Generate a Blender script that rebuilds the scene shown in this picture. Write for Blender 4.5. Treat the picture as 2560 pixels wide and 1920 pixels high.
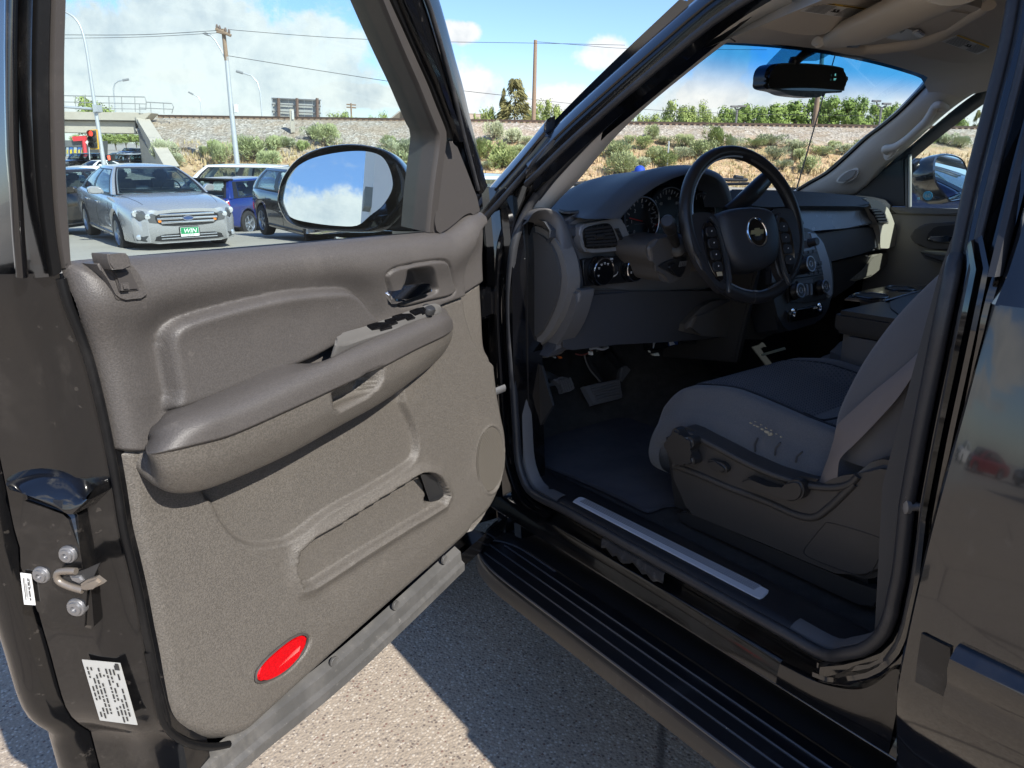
import bpy, bmesh, math, random
import numpy as np
from math import sin, cos, tan, radians, pi, sqrt, atan2, exp
from mathutils import Vector, Matrix, noise as mnoise
from mathutils.bvhtree import BVHTree

C = bpy.context.scene
COL = C.collection
for _o in list(bpy.data.objects):
    bpy.data.objects.remove(_o, do_unlink=True)

# ------------------------------------------------------------------ camera
FPX, CX, CY = 1777.6, 1280.0, 960.0            # focal length and centre in photo pixels (2560 x 1920)
PSI, PIT, ROL, SP = [radians(v) for v in (36.7, 18.6, 0.8, 2.3)]   # heading, tilt, roll, nose-down pitch of the vehicle
RS = np.array([[1, 0, 0], [0, cos(SP), sin(SP)], [0, -sin(SP), cos(SP)]])   # vehicle -> world
CL = np.array([-1.925, 0.0, 1.40])             # camera in the vehicle frame (x right, y forward, z up)
CW = RS @ CL
FW = np.array([sin(PSI)*cos(PIT), cos(PSI)*cos(PIT), -sin(PIT)])
R0 = np.array([cos(PSI), -sin(PSI), 0.0])
AH = np.array([sin(PSI), cos(PSI), 0.0])       # horizontal viewing axis
U0 = np.cross(R0, FW)
RR = cos(ROL)*R0 + sin(ROL)*U0
UU = -sin(ROL)*R0 + cos(ROL)*U0
cam_d = bpy.data.cameras.new("camera")
cam = bpy.data.objects.new("camera", cam_d)
COL.objects.link(cam)
cam.matrix_world = Matrix([[RR[0], UU[0], -FW[0], CW[0]], [RR[1], UU[1], -FW[1], CW[1]],
                           [RR[2], UU[2], -FW[2], CW[2]], [0, 0, 0, 1]])
cam_d.sensor_fit = 'HORIZONTAL'
cam_d.sensor_width = 36.0
cam_d.lens = 36.0*FPX/2560.0
cam_d.clip_start = 0.05
cam_d.clip_end = 3000
C.camera = cam

# ------------------------------------------------------------------ light
SUN_DIR = RS @ np.array([0.15, -1.25, 1.0])
SUN_DIR = SUN_DIR/np.linalg.norm(SUN_DIR)
SUN_EL = math.asin(SUN_DIR[2])
SUN_AZ = atan2(SUN_DIR[0], SUN_DIR[1])
sd = bpy.data.lights.new("sun", 'SUN')
sd.energy = 2.7
sd.angle = radians(0.5)
sd.color = (1.0, 0.955, 0.88)
sun = bpy.data.objects.new("sun", sd)
COL.objects.link(sun)
sun.rotation_mode = 'QUATERNION'
sun.rotation_quaternion = Vector(SUN_DIR).to_track_quat('Z', 'Y')
sun.location = (0, -8, 30)
C.view_settings.view_transform = 'Standard'
C.view_settings.look = 'None'
C.view_settings.gamma = 1.0
C.view_settings.use_curve_mapping = False
C.view_settings.exposure = 1.55
C.cycles.max_bounces = 10
C.cycles.transparent_max_bounces = 24
C.cycles.glossy_bounces = 5
C.cycles.sample_clamp_indirect = 6.0
C.cycles.use_denoising = True
C.cycles.caustics_reflective = False
C.cycles.caustics_refractive = False


def rayW(px, py):
    return FW + RR*((px-CX)/FPX) - UU*((py-CY)/FPX)


world = bpy.data.worlds.new("World")
C.world = world
world.use_nodes = True


class NT:
    """small node-tree writer"""
    def __init__(s, tree):
        s.t = tree
        s.n = tree.nodes
        s.l = tree.links

    def new(s, typ, **kw):
        nd = s.n.new(typ)
        for k, v in kw.items():
            setattr(nd, k, v)
        return nd

    def put(s, sock, v):
        if v is None:
            return
        if hasattr(v, 'is_output') or isinstance(v, bpy.types.NodeSocket):
            s.l.new(v, sock)
        else:
            sock.default_value = v

    def math(s, op, a, b=None, c=None, clamp=False):
        nd = s.new('ShaderNodeMath', operation=op, use_clamp=clamp)
        s.put(nd.inputs[0], a)
        s.put(nd.inputs[1], b)
        s.put(nd.inputs[2], c)
        return nd.outputs[0]

    def vmath(s, op, a, b=None, scale=None):
        nd = s.new('ShaderNodeVectorMath', operation=op)
        s.put(nd.inputs[0], a)
        s.put(nd.inputs[1], b)
        if scale is not None:
            s.put(nd.inputs['Scale'], scale)
        return nd.outputs['Value'] if op in ('DOT_PRODUCT', 'LENGTH', 'DISTANCE') else nd.outputs[0]

    def noise(s, vec, scale, detail=4, rough=0.5, dist=0.0, dims='3D'):
        nd = s.new('ShaderNodeTexNoise', noise_dimensions=dims)
        if vec is not None:
            s.l.new(vec, nd.inputs['Vector'])
        nd.inputs['Scale'].default_value = scale
        nd.inputs['Detail'].default_value = detail
        nd.inputs['Roughness'].default_value = rough
        nd.inputs['Distortion'].default_value = dist
        return nd.outputs[0]

    def ramp(s, fac, stops, interp='LINEAR'):
        nd = s.new('ShaderNodeValToRGB')
        cr = nd.color_ramp
        cr.interpolation = interp
        while len(cr.elements) < len(stops):
            cr.elements.new(0.5)
        for e, (p, c) in zip(cr.elements, stops):
            e.position = p
            e.color = tuple(c)+(1,) if len(c) == 3 else c
        s.put(nd.inputs[0], fac)
        return nd.outputs[0]

    def smooth(s, v, a, b):
        nd = s.new('ShaderNodeMapRange', interpolation_type='SMOOTHSTEP')
        s.put(nd.inputs['Value'], v)
        nd.inputs['From Min'].default_value = a
        nd.inputs['From Max'].default_value = b
        return nd.outputs[0]

    def mix(s, fac, a, b, blend='MIX'):
        nd = s.new('ShaderNodeMix', data_type='RGBA', blend_type=blend)
        s.put(nd.inputs[0], fac)
        s.put(nd.inputs[6], tuple(a)+(1,) if isinstance(a, (tuple, list)) and len(a) == 3 else a)
        s.put(nd.inputs[7], tuple(b)+(1,) if isinstance(b, (tuple, list)) and len(b) == 3 else b)
        return nd.outputs[2]


def build_sky():
    t = NT(world.node_tree)
    t.n.clear()
    out = t.new('ShaderNodeOutputWorld')
    sky = t.new('ShaderNodeTexSky', sky_type='NISHITA')
    sky.sun_disc = False
    sky.sun_elevation = SUN_EL
    sky.sun_rotation = SUN_AZ
    sky.air_density = 1.0
    sky.dust_density = 0.3
    sky.ozone_density = 3.0
    bg = t.new('ShaderNodeBackground')
    t.l.new(t.mix(1.0, sky.outputs[0], (.80, .91, 1.10), 'MULTIPLY'), bg.inputs[0])
    bg.inputs[1].default_value = 0.066
    tc = t.new('ShaderNodeTexCoord')
    d = t.vmath('NORMALIZE', tc.outputs['Generated'])
    sep = t.new('ShaderNodeSeparateXYZ')
    t.l.new(d, sep.inputs[0])
    z = sep.outputs[2]
    zz = t.math('ADD', t.math('MAXIMUM', z, 0.0), 0.16)
    pl = t.vmath('SCALE', d, None, t.math('DIVIDE', 1.0, zz))
    # broken cumulus over the whole dome
    n1 = t.noise(pl, 1.05, 8, 0.56, 0.35)
    cum = t.smooth(n1, 0.50, 0.60)
    # sheets of cloud, each round its own direction
    warp = t.noise(d, 9.0, 7, 0.62, 0.25)
    warp2 = t.noise(d, 30.0, 6, 0.6, 0.2)
    tot = None
    def blob(px, py, rx, ry, amp=1.0, soft=0.55):
        nonlocal tot
        v = np.array(px) if py is None else rayW(px, py)
        v = v/np.linalg.norm(v)
        rt = np.cross(v, [0, 0, 1.0])
        rt = rt/np.linalg.norm(rt)
        up = np.cross(rt, v)
        dx = t.math('DIVIDE', t.vmath('DOT_PRODUCT', d, tuple(rt)), rx)
        dy = t.math('DIVIDE', t.vmath('DOT_PRODUCT', d, tuple(up)), ry)
        q = t.math('SQRT', t.math('ADD', t.math('MULTIPLY', dx, dx), t.math('MULTIPLY', dy, dy)))
        q = t.math('ADD', q, t.math('MULTIPLY', t.math('SUBTRACT', warp, 0.5), 1.7))
        q = t.math('ADD', q, t.math('MULTIPLY', t.math('SUBTRACT', warp2, 0.5), 0.8))
        front = t.math('GREATER_THAN', t.vmath('DOT_PRODUCT', d, tuple(v)), 0.0)
        m = t.math('MULTIPLY', t.math('MULTIPLY', t.smooth(q, 1.05, 1.05-soft), amp), front)
        tot = m if tot is None else t.math('MAXIMUM', tot, m)
    blob(455, 150, .215, .088, 0.95, 0.30)
    blob(720, 150, .115, .060, 0.9, 0.32)
    blob(250, 260, .20, .06, 0.75, 0.7)
    blob(430, 190, .042, .012, 1.0, .4)
    blob(640, 165, .05, .010, .7, .5)
    blob(900, 240, .085, .018, 1.0, .4)
    blob(700, 220, .05, .012, .8, .5)
    blob(520, 210, .30, .018, .5, .9)
    blob(1150, 80, .030, .016, 1.0, .35)
    blob(1190, 215, .055, .040, 1.0, .45)
    blob(1400, 255, .10, .030, 1.0, .5)
    blob(1510, 140, .045, .024, .9, .45)
    blob(1800, 150, .038, .030, 1.0, .35)
    blob(1790, 232, .045, .018, 1.0, .35)
    blob(2000, 260, .38, .050, .85, .8)
    blob(2250, 190, .24, .085, .9, .7)
    blob(2540, 260, .20, .09, .9, .7)
    blob((-.93, -.34, .17), None, .30, .075, 1.0, .35)
    blob((-.88, -.50, .30), None, .12, .06, 1.0, .4)
    blob((-.99, .05, .14), None, .25, .06, 1.0, .4)
    cl = t.math('MAXIMUM', tot, t.math('MULTIPLY', cum, t.math('GREATER_THAN', 0.0, t.vmath('DOT_PRODUCT', d, tuple(AH)))))
    cl = t.math('MULTIPLY', cl, t.smooth(z, -0.01, 0.03))
    # thin haze of cloud near the horizon
    hz = t.math('MULTIPLY', t.smooth(z, 0.13, 0.0), 0.30)
    cl = t.math('MAXIMUM', cl, hz)
    shade = t.noise(d, 14.0, 7, 0.6, 0.3)
    shade = t.math('ADD', t.math('MULTIPLY', shade, .72), t.math('MULTIPLY', t.noise(d, 48.0, 5, .6, .2), .28))
    ccol = t.ramp(shade, [(0.34, (.70, .75, .80)), (0.45, (.86, .885, .90)), (0.56, (1, 1, .985))])
    cb = t.new('ShaderNodeBackground')
    t.l.new(ccol, cb.inputs[0])
    cb.inputs[1].default_value = 0.385
    mx = t.new('ShaderNodeMixShader')
    t.l.new(cl, mx.inputs[0])
    t.l.new(bg.outputs[0], mx.inputs[1])
    t.l.new(cb.outputs[0], mx.inputs[2])
    t.l.new(mx.outputs[0], out.inputs[0])


build_sky()

# ------------------------------------------------------------------ materials
MATS = {}


def M(name, col, rough=0.5, metal=0.0, spec=0.5, coat=0.0, bump=None, var=None, coords='Object', emit=None, sheen=0.0, detail=4, dust=None, grain=None):
    """bump=(scale, strength, distance); var=(scale, amount, second colour); dust=(scale, amount, colour)"""
    if name in MATS:
        return MATS[name]
    m = bpy.data.materials.new(name)
    m.use_nodes = True
    t = NT(m.node_tree)
    b = t.n['Principled BSDF']
    b.inputs['Base Color'].default_value = tuple(col)+(1,)
    b.inputs['Roughness'].default_value = rough
    b.inputs['Metallic'].default_value = metal
    b.inputs['Specular IOR Level'].default_value = spec
    b.inputs['Coat Weight'].default_value = coat
    b.inputs['Coat Roughness'].default_value = 0.03
    if sheen:
        b.inputs['Sheen Weight'].default_value = sheen
    tc = t.new('ShaderNodeTexCoord')
    vec = tc.outputs[coords]
    c = None
    if var:
        n = t.noise(vec, var[0], 6, 0.62)
        c = t.mix(t.math('MULTIPLY', t.smooth(n, 0.38, 0.66), var[1]), tuple(col), tuple(var[2]))
    if dust:
        n = t.noise(vec, dust[0], 8, 0.7, 0.4)
        f = t.math('MULTIPLY', t.smooth(n, 0.5, 0.75), dust[1])
        n2 = t.noise(vec, dust[0]*14, 3, 0.6)
        f = t.math('ADD', f, t.math('MULTIPLY', t.smooth(n2, 0.66, 0.72), dust[1]), clamp=True)
        c = t.mix(f, c if c is not None else tuple(col), tuple(dust[2]))
        t.l.new(t.math('ADD', t.math('MULTIPLY', f, 0.5), rough, clamp=True), b.inputs['Roughness'])
    if grain:      # fine grain speckle; on moulded trim it paints in the sparkle of light
        n = t.noise(vec, grain[0], 2, .5)
        c = t.mix(t.math('MULTIPLY', t.smooth(n, .36, .64), grain[1]), c if c is not None else tuple(col), tuple(grain[2]))
    if c is not None:
        t.l.new(c, b.inputs['Base Color'])
    if bump:
        n = t.noise(vec, bump[0], detail, 0.55)
        bn = t.new('ShaderNodeBump')
        bn.inputs['Strength'].default_value = bump[1]
        bn.inputs['Distance'].default_value = bump[2]
        t.l.new(n, bn.inputs['Height'])
        t.l.new(bn.outputs[0], b.inputs['Normal'])
    if emit:
        b.inputs['Emission Color'].default_value = tuple(emit[0])+(1,)
        b.inputs['Emission Strength'].default_value = emit[1]
    MATS[name] = m
    return m


def Mglass(name, tint=(1, 1, 1), refl=1.0, band=None, dirt=0.0):
    """thin glass: clear with a fresnel reflection; band=(z0, z1, colour) is the blue sun strip of the windscreen"""
    m = bpy.data.materials.new(name)
    m.use_nodes = True
    t = NT(m.node_tree)
    t.n.clear()
    out = t.new('ShaderNodeOutputMaterial')
    tr = t.new('ShaderNodeBsdfTransparent')
    tr.inputs[0].default_value = tuple(tint)+(1,)
    if band:
        tc = t.new('ShaderNodeTexCoord')
        sp = t.new('ShaderNodeSeparateXYZ')
        t.l.new(tc.outputs['Object'], sp.inputs[0])
        f = t.smooth(sp.outputs[2], band[0], band[1])
        t.l.new(t.mix(f, tuple(tint), tuple(band[2])), tr.inputs[0])
    gl = t.new('ShaderNodeBsdfGlossy')
    gl.inputs['Roughness'].default_value = 0.0
    fr = t.new('ShaderNodeFresnel')
    ge = t.new('ShaderNodeNewGeometry')
    t.l.new(t.math('ADD', 1.5, t.math('MULTIPLY', ge.outputs['Backfacing'], 1/1.5-1.5)), fr.inputs[0])
    mx = t.new('ShaderNodeMixShader')
    t.l.new(t.math('MULTIPLY', fr.outputs[0], refl, clamp=True), mx.inputs[0])
    t.l.new(tr.outputs[0], mx.inputs[1])
    t.l.new(gl.outputs[0], mx.inputs[2])
    last = mx.outputs[0]
    if dirt:
        df = t.new('ShaderNodeBsdfDiffuse')
        df.inputs[0].default_value = (.75, .74, .70, 1)
        tc = t.new('ShaderNodeTexCoord')
        n = t.noise(tc.outputs['Object'], 260, 3, .6)
        n2 = t.noise(tc.outputs['Object'], 5, 6, .65)
        f = t.math('ADD', t.math('MULTIPLY', t.smooth(n, .66, .74), dirt*6), t.math('MULTIPLY', n2, dirt))
        mx2 = t.new('ShaderNodeMixShader')
        t.l.new(f, mx2.inputs[0])
        t.l.new(last, mx2.inputs[1])
        t.l.new(df.outputs[0], mx2.inputs[2])
        last = mx2.outputs[0]
    t.l.new(last, out.inputs[0])
    MATS[name] = m
    return m


# ------------------------------------------------------------------ photo measurements -> points on real surfaces of the vehicle
ZM = {1: (0, 0, 1.728), 2: (1280, 0, 1.728), 3: (0, 600, 1.728), 4: (1280, 600, 1.728), 5: (0, 1200, 1.728), 6: (1280, 1200, 1.728),
      'A': (1200, 1200, 3.6867), 'B': (1760, 1470, 3.6867), 'S': (640, 1380, 3.0717), 'L': (0, 1100, 2.0232), 'C': (140, 180, 3.457),
      'W': (1300, 360, 2.9105), 'H': (1800, 0, 2.9105), 'G': (2000, 450, 3.6875), 'v1': (0, 0, 2.369), 'v2': (900, 0, 2.676),
      'v3': (1100, 480, 1.8027), 'v4': (2160, 0, 2.37), 'v5': (2160, 640, 2.37), 'v6': (2160, 1220, 2.37), 'v7': (1700, 560, 5.2667),
      'v8': (1320, 800, 4.096), 'D': (0, 0, 0.86406), 's': (0, 0, 1.0)}


def px(zm, pts):
    o = ZM[zm]
    return [(o[0]+x/o[2], o[1]+y/o[2]) for x, y in pts]


def hitp(p, n, c, local=True):
    d = rayW(*p)
    o = CW
    if local:
        d = RS.T @ d
        o = CL
    n = np.asarray(n, float)
    return Vector(o + d*((c - n @ o)/(n @ d)))


def onX(zm, pts, x): return [hitp(p, (1, 0, 0), x) for p in px(zm, pts)]
def onY(zm, pts, y): return [hitp(p, (0, 1, 0), y) for p in px(zm, pts)]
def onZ(zm, pts, z): return [hitp(p, (0, 0, 1), z) for p in px(zm, pts)]


DN = np.array([0.4226, -0.9063, 0.0])     # open front door: inner face normal ...
DE = np.array([-0.9063, -0.4226, 0.0])    # ... and direction from hinge to latch
DC = -1.655


def door(s, n, z):
    p = DN*(DC+n) + DE*s
    return Vector((p[0], p[1], z))


def onD(zm, pts, n=0.0): return [hitp(p, DN, DC+n) for p in px(zm, pts)]
def sz(v): return (DE[0]*v[0]+DE[1]*v[1], v[2])


# ------------------------------------------------------------------ mesh helpers
def tag(o, label=None, cat=None, group=None, kind=None):
    if label: o['label'] = label
    if cat: o['category'] = cat
    if group: o['group'] = group
    if kind: o['kind'] = kind
    return o


def link(name, me, mat=None, parent=None):
    o = bpy.data.objects.new(name, me)
    COL.objects.link(o)
    if mat is not None and me is not None:
        for mm in (mat if isinstance(mat, (list, tuple)) else [mat]):
            me.materials.append(mm)
    if parent is not None:
        o.parent = parent
    return o


def empty(name, loc=(0, 0, 0), rz=0.0, parent=None):
    o = bpy.data.objects.new(name, None)
    COL.objects.link(o)
    o.location = loc
    o.rotation_euler = (0, 0, rz)
    o.empty_display_size = 0.2
    if parent: o.parent = parent
    return o


def mk(name, V, F, mat, parent=None, smooth=True, idx=None):
    me = bpy.data.meshes.new(name)
    me.from_pydata([tuple(v) for v in V], [], F)
    if smooth:
        me.polygons.foreach_set('use_smooth', [True]*len(me.polygons))
    if idx is not None:
        me.polygons.foreach_set('material_index', idx)
    me.update()
    return link(name, me, mat, parent)


def frombm(name, bm, mat, parent=None, smooth=True, angle=35):
    bmesh.ops.recalc_face_normals(bm, faces=bm.faces)
    me = bpy.data.meshes.new(name)
    bm.to_mesh(me)
    bm.free()
    if smooth:
        me.polygons.foreach_set('use_smooth', [True]*len(me.polygons))
        try:
            me.set_sharp_from_angle(angle=radians(angle))
        except Exception:
            pass
    return link(name, me, mat, parent)


def cr(pts, n=6, closed=True):
    """Catmull-Rom through points"""
    P = [Vector(p) for p in pts]
    out = []
    N = len(P)
    rng = range(N) if closed else range(N-1)
    for i in rng:
        if closed:
            a, b, c, d = P[i-1], P[i], P[(i+1) % N], P[(i+2) % N]
        else:
            a, b, c, d = P[max(i-1, 0)], P[i], P[i+1], P[min(i+2, N-1)]
        for k in range(n):
            t = k/n
            out.append(0.5*((2*b) + (c-a)*t + (2*a-5*b+4*c-d)*t*t + (3*b-a-3*c+d)*t**3))
    if not closed:
        out.append(P[-1].copy())
    return out


def resample(pts, n, closed=False):
    P = [Vector(p) for p in pts]
    if closed: P = P+[P[0]]
    L = [0.0]
    for a, b in zip(P, P[1:]): L.append(L[-1]+(b-a).length)
    out = []
    j = 0
    for i in range(n):
        t = L[-1]*i/(n if closed else n-1)
        while j < len(L)-2 and L[j+1] < t: j += 1
        f = (t-L[j])/max(L[j+1]-L[j], 1e-9)
        out.append(P[j].lerp(P[j+1], min(max(f, 0), 1)))
    return out


def slab_bm(bm, pts, nrm, depth, bevel=0.0, seg=2):
    """solid plate: outline pts, pushed back by depth against nrm; the front rim is rounded"""
    nrm = Vector(nrm).normalized()
    f = [bm.verts.new(p) for p in pts]
    k = [bm.verts.new(Vector(p)-nrm*depth) for p in pts]
    ff = bm.faces.new(f)
    bm.faces.new(k[::-1])
    n = len(pts)
    for i in range(n):
        bm.faces.new((f[i], k[i], k[(i+1) % n], f[(i+1) % n]))
    if bevel > 0:
        bmesh.ops.bevel(bm, geom=list(ff.edges), offset=bevel, segments=seg, affect='EDGES', clamp_overlap=True)


def slab(name, pts, nrm, depth, mat, parent=None, bevel=0.0, seg=2, smooth=True, n=0, angle=35):
    if n: pts = cr(pts, n)
    bm = bmesh.new()
    slab_bm(bm, pts, nrm, depth, bevel, seg)
    return frombm(name, bm, mat, parent, smooth, angle)


def grid(name, rows, mat, parent=None, cu=False, cv=False, thick=0.0, smooth=True, caps=False, angle=None):
    """surface through rows of points; cv closes each row, cu closes the sequence of rows"""
    n, m = len(rows), len(rows[0])
    V = [p for r in rows for p in r]
    F = []
    for i in range(n if cu else n-1):
        for j in range(m if cv else m-1):
            a = i*m+j
            b = i*m+(j+1) % m
            c = ((i+1) % n)*m+(j+1) % m
            d = ((i+1) % n)*m+j
            F.append((a, b, c, d))
    if caps:
        F.append(tuple(range(m))[::-1])
        F.append(tuple((n-1)*m+j for j in range(m)))
    bm = bmesh.new()
    vs = [bm.verts.new(p) for p in V]
    for f in F:
        try: bm.faces.new([vs[i] for i in f])
        except ValueError: pass
    if thick:
        bmesh.ops.recalc_face_normals(bm, faces=bm.faces)
        bmesh.ops.solidify(bm, geom=list(bm.faces), thickness=thick)
    return frombm(name, bm, mat, parent, smooth, angle or 40)


def tube_bm(bm, path, r, segs=8, closed=False, flat=1.0, caps=True, up=None):
    P = [Vector(p) for p in path]
    n = len(P)
    rr = r if isinstance(r, (list, tuple)) else [r]*n
    rings = []
    pn = None
    for i in range(n):
        if closed: t = P[(i+1) % n]-P[i-1]
        else: t = P[min(i+1, n-1)]-P[max(i-1, 0)]
        t.normalize()
        if pn is None:
            a = Vector(up) if up is not None else (Vector((0, 0, 1)) if abs(t.z) < .9 else Vector((1, 0, 0)))
            pn = (a - t*a.dot(t)).normalized()
        else:
            if up is not None: pn = Vector(up)
            pn = (pn - t*pn.dot(t)).normalized()
        bn = t.cross(pn)
        rings.append([bm.verts.new(P[i] + (pn*cos(2*pi*k/segs) + bn*sin(2*pi*k/segs)*flat)*rr[i]) for k in range(segs)])
    for i in range(n if closed else n-1):
        A, B = rings[i], rings[(i+1) % n]
        for k in range(segs):
            bm.faces.new((A[k], A[(k+1) % segs], B[(k+1) % segs], B[k]))
    if caps and not closed:
        bm.faces.new(rings[0][::-1])
        bm.faces.new(rings[-1])


def tube(name, path, r, mat, parent=None, segs=8, closed=False, flat=1.0, up=None):
    bm = bmesh.new()
    tube_bm(bm, path, r, segs, closed, flat, True, up)
    return frombm(name, bm, mat, parent, True, 50)


def box_bm(bm, c, size, rot=None, bevel=0.0, seg=2):
    r = bmesh.ops.create_cube(bm, size=1.0)
    vs = r['verts']
    Mx = Matrix.Translation(Vector(c)) @ (rot.to_4x4() if rot is not None else Matrix.Identity(4)) @ Matrix.Diagonal((*size, 1))
    bmesh.ops.transform(bm, matrix=Mx, verts=vs)
    if bevel:
        es = set()
        for v in vs: es.update(v.link_edges)
        bmesh.ops.bevel(bm, geom=list(es), offset=bevel, segments=seg, affect='EDGES', clamp_overlap=True)


def box(name, c, size, mat, parent=None, rot=None, bevel=0.0, seg=2):
    bm = bmesh.new()
    box_bm(bm, c, size, rot, bevel, seg)
    return frombm(name, bm, mat, parent)


def lathe(name, prof, centre, axis, mat, parent=None, segs=24, bm=None):
    """prof: (radius, height along axis)"""
    own = bm is None
    if own: bm = bmesh.new()
    ax = Vector(axis).normalized()
    a = Vector((0, 0, 1)) if abs(ax.z) < .9 else Vector((1, 0, 0))
    u = (a-ax*a.dot(ax)).normalized()
    v = ax.cross(u)
    c = Vector(centre)
    rings = []
    for r, h in prof:
        rings.append([bm.verts.new(c+ax*h+(u*cos(2*pi*k/segs)+v*sin(2*pi*k/segs))*max(r, 1e-5)) for k in range(segs)])
    for A, B in zip(rings, rings[1:]):
        for k in range(segs):
            bm.faces.new((A[k], A[(k+1) % segs], B[(k+1) % segs], B[k]))
    bm.faces.new(rings[0][::-1])
    bm.faces.new(rings[-1])
    if own: return frombm(name, bm, mat, parent, True, 40)


def text_mesh(name, body, mat, parent, origin, ux, uy, size, extrude=0.0005, align='CENTER', shear=0.0, space=1.0, line=0.0):
    cu = bpy.data.curves.new(name+"_tmp", 'FONT')
    cu.body = body
    cu.size = size
    cu.align_x = align
    cu.align_y = 'CENTER'
    cu.extrude = extrude
    cu.shear = shear
    cu.space_character = space
    cu.resolution_u = 2
    if line:
        cu.fill_mode = 'NONE' if hasattr(cu, 'fill_mode') else 'FULL'
        cu.bevel_depth = line
        cu.extrude = 0
    to = bpy.data.objects.new(name+"_tmp", cu)
    COL.objects.link(to)
    dg = bpy.context.evaluated_depsgraph_get()
    me = bpy.data.meshes.new_from_object(to.evaluated_get(dg))
    bpy.data.objects.remove(to, do_unlink=True)
    bpy.data.curves.remove(cu)
    ux = Vector(ux).normalized()
    uy = Vector(uy)
    uy = (uy-ux*uy.dot(ux)).normalized()
    w = ux.cross(uy)
    me.transform(Matrix([[ux[i], uy[i], w[i], origin[i]] for i in range(3)]+[[0, 0, 0, 1]]))
    me.name = name
    me.materials.clear()
    return link(name, me, mat, parent)


def text_outline(name, body, mat, parent, origin, ux, uy, size, line):
    return text_mesh(name, body, mat, parent, origin, ux, uy, size, 0, 'CENTER', 0, 1.0, line)


def onB(ob, zm, pts, off=0.0, nrm=None):
    """photo points onto the surface of a part already built, lifted by off"""
    k = ob.name
    if k not in BV:
        BV[k] = BVHTree.FromPolygons([v.co.copy() for v in ob.data.vertices], [tuple(p.vertices) for p in ob.data.polygons])
    out = []
    for q in px(zm, pts):
        d = Vector(RS.T @ rayW(*q)).normalized()
        h, n, i, _ = BV[k].ray_cast(Vector(CL), d)
        if h is None:
            h, n, i, _ = BV[k].find_nearest(Vector(CL)+d*1.3)
        if nrm is None and n.dot(d) > 0: n = -n
        out.append(h+Vector(nrm if nrm is not None else n)*off)
    return out


BV = {}


def sdf(P, poly):
    """signed distance (negative inside) of points P (N,2) to a closed polygon"""
    P = np.asarray(P, float)
    A = np.asarray(poly, float)
    B = np.roll(A, -1, 0)
    best = np.full(len(P), 1e18)
    ins = np.zeros(len(P), bool)
    for a, b in zip(A, B):
        e = b-a
        w = P-a
        t = np.clip((w @ e)/max(e @ e, 1e-12), 0, 1)
        d = w-t[:, None]*e
        best = np.minimum(best, (d*d).sum(1))
        c1 = (a[1] <= P[:, 1]) & (b[1] > P[:, 1])
        c2 = (a[1] > P[:, 1]) & (b[1] <= P[:, 1])
        cx = e[0]*w[:, 1]-e[1]*w[:, 0]
        ins ^= (c1 & (cx > 0)) | (c2 & (cx < 0))
    r = np.sqrt(best)
    return np.where(ins, -r, r)


def dline(P, line):
    P = np.asarray(P, float)
    best = np.full(len(P), 1e18)
    for a, b in zip(line, line[1:]):
        a = np.asarray(a, float)
        e = np.asarray(b, float)-a
        w = P-a
        t = np.clip((w @ e)/max(e @ e, 1e-12), 0, 1)
        d = w-t[:, None]*e
        best = np.minimum(best, (d*d).sum(1))
    return np.sqrt(best)


def sstep(x, a, b):
    t = np.clip((x-a)/(b-a), 0, 1)
    return t*t*(3-2*t)


def bez(a, b, t):
    return a+(b-a)*t

# ------------------------------------------------------------------ shared materials
BLACK = M('black_paint', (.0035, .0036, .0045), .10, spec=.6, coat=1.0, dust=(2.2, .035, (.30, .27, .24)), bump=(1.3, .02, .02))
BLACKD = M('dusty_black_paint', (.0045, .0045, .005), .16, spec=.5, coat=.5, dust=(5.0, .07, (.34, .30, .26)), bump=(16, .05, .004))
RUBBER = M('black_rubber', (.006, .006, .0065), .38, spec=.25, bump=(120, .1, .001), dust=(9, .03, (.3, .28, .26)))
RUBSOFT = M('grey_seal_rubber', (.030, .031, .035), .42, spec=.45, bump=(60, .08, .001), dust=(12, .10, (.34, .31, .28)))
TRIMU = M('upper_trim_vinyl', (.066, .0605, .0575), .44, spec=.42, bump=(620, .5, .0012), var=(3.5, .35, (.064, .058, .054)), detail=3, grain=(480, .42, (.110, .100, .094)), dust=(5, .10, (.28, .25, .225)))
TRIML = M('lower_trim_plastic', (.084, .0765, .068), .40, spec=.48, bump=(560, .75, .0016), var=(3.0, .4, (.080, .071, .061)), detail=3, grain=(430, .50, (.165, .149, .131)), dust=(4, .14, (.30, .265, .225)))
TRIMS = M('smooth_dark_plastic', (.055, .050, .048), .38, spec=.5, bump=(300, .1, .0006), dust=(9, .05, (.34, .3, .26)))
PILLAR = M('beige_pillar_trim', (.68, .63, .56), .62, bump=(420, .25, .001), var=(2.5, .3, (.62, .57, .50)))
HEAD = M('headliner_cloth', (.70, .645, .575), .95, spec=.1, bump=(700, .5, .0015), var=(4, .3, (.66, .605, .54)))
DASH = M('black_dash_vinyl', (.060, .066, .076), .47, spec=.45, bump=(600, .3, .001), var=(3, .4, (.075, .080, .09)), dust=(6, .03, (.25, .25, .26)))
DASHG = M('grey_dash_plastic', (.125, .123, .124), .45, bump=(500, .2, .0008), var=(3, .3, (.145, .142, .142)))
DARKP = M('dark_plastic', (.026, .026, .027), .4, bump=(300, .1, .0006))
GLOSSB = M('gloss_black', (.006, .006, .007), .08, spec=.6, coat=.5)
SILVERP = M('silver_trim', (.33, .36, .40), .28, metal=.75)
SILV2 = M('brushed_plate', (.66, .67, .69), .42, metal=.1, bump=(40, .05, .001), dust=(8, .12, (.4, .38, .35)))
CHROME = M('chrome', (.80, .82, .85), .06, metal=1.0, dust=(16, .2, (.5, .46, .40)))
CARPET = M('dark_carpet', (.075, .07, .066), .98, spec=.05, bump=(900, 1.0, .004), var=(30, .6, (.105, .098, .09)))
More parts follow.
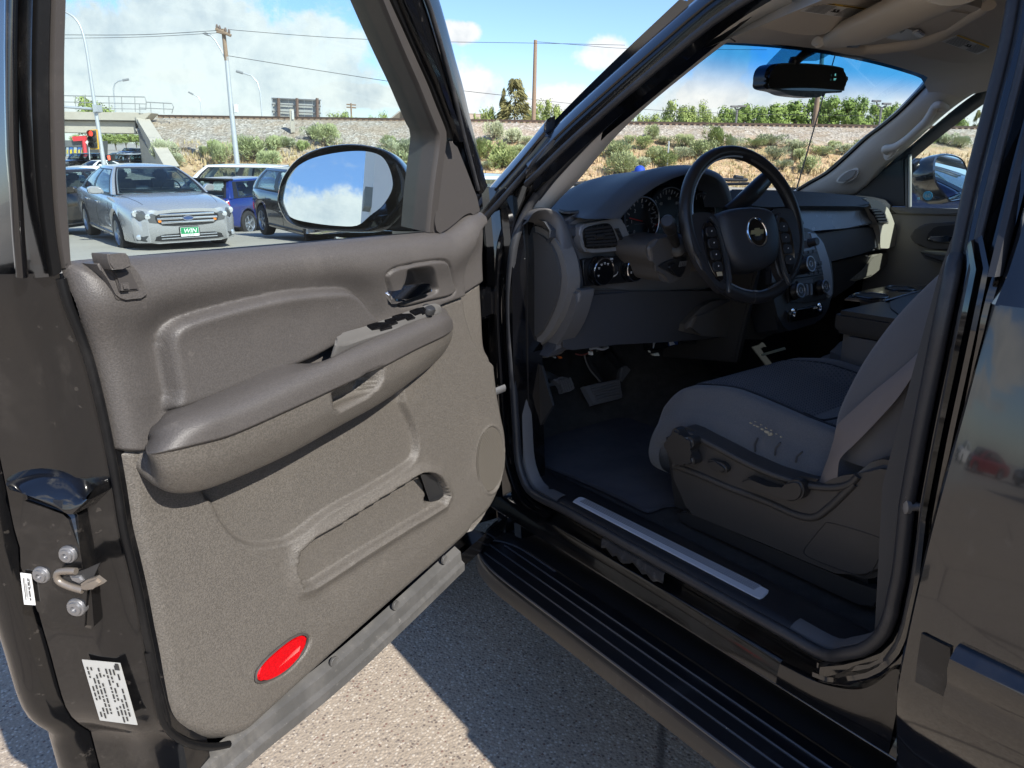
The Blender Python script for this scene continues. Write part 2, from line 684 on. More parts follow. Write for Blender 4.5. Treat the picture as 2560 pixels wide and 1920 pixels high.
MATM = M('mat_pile', (.085, .085, .096), .95, spec=.1, bump=(1100, .8, .003), var=(7, .7, (.115, .112, .12)))
CLOTH = M('dark_seat_cloth', (.105, .112, .125), .90, spec=.15, bump=(900, .5, .0016), var=(9, .5, (.125, .125, .13)), sheen=.25, grain=(420, .4, (.16, .165, .175)))
LEATHER = M('wheel_leather', (.022, .022, .024), .33, spec=.5, bump=(420, .2, .0008))
BEIGE = M('dash_beige', (.58, .55, .46), .6, bump=(420, .2, .001))
WHITE = M('white_label', (.78, .78, .77), .5)
INK = M('label_ink', (.03, .03, .03), .6)
YEL = M('label_yellow', (.75, .48, .06), .6)
STEEL = M('zinc_steel', (.34, .34, .35), .4, metal=.8, dust=(60, .3, (.3, .27, .23)))
BELT = M('belt_webbing', (.19, .165, .155), .72, spec=.3, bump=(500, .4, .001), var=(14, .3, (.22, .19, .175)))
TYRE = M('tyre_rubber', (.018, .018, .019), .8, bump=(60, .3, .004))
CONC = M('concrete', (.47, .435, .365), .9, bump=(3, .3, .05), var=(.6, .5, (.40, .365, .30)), dust=(.5, .25, (.30, .27, .22)))
GALV = M('galvanised_steel', (.50, .53, .55), .45, metal=.35, var=(2, .3, (.42, .45, .47)))
WOOD = M('weathered_pole_wood', (.27, .19, .13), .9, bump=(14, .5, .02), var=(5, .5, (.20, .15, .11)))
Mglass('door_glass', (.92, .98, .98), .9, dirt=.007)
Mglass('windscreen', (.97, .99, .97), .8, band=(1.575, 1.672, (.07, .40, .84)), dirt=.002)
Mglass('dark_glass', (.10, .11, .12), 1.5)
Mglass('car_glass', (.55, .64, .64), 1.3)

# ================================================================== THE BLACK SUV
suv = empty('suv')
suv.rotation_euler = (-SP, 0, 0)
tag(suv, 'black SUV with driver door swung open, showing seat, steering wheel and running board', 'car')

fdoor = empty('front_door', parent=suv)
fdoor['label'] = 'driver door swung wide open, with brown grey trim panel'

# --- trim panel: relief over the inner face of the door -------------------------------------------------
edge_l = onD(3, [(272, 118), (284, 190), (305, 265), (345, 365), (400, 520), (450, 720), (488, 905), (520, 1080)], .02) + \
    onD(5, [(545, 205), (575, 330), (610, 480), (640, 640), (665, 760), (690, 900), (712, 1000), (745, 1062), (800, 1105)], .02)
bot_l = onD(5, [(870, 1128), (940, 1132), (1000, 1122)], .02)
top_e = onD(3, [(310, 91), (640, 66), (1000, 40), (1400, 6), (1850, -33), (1890, -36)], .02) + \
    onD('v2', [(560, 1545), (640, 1490), (700, 1440), (760, 1418), (815, 1420)], .02)
edge_r = onD('v2', [(830, 1440), (832, 1490)], .02) + onD('v3', [(196, 170), (199, 260), (206, 410), (214, 560), (222, 690), (246, 745), (250, 800), (262, 900), (280, 1000), (296, 1080),
                            (299, 1160), (290, 1250), (265, 1345), (225, 1430), (175, 1485), (140, 1515)], .02)
bot_r = onD(5, [(2000, 258), (1700, 525), (1400, 795), (1130, 1042), (1062, 1100)], .02)
left = resample(cr(edge_l, 5, False) + cr(bot_l, 5, False), 300)
right = resample(cr(edge_r, 5, False)[:], 300)
# rows: walk both sides from the top to the bottom; the lower rows fan into the bottom edge
tops = resample(cr([edge_l[0]] + top_e + [edge_r[0]], 4, False), 230)
NU, NV = 230, 330
lft = resample(cr(edge_l, 5, False), NV)
rgt = resample(cr(edge_r, 5, False), NV)
bots = resample(cr([edge_l[-1]] + bot_l + bot_r[::-1] + [edge_r[-1]], 4, False), NU)
a2 = lambda L: np.array([sz(p) for p in L])
T2, B2, L2, R2 = a2(tops), a2(bots), a2(lft), a2(rgt)
u = np.linspace(0, 1, NU)[None, :, None]
v = np.linspace(0, 1, NV)[:, None, None]
G2 = (1-v)*T2[None] + v*B2[None] + (1-u)*L2[:, None] + u*R2[:, None] - ((1-u)*(1-v)*T2[0] + u*(1-v)*T2[-1] + (1-u)*v*B2[0] + u*v*B2[-1])
P2 = G2.reshape(-1, 2)


def p2(zm, pts, n=.02, k=4, closed=True):
    w = onD(zm, pts, n)
    if k: w = cr(w, k, closed)
    return np.array([sz(q) for q in w])


outl = np.concatenate([T2[::4], R2[::4], B2[::-4], L2[::-4]])
d_out = np.minimum(np.minimum(dline(P2, L2[::3]), dline(P2, R2[::3])), np.minimum(dline(P2, T2[::3]), dline(P2, B2[::3])))
H = .026*np.sqrt(np.clip(1-(1-np.minimum(d_out/.026, 1))**2, 0, 1))
# upper vinyl above the parting line
crl = np.array([sz(q) for q in onD(3, [(480, 912), (632, 911), (760, 870), (1500, 520), (1700, 400), (1885, 283), (1985, 246), (2095, 178)], .02)])
o_ = np.argsort(crl[:, 0])
zc = np.interp(P2[:, 0], crl[o_, 0], crl[o_, 1])
upm = sstep(P2[:, 1]-zc, -.002, .004)
H += .010*upm - .006*np.exp(-((P2[:, 1]-zc)/.0025)**2)
# belt roll along the glass
zt = np.interp(P2[:, 0], T2[np.argsort(T2[:, 0]), 0], T2[np.argsort(T2[:, 0]), 1])
H += .018*np.exp(-((zt-P2[:, 1]-.045)/.04)**2)*sstep(P2[:, 0], .34, .46)
# padded insert
ins = p2(3, [(722, 738), (700, 640), (676, 520), (664, 440), (672, 385), (710, 345), (780, 315), (1000, 256), (1200, 217), (1400, 204), (1470, 215), (1525, 255), (1570, 310), (1608, 357),
             (1480, 420), (1300, 520), (1000, 640)])
di = sdf(P2, ins)
H += np.where(di < 0, .013*np.sqrt(np.clip(1-(1-np.minimum(-di/.016, 1))**2, 0, 1)), 0)
H -= .012*np.exp(-(np.maximum(di, 0)/.030)**2)*np.where(di >= 0, 1, 0) + np.where(di < 0, .012*np.exp(-(di/.006)**2), 0)
# inner-handle bezel and its cavity
bz = p2(3, [(1614, 160), (1625, 130), (1660, 113), (1760, 93), (1850, 85), (1885, 105), (1920, 170), (1938, 212), (1915, 240), (1820, 263), (1715, 286), (1685, 270), (1650, 220)])
db = sdf(P2, bz)
H += np.where(db < 0, .003*sstep(-db, 0, .003), 0) - .006*np.exp(-(db/.0022)**2)
cav = p2(3, [(1697, 130), (1730, 118), (1790, 112), (1815, 125), (1838, 165), (1856, 215), (1820, 240), (1720, 262), (1690, 240), (1705, 175)])
dcv = sdf(P2, cav)
H -= .042*sstep(-dcv, -.001, .009)
# lower basin under the armrest
bas = p2(3, [(800, 1040), (900, 1140), (935, 1195), (985, 1260)], k=0, closed=False)
bas = p2(5, [(870, 60), (905, 100), (950, 190), (1010, 255), (1090, 287), (1180, 283), (1260, 255)], k=0)
bas = np.concatenate([bas, p2(3, [(1420, 1175), (1600, 1075), (1745, 985), (1790, 940), (1800, 880), (1785, 800), (1740, 700), (1700, 600), (1400, 700), (900, 950)], k=0)])
bas = np.array([[q[0], q[1]] for q in cr([(a, b, 0) for a, b in bas], 3)])
dba = sdf(P2, bas)
H -= .015*sstep(-dba, -.002, .007)
# map pocket: front panel set in a frame, open at its front end
pk = p2(5, [(1272, 300), (1264, 350), (1268, 400), (1290, 462), (1330, 455), (1500, 345), (1700, 222), (1830, 148), (1905, 98), (1918, 70)])
pk = np.concatenate([p2(5, [(1272, 300), (1264, 350), (1270, 410), (1292, 464), (1340, 450), (1520, 335), (1715, 214), (1840, 140), (1905, 100)], k=0),
                     p2(3, [(1921, 1100), (1908, 1060), (1880, 1020), (1840, 1000), (1795, 1004), (1600, 1122), (1425, 1230)], k=0),
                     p2(5, [(1340, 240)], k=0)])
dpk = sdf(P2, pk)
H += .010*np.exp(-(np.maximum(dpk, 0)/.014)**2)*(dpk >= 0)
H -= np.where(dpk < 0, .013*sstep(-dpk, -.001, .006), 0)
op = p2(3, [(1800, 1003), (1855, 1003), (1890, 1030), (1915, 1080), (1918, 1108), (1890, 1130), (1846, 1138), (1846, 1100), (1835, 1050), (1815, 1020)])
dop = sdf(P2, op)
H -= .085*sstep(-dop, -.001, .006)
# front corner set back behind the flare, step at the hinge side
fl = np.concatenate([p2('v2', [(836, 1480), (775, 1505), (730, 1545), (700, 1600), (690, 1650)], k=0), p2(3, [(1984, 60), (1976, 150), (1985, 245), (2000, 330), (2030, 430), (2090, 520), (2150, 560), (2170, 300)], k=0)])
dfl = sdf(P2, fl)
H -= .012*sstep(-dfl, -.002, .010)
# speaker seat, reflector seat
spk = p2(3, [(2112+cos(a)*58-sin(a)*4, 946+sin(a)*145) for a in np.linspace(0, 2*pi, 28, endpoint=False)], k=0)
dsp = sdf(P2, spk)
H += .003*np.exp(-(dsp/.004)**2) - .004*sstep(-dsp, 0, .003)
rfl = p2(5, [(1100, 848), (1108, 820), (1150, 768), (1230, 700), (1288, 667), (1314, 668), (1322, 690), (1300, 742), (1240, 810), (1180, 850), (1130, 868), (1106, 865)])
drf = sdf(P2, rfl)
H -= .006*sstep(-drf, -.002, .002)
# lower edge lip and soft dishing of the big lower face
H += .006*sstep(P2[:, 1], .80, .55)*sstep(d_out, 0, .08)
V = [door(s_, h_, z_) for (s_, z_), h_ in zip(P2, H)]
F, FI = [], []
for i in range(NV-1):
    for j in range(NU-1):
        a = i*NU+j
        F.append((a, a+NU, a+NU+1, a+1))
        FI.append(0 if upm[a] > .5 else 1)
trim = mk('trim_panel', V, F, [TRIMU, TRIML], fdoor, True, FI)

slab('pocket_shade', onB(trim, 3, [(1812, 1012), (1855, 1012), (1886, 1036), (1908, 1082), (1910, 1104), (1888, 1122), (1852, 1130), (1850, 1100), (1838, 1050)], .004, DN), DN, .002, DARKP, fdoor)  # dark plate painting in the shade of the pocket opening
# --- armrest: loft of sections A (at panel) B (top rim) C (seam) D (lowest) E (at panel, below) --------
ar = [((655, 800), (638, 840), (632, 880), (636, 905), .022, .030, .032),
      ((690, 772), (655, 828), (643, 922), (668, 1030), .05, .075, .060),
      ((735, 728), (725, 790), (720, 912), (745, 1085), .075, .098, .072),
      ((840, 680), (850, 752), (850, 882), (870, 1078), .09, .108, .078),
      ((1000, 608), (1015, 690), (1010, 838), (1030, 1022), .09, .110, .078),
      ((1190, 525), (1235, 595), (1240, 738), (1250, 922), .09, .110, .078),
      ((1370, 535), (1420, 520), (1450, 642), (1460, 806), .09, .108, .078),
      ((1490, 455), (1570, 455), (1640, 555), (1650, 700), .088, .104, .074),
      ((1690, 350), (1745, 385), (1800, 472), (1790, 600), .084, .098, .068),
      ((1860, 286), (1890, 325), (1925, 412), (1890, 520), .075, .085, .056),
      ((1905, 288), (1935, 325), (1956, 385), (1935, 460), .05, .055, .040),
      ((1925, 305), (1945, 335), (1955, 375), (1945, 420), .024, .026, .024)]
secs = []
for A, B, Cc, D, nb, nc, nd in ar:
    a = onD(3, [A], .024)[0]
    b = onD(3, [B], nb)[0]
    c = onD(3, [Cc], nc)[0]
    d = onD(3, [D], nd)[0]
    e = d - Vector(DN)*(nd-.018) + Vector((0, 0, .012))
    a0 = a-Vector(DN)*.035
    m1 = a.lerp(b, .6) + Vector((0, 0, .002))
    b2 = b.lerp(c, .33) + Vector(DN)*.010*(nb/.09)
    c2 = c.lerp(d, .02) - Vector(DN)*.004*(nc/.1)
    cd = c.lerp(d, .5) + Vector(DN)*.006*(nd/.08)
    d2 = d.lerp(e, .35) - Vector((0, 0, .006*nd/.08))
    secs.append([a0, a, m1, b, b2, c, c2, cd, d, d2, e])
NS = 150
cols = [resample(cr([s_[k] for s_ in secs], 14, False), NS) for k in range(11)]
rows = []
for i in range(NS):
    up = cr([cols[k][i] for k in (0, 1, 2, 3, 4, 5)], 6, False)
    lo = cr([cols[k][i] for k in (6, 7, 8, 9, 10)], 7, False)
    rows.append(up+lo)
rows = [[Vector(p) for p in r] for r in rows]
Q = np.array([[p for p in r] for r in rows]).reshape(-1, 3)


def topix(Q):
    w = (RS @ np.asarray(Q).T).T - CW
    z = w @ FW
    return np.stack([CX+FPX*(w @ RR)/z, CY-FPX*(w @ UU)/z], 1)


cup = np.array(px(3, [(1438, 655), (1500, 625), (1600, 570), (1658, 545), (1655, 600), (1630, 645), (1560, 690), (1470, 735), (1445, 725)]))
dc = sdf(topix(Q), cup)
push = .050*sstep(-dc, -.5, 7)
Q = Q - np.outer(push, DN) - np.outer(push*.25, [0, 0, 1])
m_ = len(rows[0])
nup = 31
arm_v = [tuple(q) for q in Q]
F, FI = [], []
for i in range(NS-1):
    for j in range(m_-1):
        a = i*m_+j
        F.append((a, a+m_, a+m_+1, a+1))
        FI.append(0 if j < nup else 1)
arm = mk('armrest', arm_v, F, [TRIMU, TRIML], fdoor, True, FI)

# --- small fittings of the trim ------------------------------------------------------------------------
SWP = M('switch_plate_grey', (.135, .13, .125), .42, bump=(300, .1, .0005), dust=(8, .05, (.4, .37, .33)))
plate = onD(3, [(1452, 452), (1456, 432), (1480, 412), (1600, 376), (1760, 318), (1860, 286), (1895, 288), (1912, 305), (1890, 325), (1780, 362), (1680, 405), (1580, 438), (1500, 466), (1465, 466)], .075)
slab('switch_plate', [p+Vector((0, 0, .004)) for p in plate], (DN[0]*.45, DN[1]*.45, .9), .03, SWP, fdoor, .005, 3, n=4)
for pts in ([(1592, 385), (1630, 374), (1650, 398), (1614, 402)], [(1632, 374), (1690, 372), (1702, 396), (1652, 406)], [(1668, 362), (1702, 352), (1725, 374), (1690, 384)], [(1700, 346), (1740, 334), (1768, 350), (1725, 362)],
            [(1742, 336), (1778, 334), (1800, 352), (1768, 360)], [(1775, 322), (1808, 310), (1830, 328), (1800, 338)], [(1812, 310), (1835, 305), (1852, 328), (1832, 334)]):
    slab('window_switch', [p+Vector((0, 0, .010)) for p in onD(3, pts, .078)], (DN[0]*.45, DN[1]*.45, .9), .012, GLOSSB, fdoor, .003, 2)
mk_ = onD(3, [(1858, 314)], .078)[0]+Vector((0, 0, .012))
lathe('mirror_knob', [(.013, -.012), (.013, -.004), (.011, -.001), (.004, .000)], mk_, (DN[0]*.45, DN[1]*.45, .9), DARKP, fdoor, 20)
hc = onD(3, [(1672, 214), (1730, 198), (1800, 186), (1843, 178), (1853, 195), (1858, 216), (1800, 236), (1712, 262), (1692, 245)], .044)
hc = [p+Vector(DN)*o_ for p, o_ in zip(hc, (-.006, -.008, -.008, -.006, .0, .008, .010, .010, .006))]
slab('door_handle', cr(hc, 3), (DN[0], DN[1], .5), .016, CHROME, fdoor, .006, 4)
# speaker grille
gp = [p+Vector(DN)*.003 for p in onB(trim, 3, [(2112+cos(a)*55-sin(a)*4, 946+sin(a)*141) for a in np.linspace(0, 2*pi, 40, endpoint=False)])]
gn = sum((DN[0]*p.x+DN[1]*p.y for p in gp), 0)/len(gp)-DC
GRL = M('speaker_mesh', (.085, .076, .064), .55)
gp = [p+Vector(DN)*(gn-(DN[0]*p.x+DN[1]*p.y-DC)) for p in gp]
gr = slab('speaker_grille', gp, DN, .006, GRL, fdoor, .003, 2)
bm = bmesh.new()
gs = np.array([sz(p) for p in gp])
zs = np.linspace(gs[:, 1].min()+.008, gs[:, 1].max()-.008, 46)
for z_ in zs:
    xs_ = []
    for a, b in zip(gs, np.roll(gs, -1, 0)):
        if (a[1]-z_)*(b[1]-z_) < 0: xs_.append(a[0]+(b[0]-a[0])*(z_-a[1])/(b[1]-a[1]))
    if len(xs_) == 2:
        s0, s1 = sorted(xs_)
        if s1-s0 > .02:
            tube_bm(bm, [door(s0+.004, gn+.0005, z_), door((s0+s1)/2, gn+.0015, z_), door(s1-.004, gn+.0005, z_)], .0014, 5)
o = frombm('grille_rib', bm, GRL, fdoor)
o['kind'] = 'stuff'
# red reflector
REDR = M('red_reflector', (.62, .004, .007), .08, spec=.6, coat=.6, grain=(380, .55, (.34, .002, .004)))
slab('reflector', [p for p in cr(onB(trim, 5, [(1106, 846), (1112, 822), (1152, 772), (1230, 706), (1287, 673), (1310, 674), (1316, 692), (1296, 740), (1238, 806), (1178, 846), (1130, 862), (1110, 860)], .006, DN), 3)], DN, .006, REDR, fdoor, .003, 3)
bm = bmesh.new()
for k in range(24):
    f = k/23
    a = onB(trim, 5, [(1132+f*150, 830-f*118)], .0068, DN)[0]
    tube_bm(bm, [a, a+Vector(DE)*.004+Vector((0, 0, -.008))], .0011, 4)
o = frombm('reflector_prism', bm, M('reflector_ribs', (.85, .10, .08), .15, spec=.8), fdoor)
o['kind'] = 'stuff'
bm = bmesh.new()
tube_bm(bm, cr(onB(trim, 5, [(1100, 848), (1108, 818), (1150, 766), (1230, 698), (1288, 665), (1316, 667), (1324, 690), (1302, 744), (1242, 812), (1180, 853), (1130, 871), (1104, 867)], .003, DN), 3), .0022, 6, True)
frombm('reflector_rim', bm, TRIMS, fdoor)
# belt lock at the rear top: plate, recess, hook
slab('latch_plate', cr(onD(3, [(425, 106), (470, 98), (565, 98), (600, 145), (637, 228), (634, 247), (580, 254), (515, 259), (500, 235), (462, 165)], .058), 2), DN, .03, TRIMU, fdoor, .004, 3)
slab('latch_recess', onD(3, [(492, 135), (565, 128), (606, 216), (520, 224)], .0615), DN, .004, TRIMS, fdoor, .002)
slab('latch_catch', onD(3, [(525, 188), (560, 184), (565, 216), (530, 220)], .066), DN, .006, TRIMU, fdoor, .002)
slab('latch_hook', cr(onD(3, [(466, 66), (480, 60), (542, 57), (552, 66), (568, 104), (560, 120), (500, 128), (482, 122)], .075), 2), DN, .03, TRIMU, fdoor, .008, 4)

# --- sail panel in front of the glass -------------------------------------------------------------------
slab('mirror_trim', cr(onD('v2', [(576, 912), (600, 915), (636, 950), (690, 1080), (760, 1260), (815, 1415), (760, 1420), (700, 1440), (640, 1490), (560, 1548), (500, 1546), (520, 1300), (545, 1080)], .03), 3), DN, .02, TRIMS, fdoor, .008, 4)

# --- door shell: black steel behind the trim, with the latch face at its rear edge ------------------------
zb = [1.30, 1.20, 1.05, .90, .75, .62, .54, .50, .487]


def edge_s(z):   # where the inner face turns at the latch end, leaning with the panel edge
    zz = [sz(p)[1] for p in lft][::-1]
    ss = [sz(p)[0] for p in lft][::-1]
    return float(np.interp(z, zz, ss))


rows = []
ztop = 1.295
for k in range(40):
    z_ = ztop-(ztop-.50)*k/39
    s0 = edge_s(z_)
    cut = sstep(.66-z_, 0, .17)
    bulge = .012*exp(-((z_-.95)/.35)**2)
    r = [(s0-.035, .016), (s0-.012, .020), (s0+.004, .018), (s0+.010, .008), (s0+.016, -.006), (s0+.020+bulge, -.016), (s0+.030+bulge, -.040), (s0+.045+bulge, -.090), (s0+.053+bulge, -.112), (s0+.030+bulge, -.118), (s0+.030+bulge, -.126),
         (s0+.062+bulge, -.128), (s0+.075+bulge, -.135), (s0+.083+bulge, -.150), (s0+.083+bulge, -.165), (s0+.080+bulge, -.175), (s0+.05, -.176), (s0-.05, -.178), (s0-.40, -.18), (.35, -.17), (.22, -.15)]
    dr = .085*(1-k/39)**4
    rows.append([door(a, b, z_-(dr if b < -.03 and a < s0+.02 else 0)) for a, b in r])
shell = grid('door_shell', rows, BLACKD, fdoor)
# bottom of the shell with its grey seal strip
bl = resample(cr(onD(5, [(820, 1180), (960, 1120), (1070, 1100)], .02) + onD(5, [(1400, 800), (1700, 530), (2045, 220)], .02), 6, False), 40)
prof = [(.012, .004), (.020, -.004), (.022, -.022), (.030, -.026), (.030, -.046), (.020, -.058), (-.02, -.066), (-.09, -.066), (-.17, -.03)]
SEALG = M('grey_bottom_seal', (.075, .073, .07), .40, spec=.5, bump=(60, .2, .001), var=(14, .5, (.13, .125, .12)), dust=(8, .22, (.36, .33, .29)))
st = []
for i, p in enumerate(resample(cr(onD('S', [(0, 1335), (600, 870), (1080, 445), (1560, 0)], .02), 6, False), 40)):
    s_, z_ = sz(p)
    st.append([door(s_, .008, z_+.012), door(s_, .024, z_+.002), door(s_, .026, z_-.020), door(s_, .034, z_-.026), door(s_, .034, z_-.044), door(s_, .022, z_-.054), door(s_, -.02, z_-.058)])
# carry the strip on round to the latch corner
s_, z_ = sz(onD('S', [(0, 1335)], .02)[0])
pre = []
for k in range(8):
    f = 1-k/8.0
    ss = s_+.30*f
    zz = z_+.02*f*f
    pre.append([door(ss, .008, zz+.012), door(ss, .024, zz+.002), door(ss, .026, zz-.020), door(ss, .034, zz-.026), door(ss, .034, zz-.044), door(ss, .022, zz-.054), door(ss, -.02, zz-.058)])
grid('bottom_seal', pre+st, SEALG, fdoor)
rows = []
for i in range(30):
    f = i/29
    s_ = .24+f*1.08
    zz = .487+.0*f
    rows.append([door(s_, .0, zz+.03), door(s_, -.01, zz-.02), door(s_, -.06, zz-.045), door(s_, -.14, zz-.04), door(s_, -.178, zz+.02)])
grid('door_underside', rows, BLACKD, fdoor)
for c_ in ((1930, 348), (1720, 545), (1455, 790), (1090, 1130)):
    c0 = onD(5, [c_], .028)[0]
    lathe('seal_clip', [(.010, -.004), (.010, .0002), (.009, .0009), (.0078, .0002), (.002, .0002)], c0-Vector(DN)*.0045, DN, SEALG, fdoor, 18)
# rubber weather strip round the trim edge
strip = [door(edge_s(z_)+.006, .024, z_) for z_ in np.linspace(1.29, .66, 24)]
strip += [Vector(p)+Vector(DE)*.008+Vector(DN)*.004 for p in resample(cr(edge_l[-6:]+bot_l, 4, False), 22)][2:]
tube('edge_seal', resample(cr(strip, 2, False), 70), .0055, RUBBER, fdoor, 10)

# latch: pocket face details on the latch end (photo zoom L)
def onLatch(zm, pts, off=.0):
    """onto the latch end of the door shell"""
    h = onB(shell, zm, pts)
    c = sum(LN.dot(p) for p in h)/len(h)+off
    return [hitp(q, tuple(LN), c) for q in px(zm, pts)]


LN = (Vector(DE)*.93 + Vector(DN)*.37)
slab('latch_housing', onLatch('L', [(95, 270), (330, 352), (372, 392), (405, 560), (440, 770), (455, 960), (440, 975), (250, 915), (170, 885), (130, 780), (105, 640), (98, 440)], .026), LN, .045, BLACKD, fdoor, .008, 3)
ht_ = resample(cr(onB(shell, 'L', [(42, 188), (120, 155), (230, 145), (330, 165), (430, 205), (470, 250)], .002), 4, False), 24)
hb_ = resample(cr(onLatch('L', [(72, 256), (150, 284), (220, 312), (290, 342), (352, 378), (395, 345), (440, 300)], .030), 4, False), 24)
grid('latch_hood', [[p-LN*.01, p, p.lerp(q, .4)+LN*.006, p.lerp(q, .85)+LN*.004, q, q-LN*.006-Vector((0, 0, .003)), q-LN*.04-Vector((0, 0, .006))] for p, q in zip(ht_, hb_)], BLACK, fdoor, angle=60)
for c_, rr_ in (((345, 578), .0115), ((212, 680), .0115), ((388, 845), .0125)):
    c0 = onLatch('L', [c_, (95, 440), (455, 960), (330, 352), (170, 885)], .026)[0]
    o = lathe('bolt', [(rr_, -.006), (rr_, .001), (rr_*.92, .003), (rr_*.75, .0035), (rr_*.7, .006), (rr_*.35, .0065), (rr_*.33, .003), (.0005, .003)], c0, LN, STEEL, fdoor, 20)
LATCHM = M('latch_metal', (.27, .235, .20), .4, metal=.6, dust=(60, .3, (.45, .38, .3)))
tube('latch', cr(onLatch('L', [(385, 664), (340, 662), (298, 668), (288, 690), (300, 715), (345, 738), (390, 752), (420, 760), (95, 440)], .031)[:-1], 3, False), .0045, LATCHM, fdoor, 8)
slab('latch_slot', onLatch('L', [(300, 676), (380, 672), (430, 655), (505, 622), (470, 700), (400, 735), (330, 718)], .0272), LN, .002, DARKP, fdoor)
slab('latch_claw', onLatch('L', [(400, 735), (430, 715), (480, 700), (520, 730), (470, 755), (430, 768), (400, 765)], .034), LN, .008, LATCHM, fdoor, .003, 2)
slab('latch_striker_guide', onLatch('L', [(345, 690), (400, 690), (420, 715), (395, 730), (360, 715)], .030), LN, .006, STEEL, fdoor, .002)
# printed stickers
sk = onLatch('L', [(102, 673), (155, 680), (178, 836), (122, 832)], .036)
lab1 = slab('barcode_label', sk, LN, .001, WHITE, fdoor)
sk2 = onLatch('L', [(414, 1112), (606, 1130), (694, 1442), (505, 1418)], .011)
lab2 = slab('certification_label', sk2, LN, .001, M('grey_label', (.42, .42, .40), .45), fdoor)


def print_on(corners, name, rows, mat, parent, off=.0009, cols=(0, 1)):
    """small blocks of print inside a quad: rows of (v, u0, u1, height)"""
    a, b, c, d = [Vector(p) for p in corners]
    n = (b-a).cross(d-a).normalized()
    if n.dot(Vector(CL)-a) < 0: n = -n
    bm = bmesh.new()
    def P(u, v): return a*(1-u)*(1-v)+b*u*(1-v)+c*u*v+d*(1-u)*v+n*off
    for (v, u0, u1, h) in rows:
        q = [bm.verts.new(P(*x)) for x in ((u0, v), (u1, v), (u1, v+h), (u0, v+h))]
        bm.faces.new(q)
    return frombm(name, bm, mat, parent, False)


random.seed(4)
r_ = []
for k in range(9):
    u_ = .10
    v_ = .08+k*.098
    while u_ < .88:
        w_ = random.uniform(.03, .10)
        if random.random() < .72 and not (k in (4,) and u_ > .5): r_.append((u_, v_-.0, v_+.045, w_))
        u_ += w_+.02
# text runs down the label: swap axes
rr2 = [(a, b, c, w) for a, b, c, w in r_]
print_on([sk2[0], sk2[1], sk2[2], sk2[3]], 'certification_print', rr2, INK, fdoor)
print_on([sk2[0], sk2[1], sk2[2], sk2[3]], 'maker_mark', [(.03, .84, .97, .075)], INK, fdoor, .0012)
print_on(sk, 'barcode_print', [(.12, .25, .32, .72), (.12, .38, .41, .6), (.30, .46, .5, .5), (.2, .58, .60, .6), (.12, .66, .78, .09), (.24, .66, .78, .12), (.4, .66, .78, .09), (.52, .66, .78, .2), (.76, .66, .78, .08), (.14, .82, .88, .3)], INK, fdoor)
slab('maker_mark_panel', [sk2[1].lerp(sk2[0], .12)+LN*.0013, sk2[1].lerp(sk2[0], .03)+LN*.0013, (sk2[1].lerp(sk2[0], .03)).lerp(sk2[2], .07)+LN*.0013, (sk2[1].lerp(sk2[0], .12)).lerp(sk2[2], .07)+LN*.0013], LN, .0003, INK, fdoor)

# --- window frame of the open door ---------------------------------------------------------------------
def lean(z): return .02 + .16*max(0, (z-1.30))     # tumblehome of the frame


def onF(zm, pts, off=0.0):
    """onto the leaning window frame surface"""
    out = []
    n = np.array([DN[0], DN[1], -.16])
    for p in px(zm, pts):
        c = DC+.02+off-.16*1.30
        out.append(hitp(p, tuple(n), c))
    return out


FN = Vector((DN[0], DN[1], -.16)).normalized()
# front leg (slanting, along the windscreen pillar when shut) and rear leg
fl_in = onF('v2', [(498, 1548), (520, 1250), (540, 1000), (520, 900), (470, 760), (380, 560), (300, 400), (215, 190), (135, 0), (40, -240), (-60, -480)])
def leg(name, pts_in, pts_out, mat, d0, d1, par=fdoor, bev=.006):
    a = resample(cr(pts_in, 5, False), 40)
    b = resample(cr(pts_out, 5, False), 40)
    rows = []
    for p, q in zip(a, b):
        rows.append([p-FN*d1, p-FN*.004, p+FN*0, p.lerp(q, .15)+FN*bev, p.lerp(q, .85)+FN*bev, q+FN*0, q-FN*.004, q-FN*d0])
    return grid(name, rows, mat, par)


leg('window_frame', onF('v2', [(440, 1552), (470, 1250), (510, 940), (490, 870), (430, 720), (370, 570), (290, 390), (205, 190), (128, 0), (40, -220), (-70, -480)]),
    onF('v2', [(500, 1552), (530, 1250), (570, 940), (565, 860), (500, 700), (445, 560), (360, 375), (270, 180), (185, 0), (95, -220), (-20, -480)]), TRIMS, .03, .06)
leg('frame_seal', onF('v2', [(575, 920), (560, 850), (500, 695), (445, 555), (362, 375), (272, 180), (188, 0), (98, -220), (-18, -480)], .004),
    onF('v2', [(640, 950), (600, 820), (545, 690), (490, 545), (405, 360), (320, 170), (250, 0), (165, -220), (50, -480)], .004), RUBBER, .03, .02)
leg('frame_channel', onF('v2', [(635, 945), (600, 830), (548, 690), (492, 545), (408, 360), (325, 170), (255, 0), (168, -220), (55, -480)], .012),
    onF('v2', [(672, 945), (640, 830), (588, 690), (534, 545), (452, 360), (390, 170), (330, 0), (250, -220), (130, -480)], .012), BLACK, .03, .02, bev=.01)
leg('frame_shell', onF('v2', [(800, 1300), (770, 1210), (690, 1000), (620, 800), (560, 640), (500, 480), (430, 300), (365, 100), (330, 0), (250, -220), (130, -480)], -.02),
    onF('v2', [(846, 1228), (830, 1190), (790, 1010), (735, 780), (690, 580), (640, 400), (590, 210), (545, 50), (530, 0), (470, -220), (380, -480)], -.035), BLACKD, .05, .02)
tube('frame_bead', onF('v2', [(790, 1270), (740, 1080), (690, 890), (640, 680), (590, 480), (530, 260), (470, 60), (440, -20), (380, -220), (300, -480)], -.012), .005, RUBSOFT, fdoor, 8)
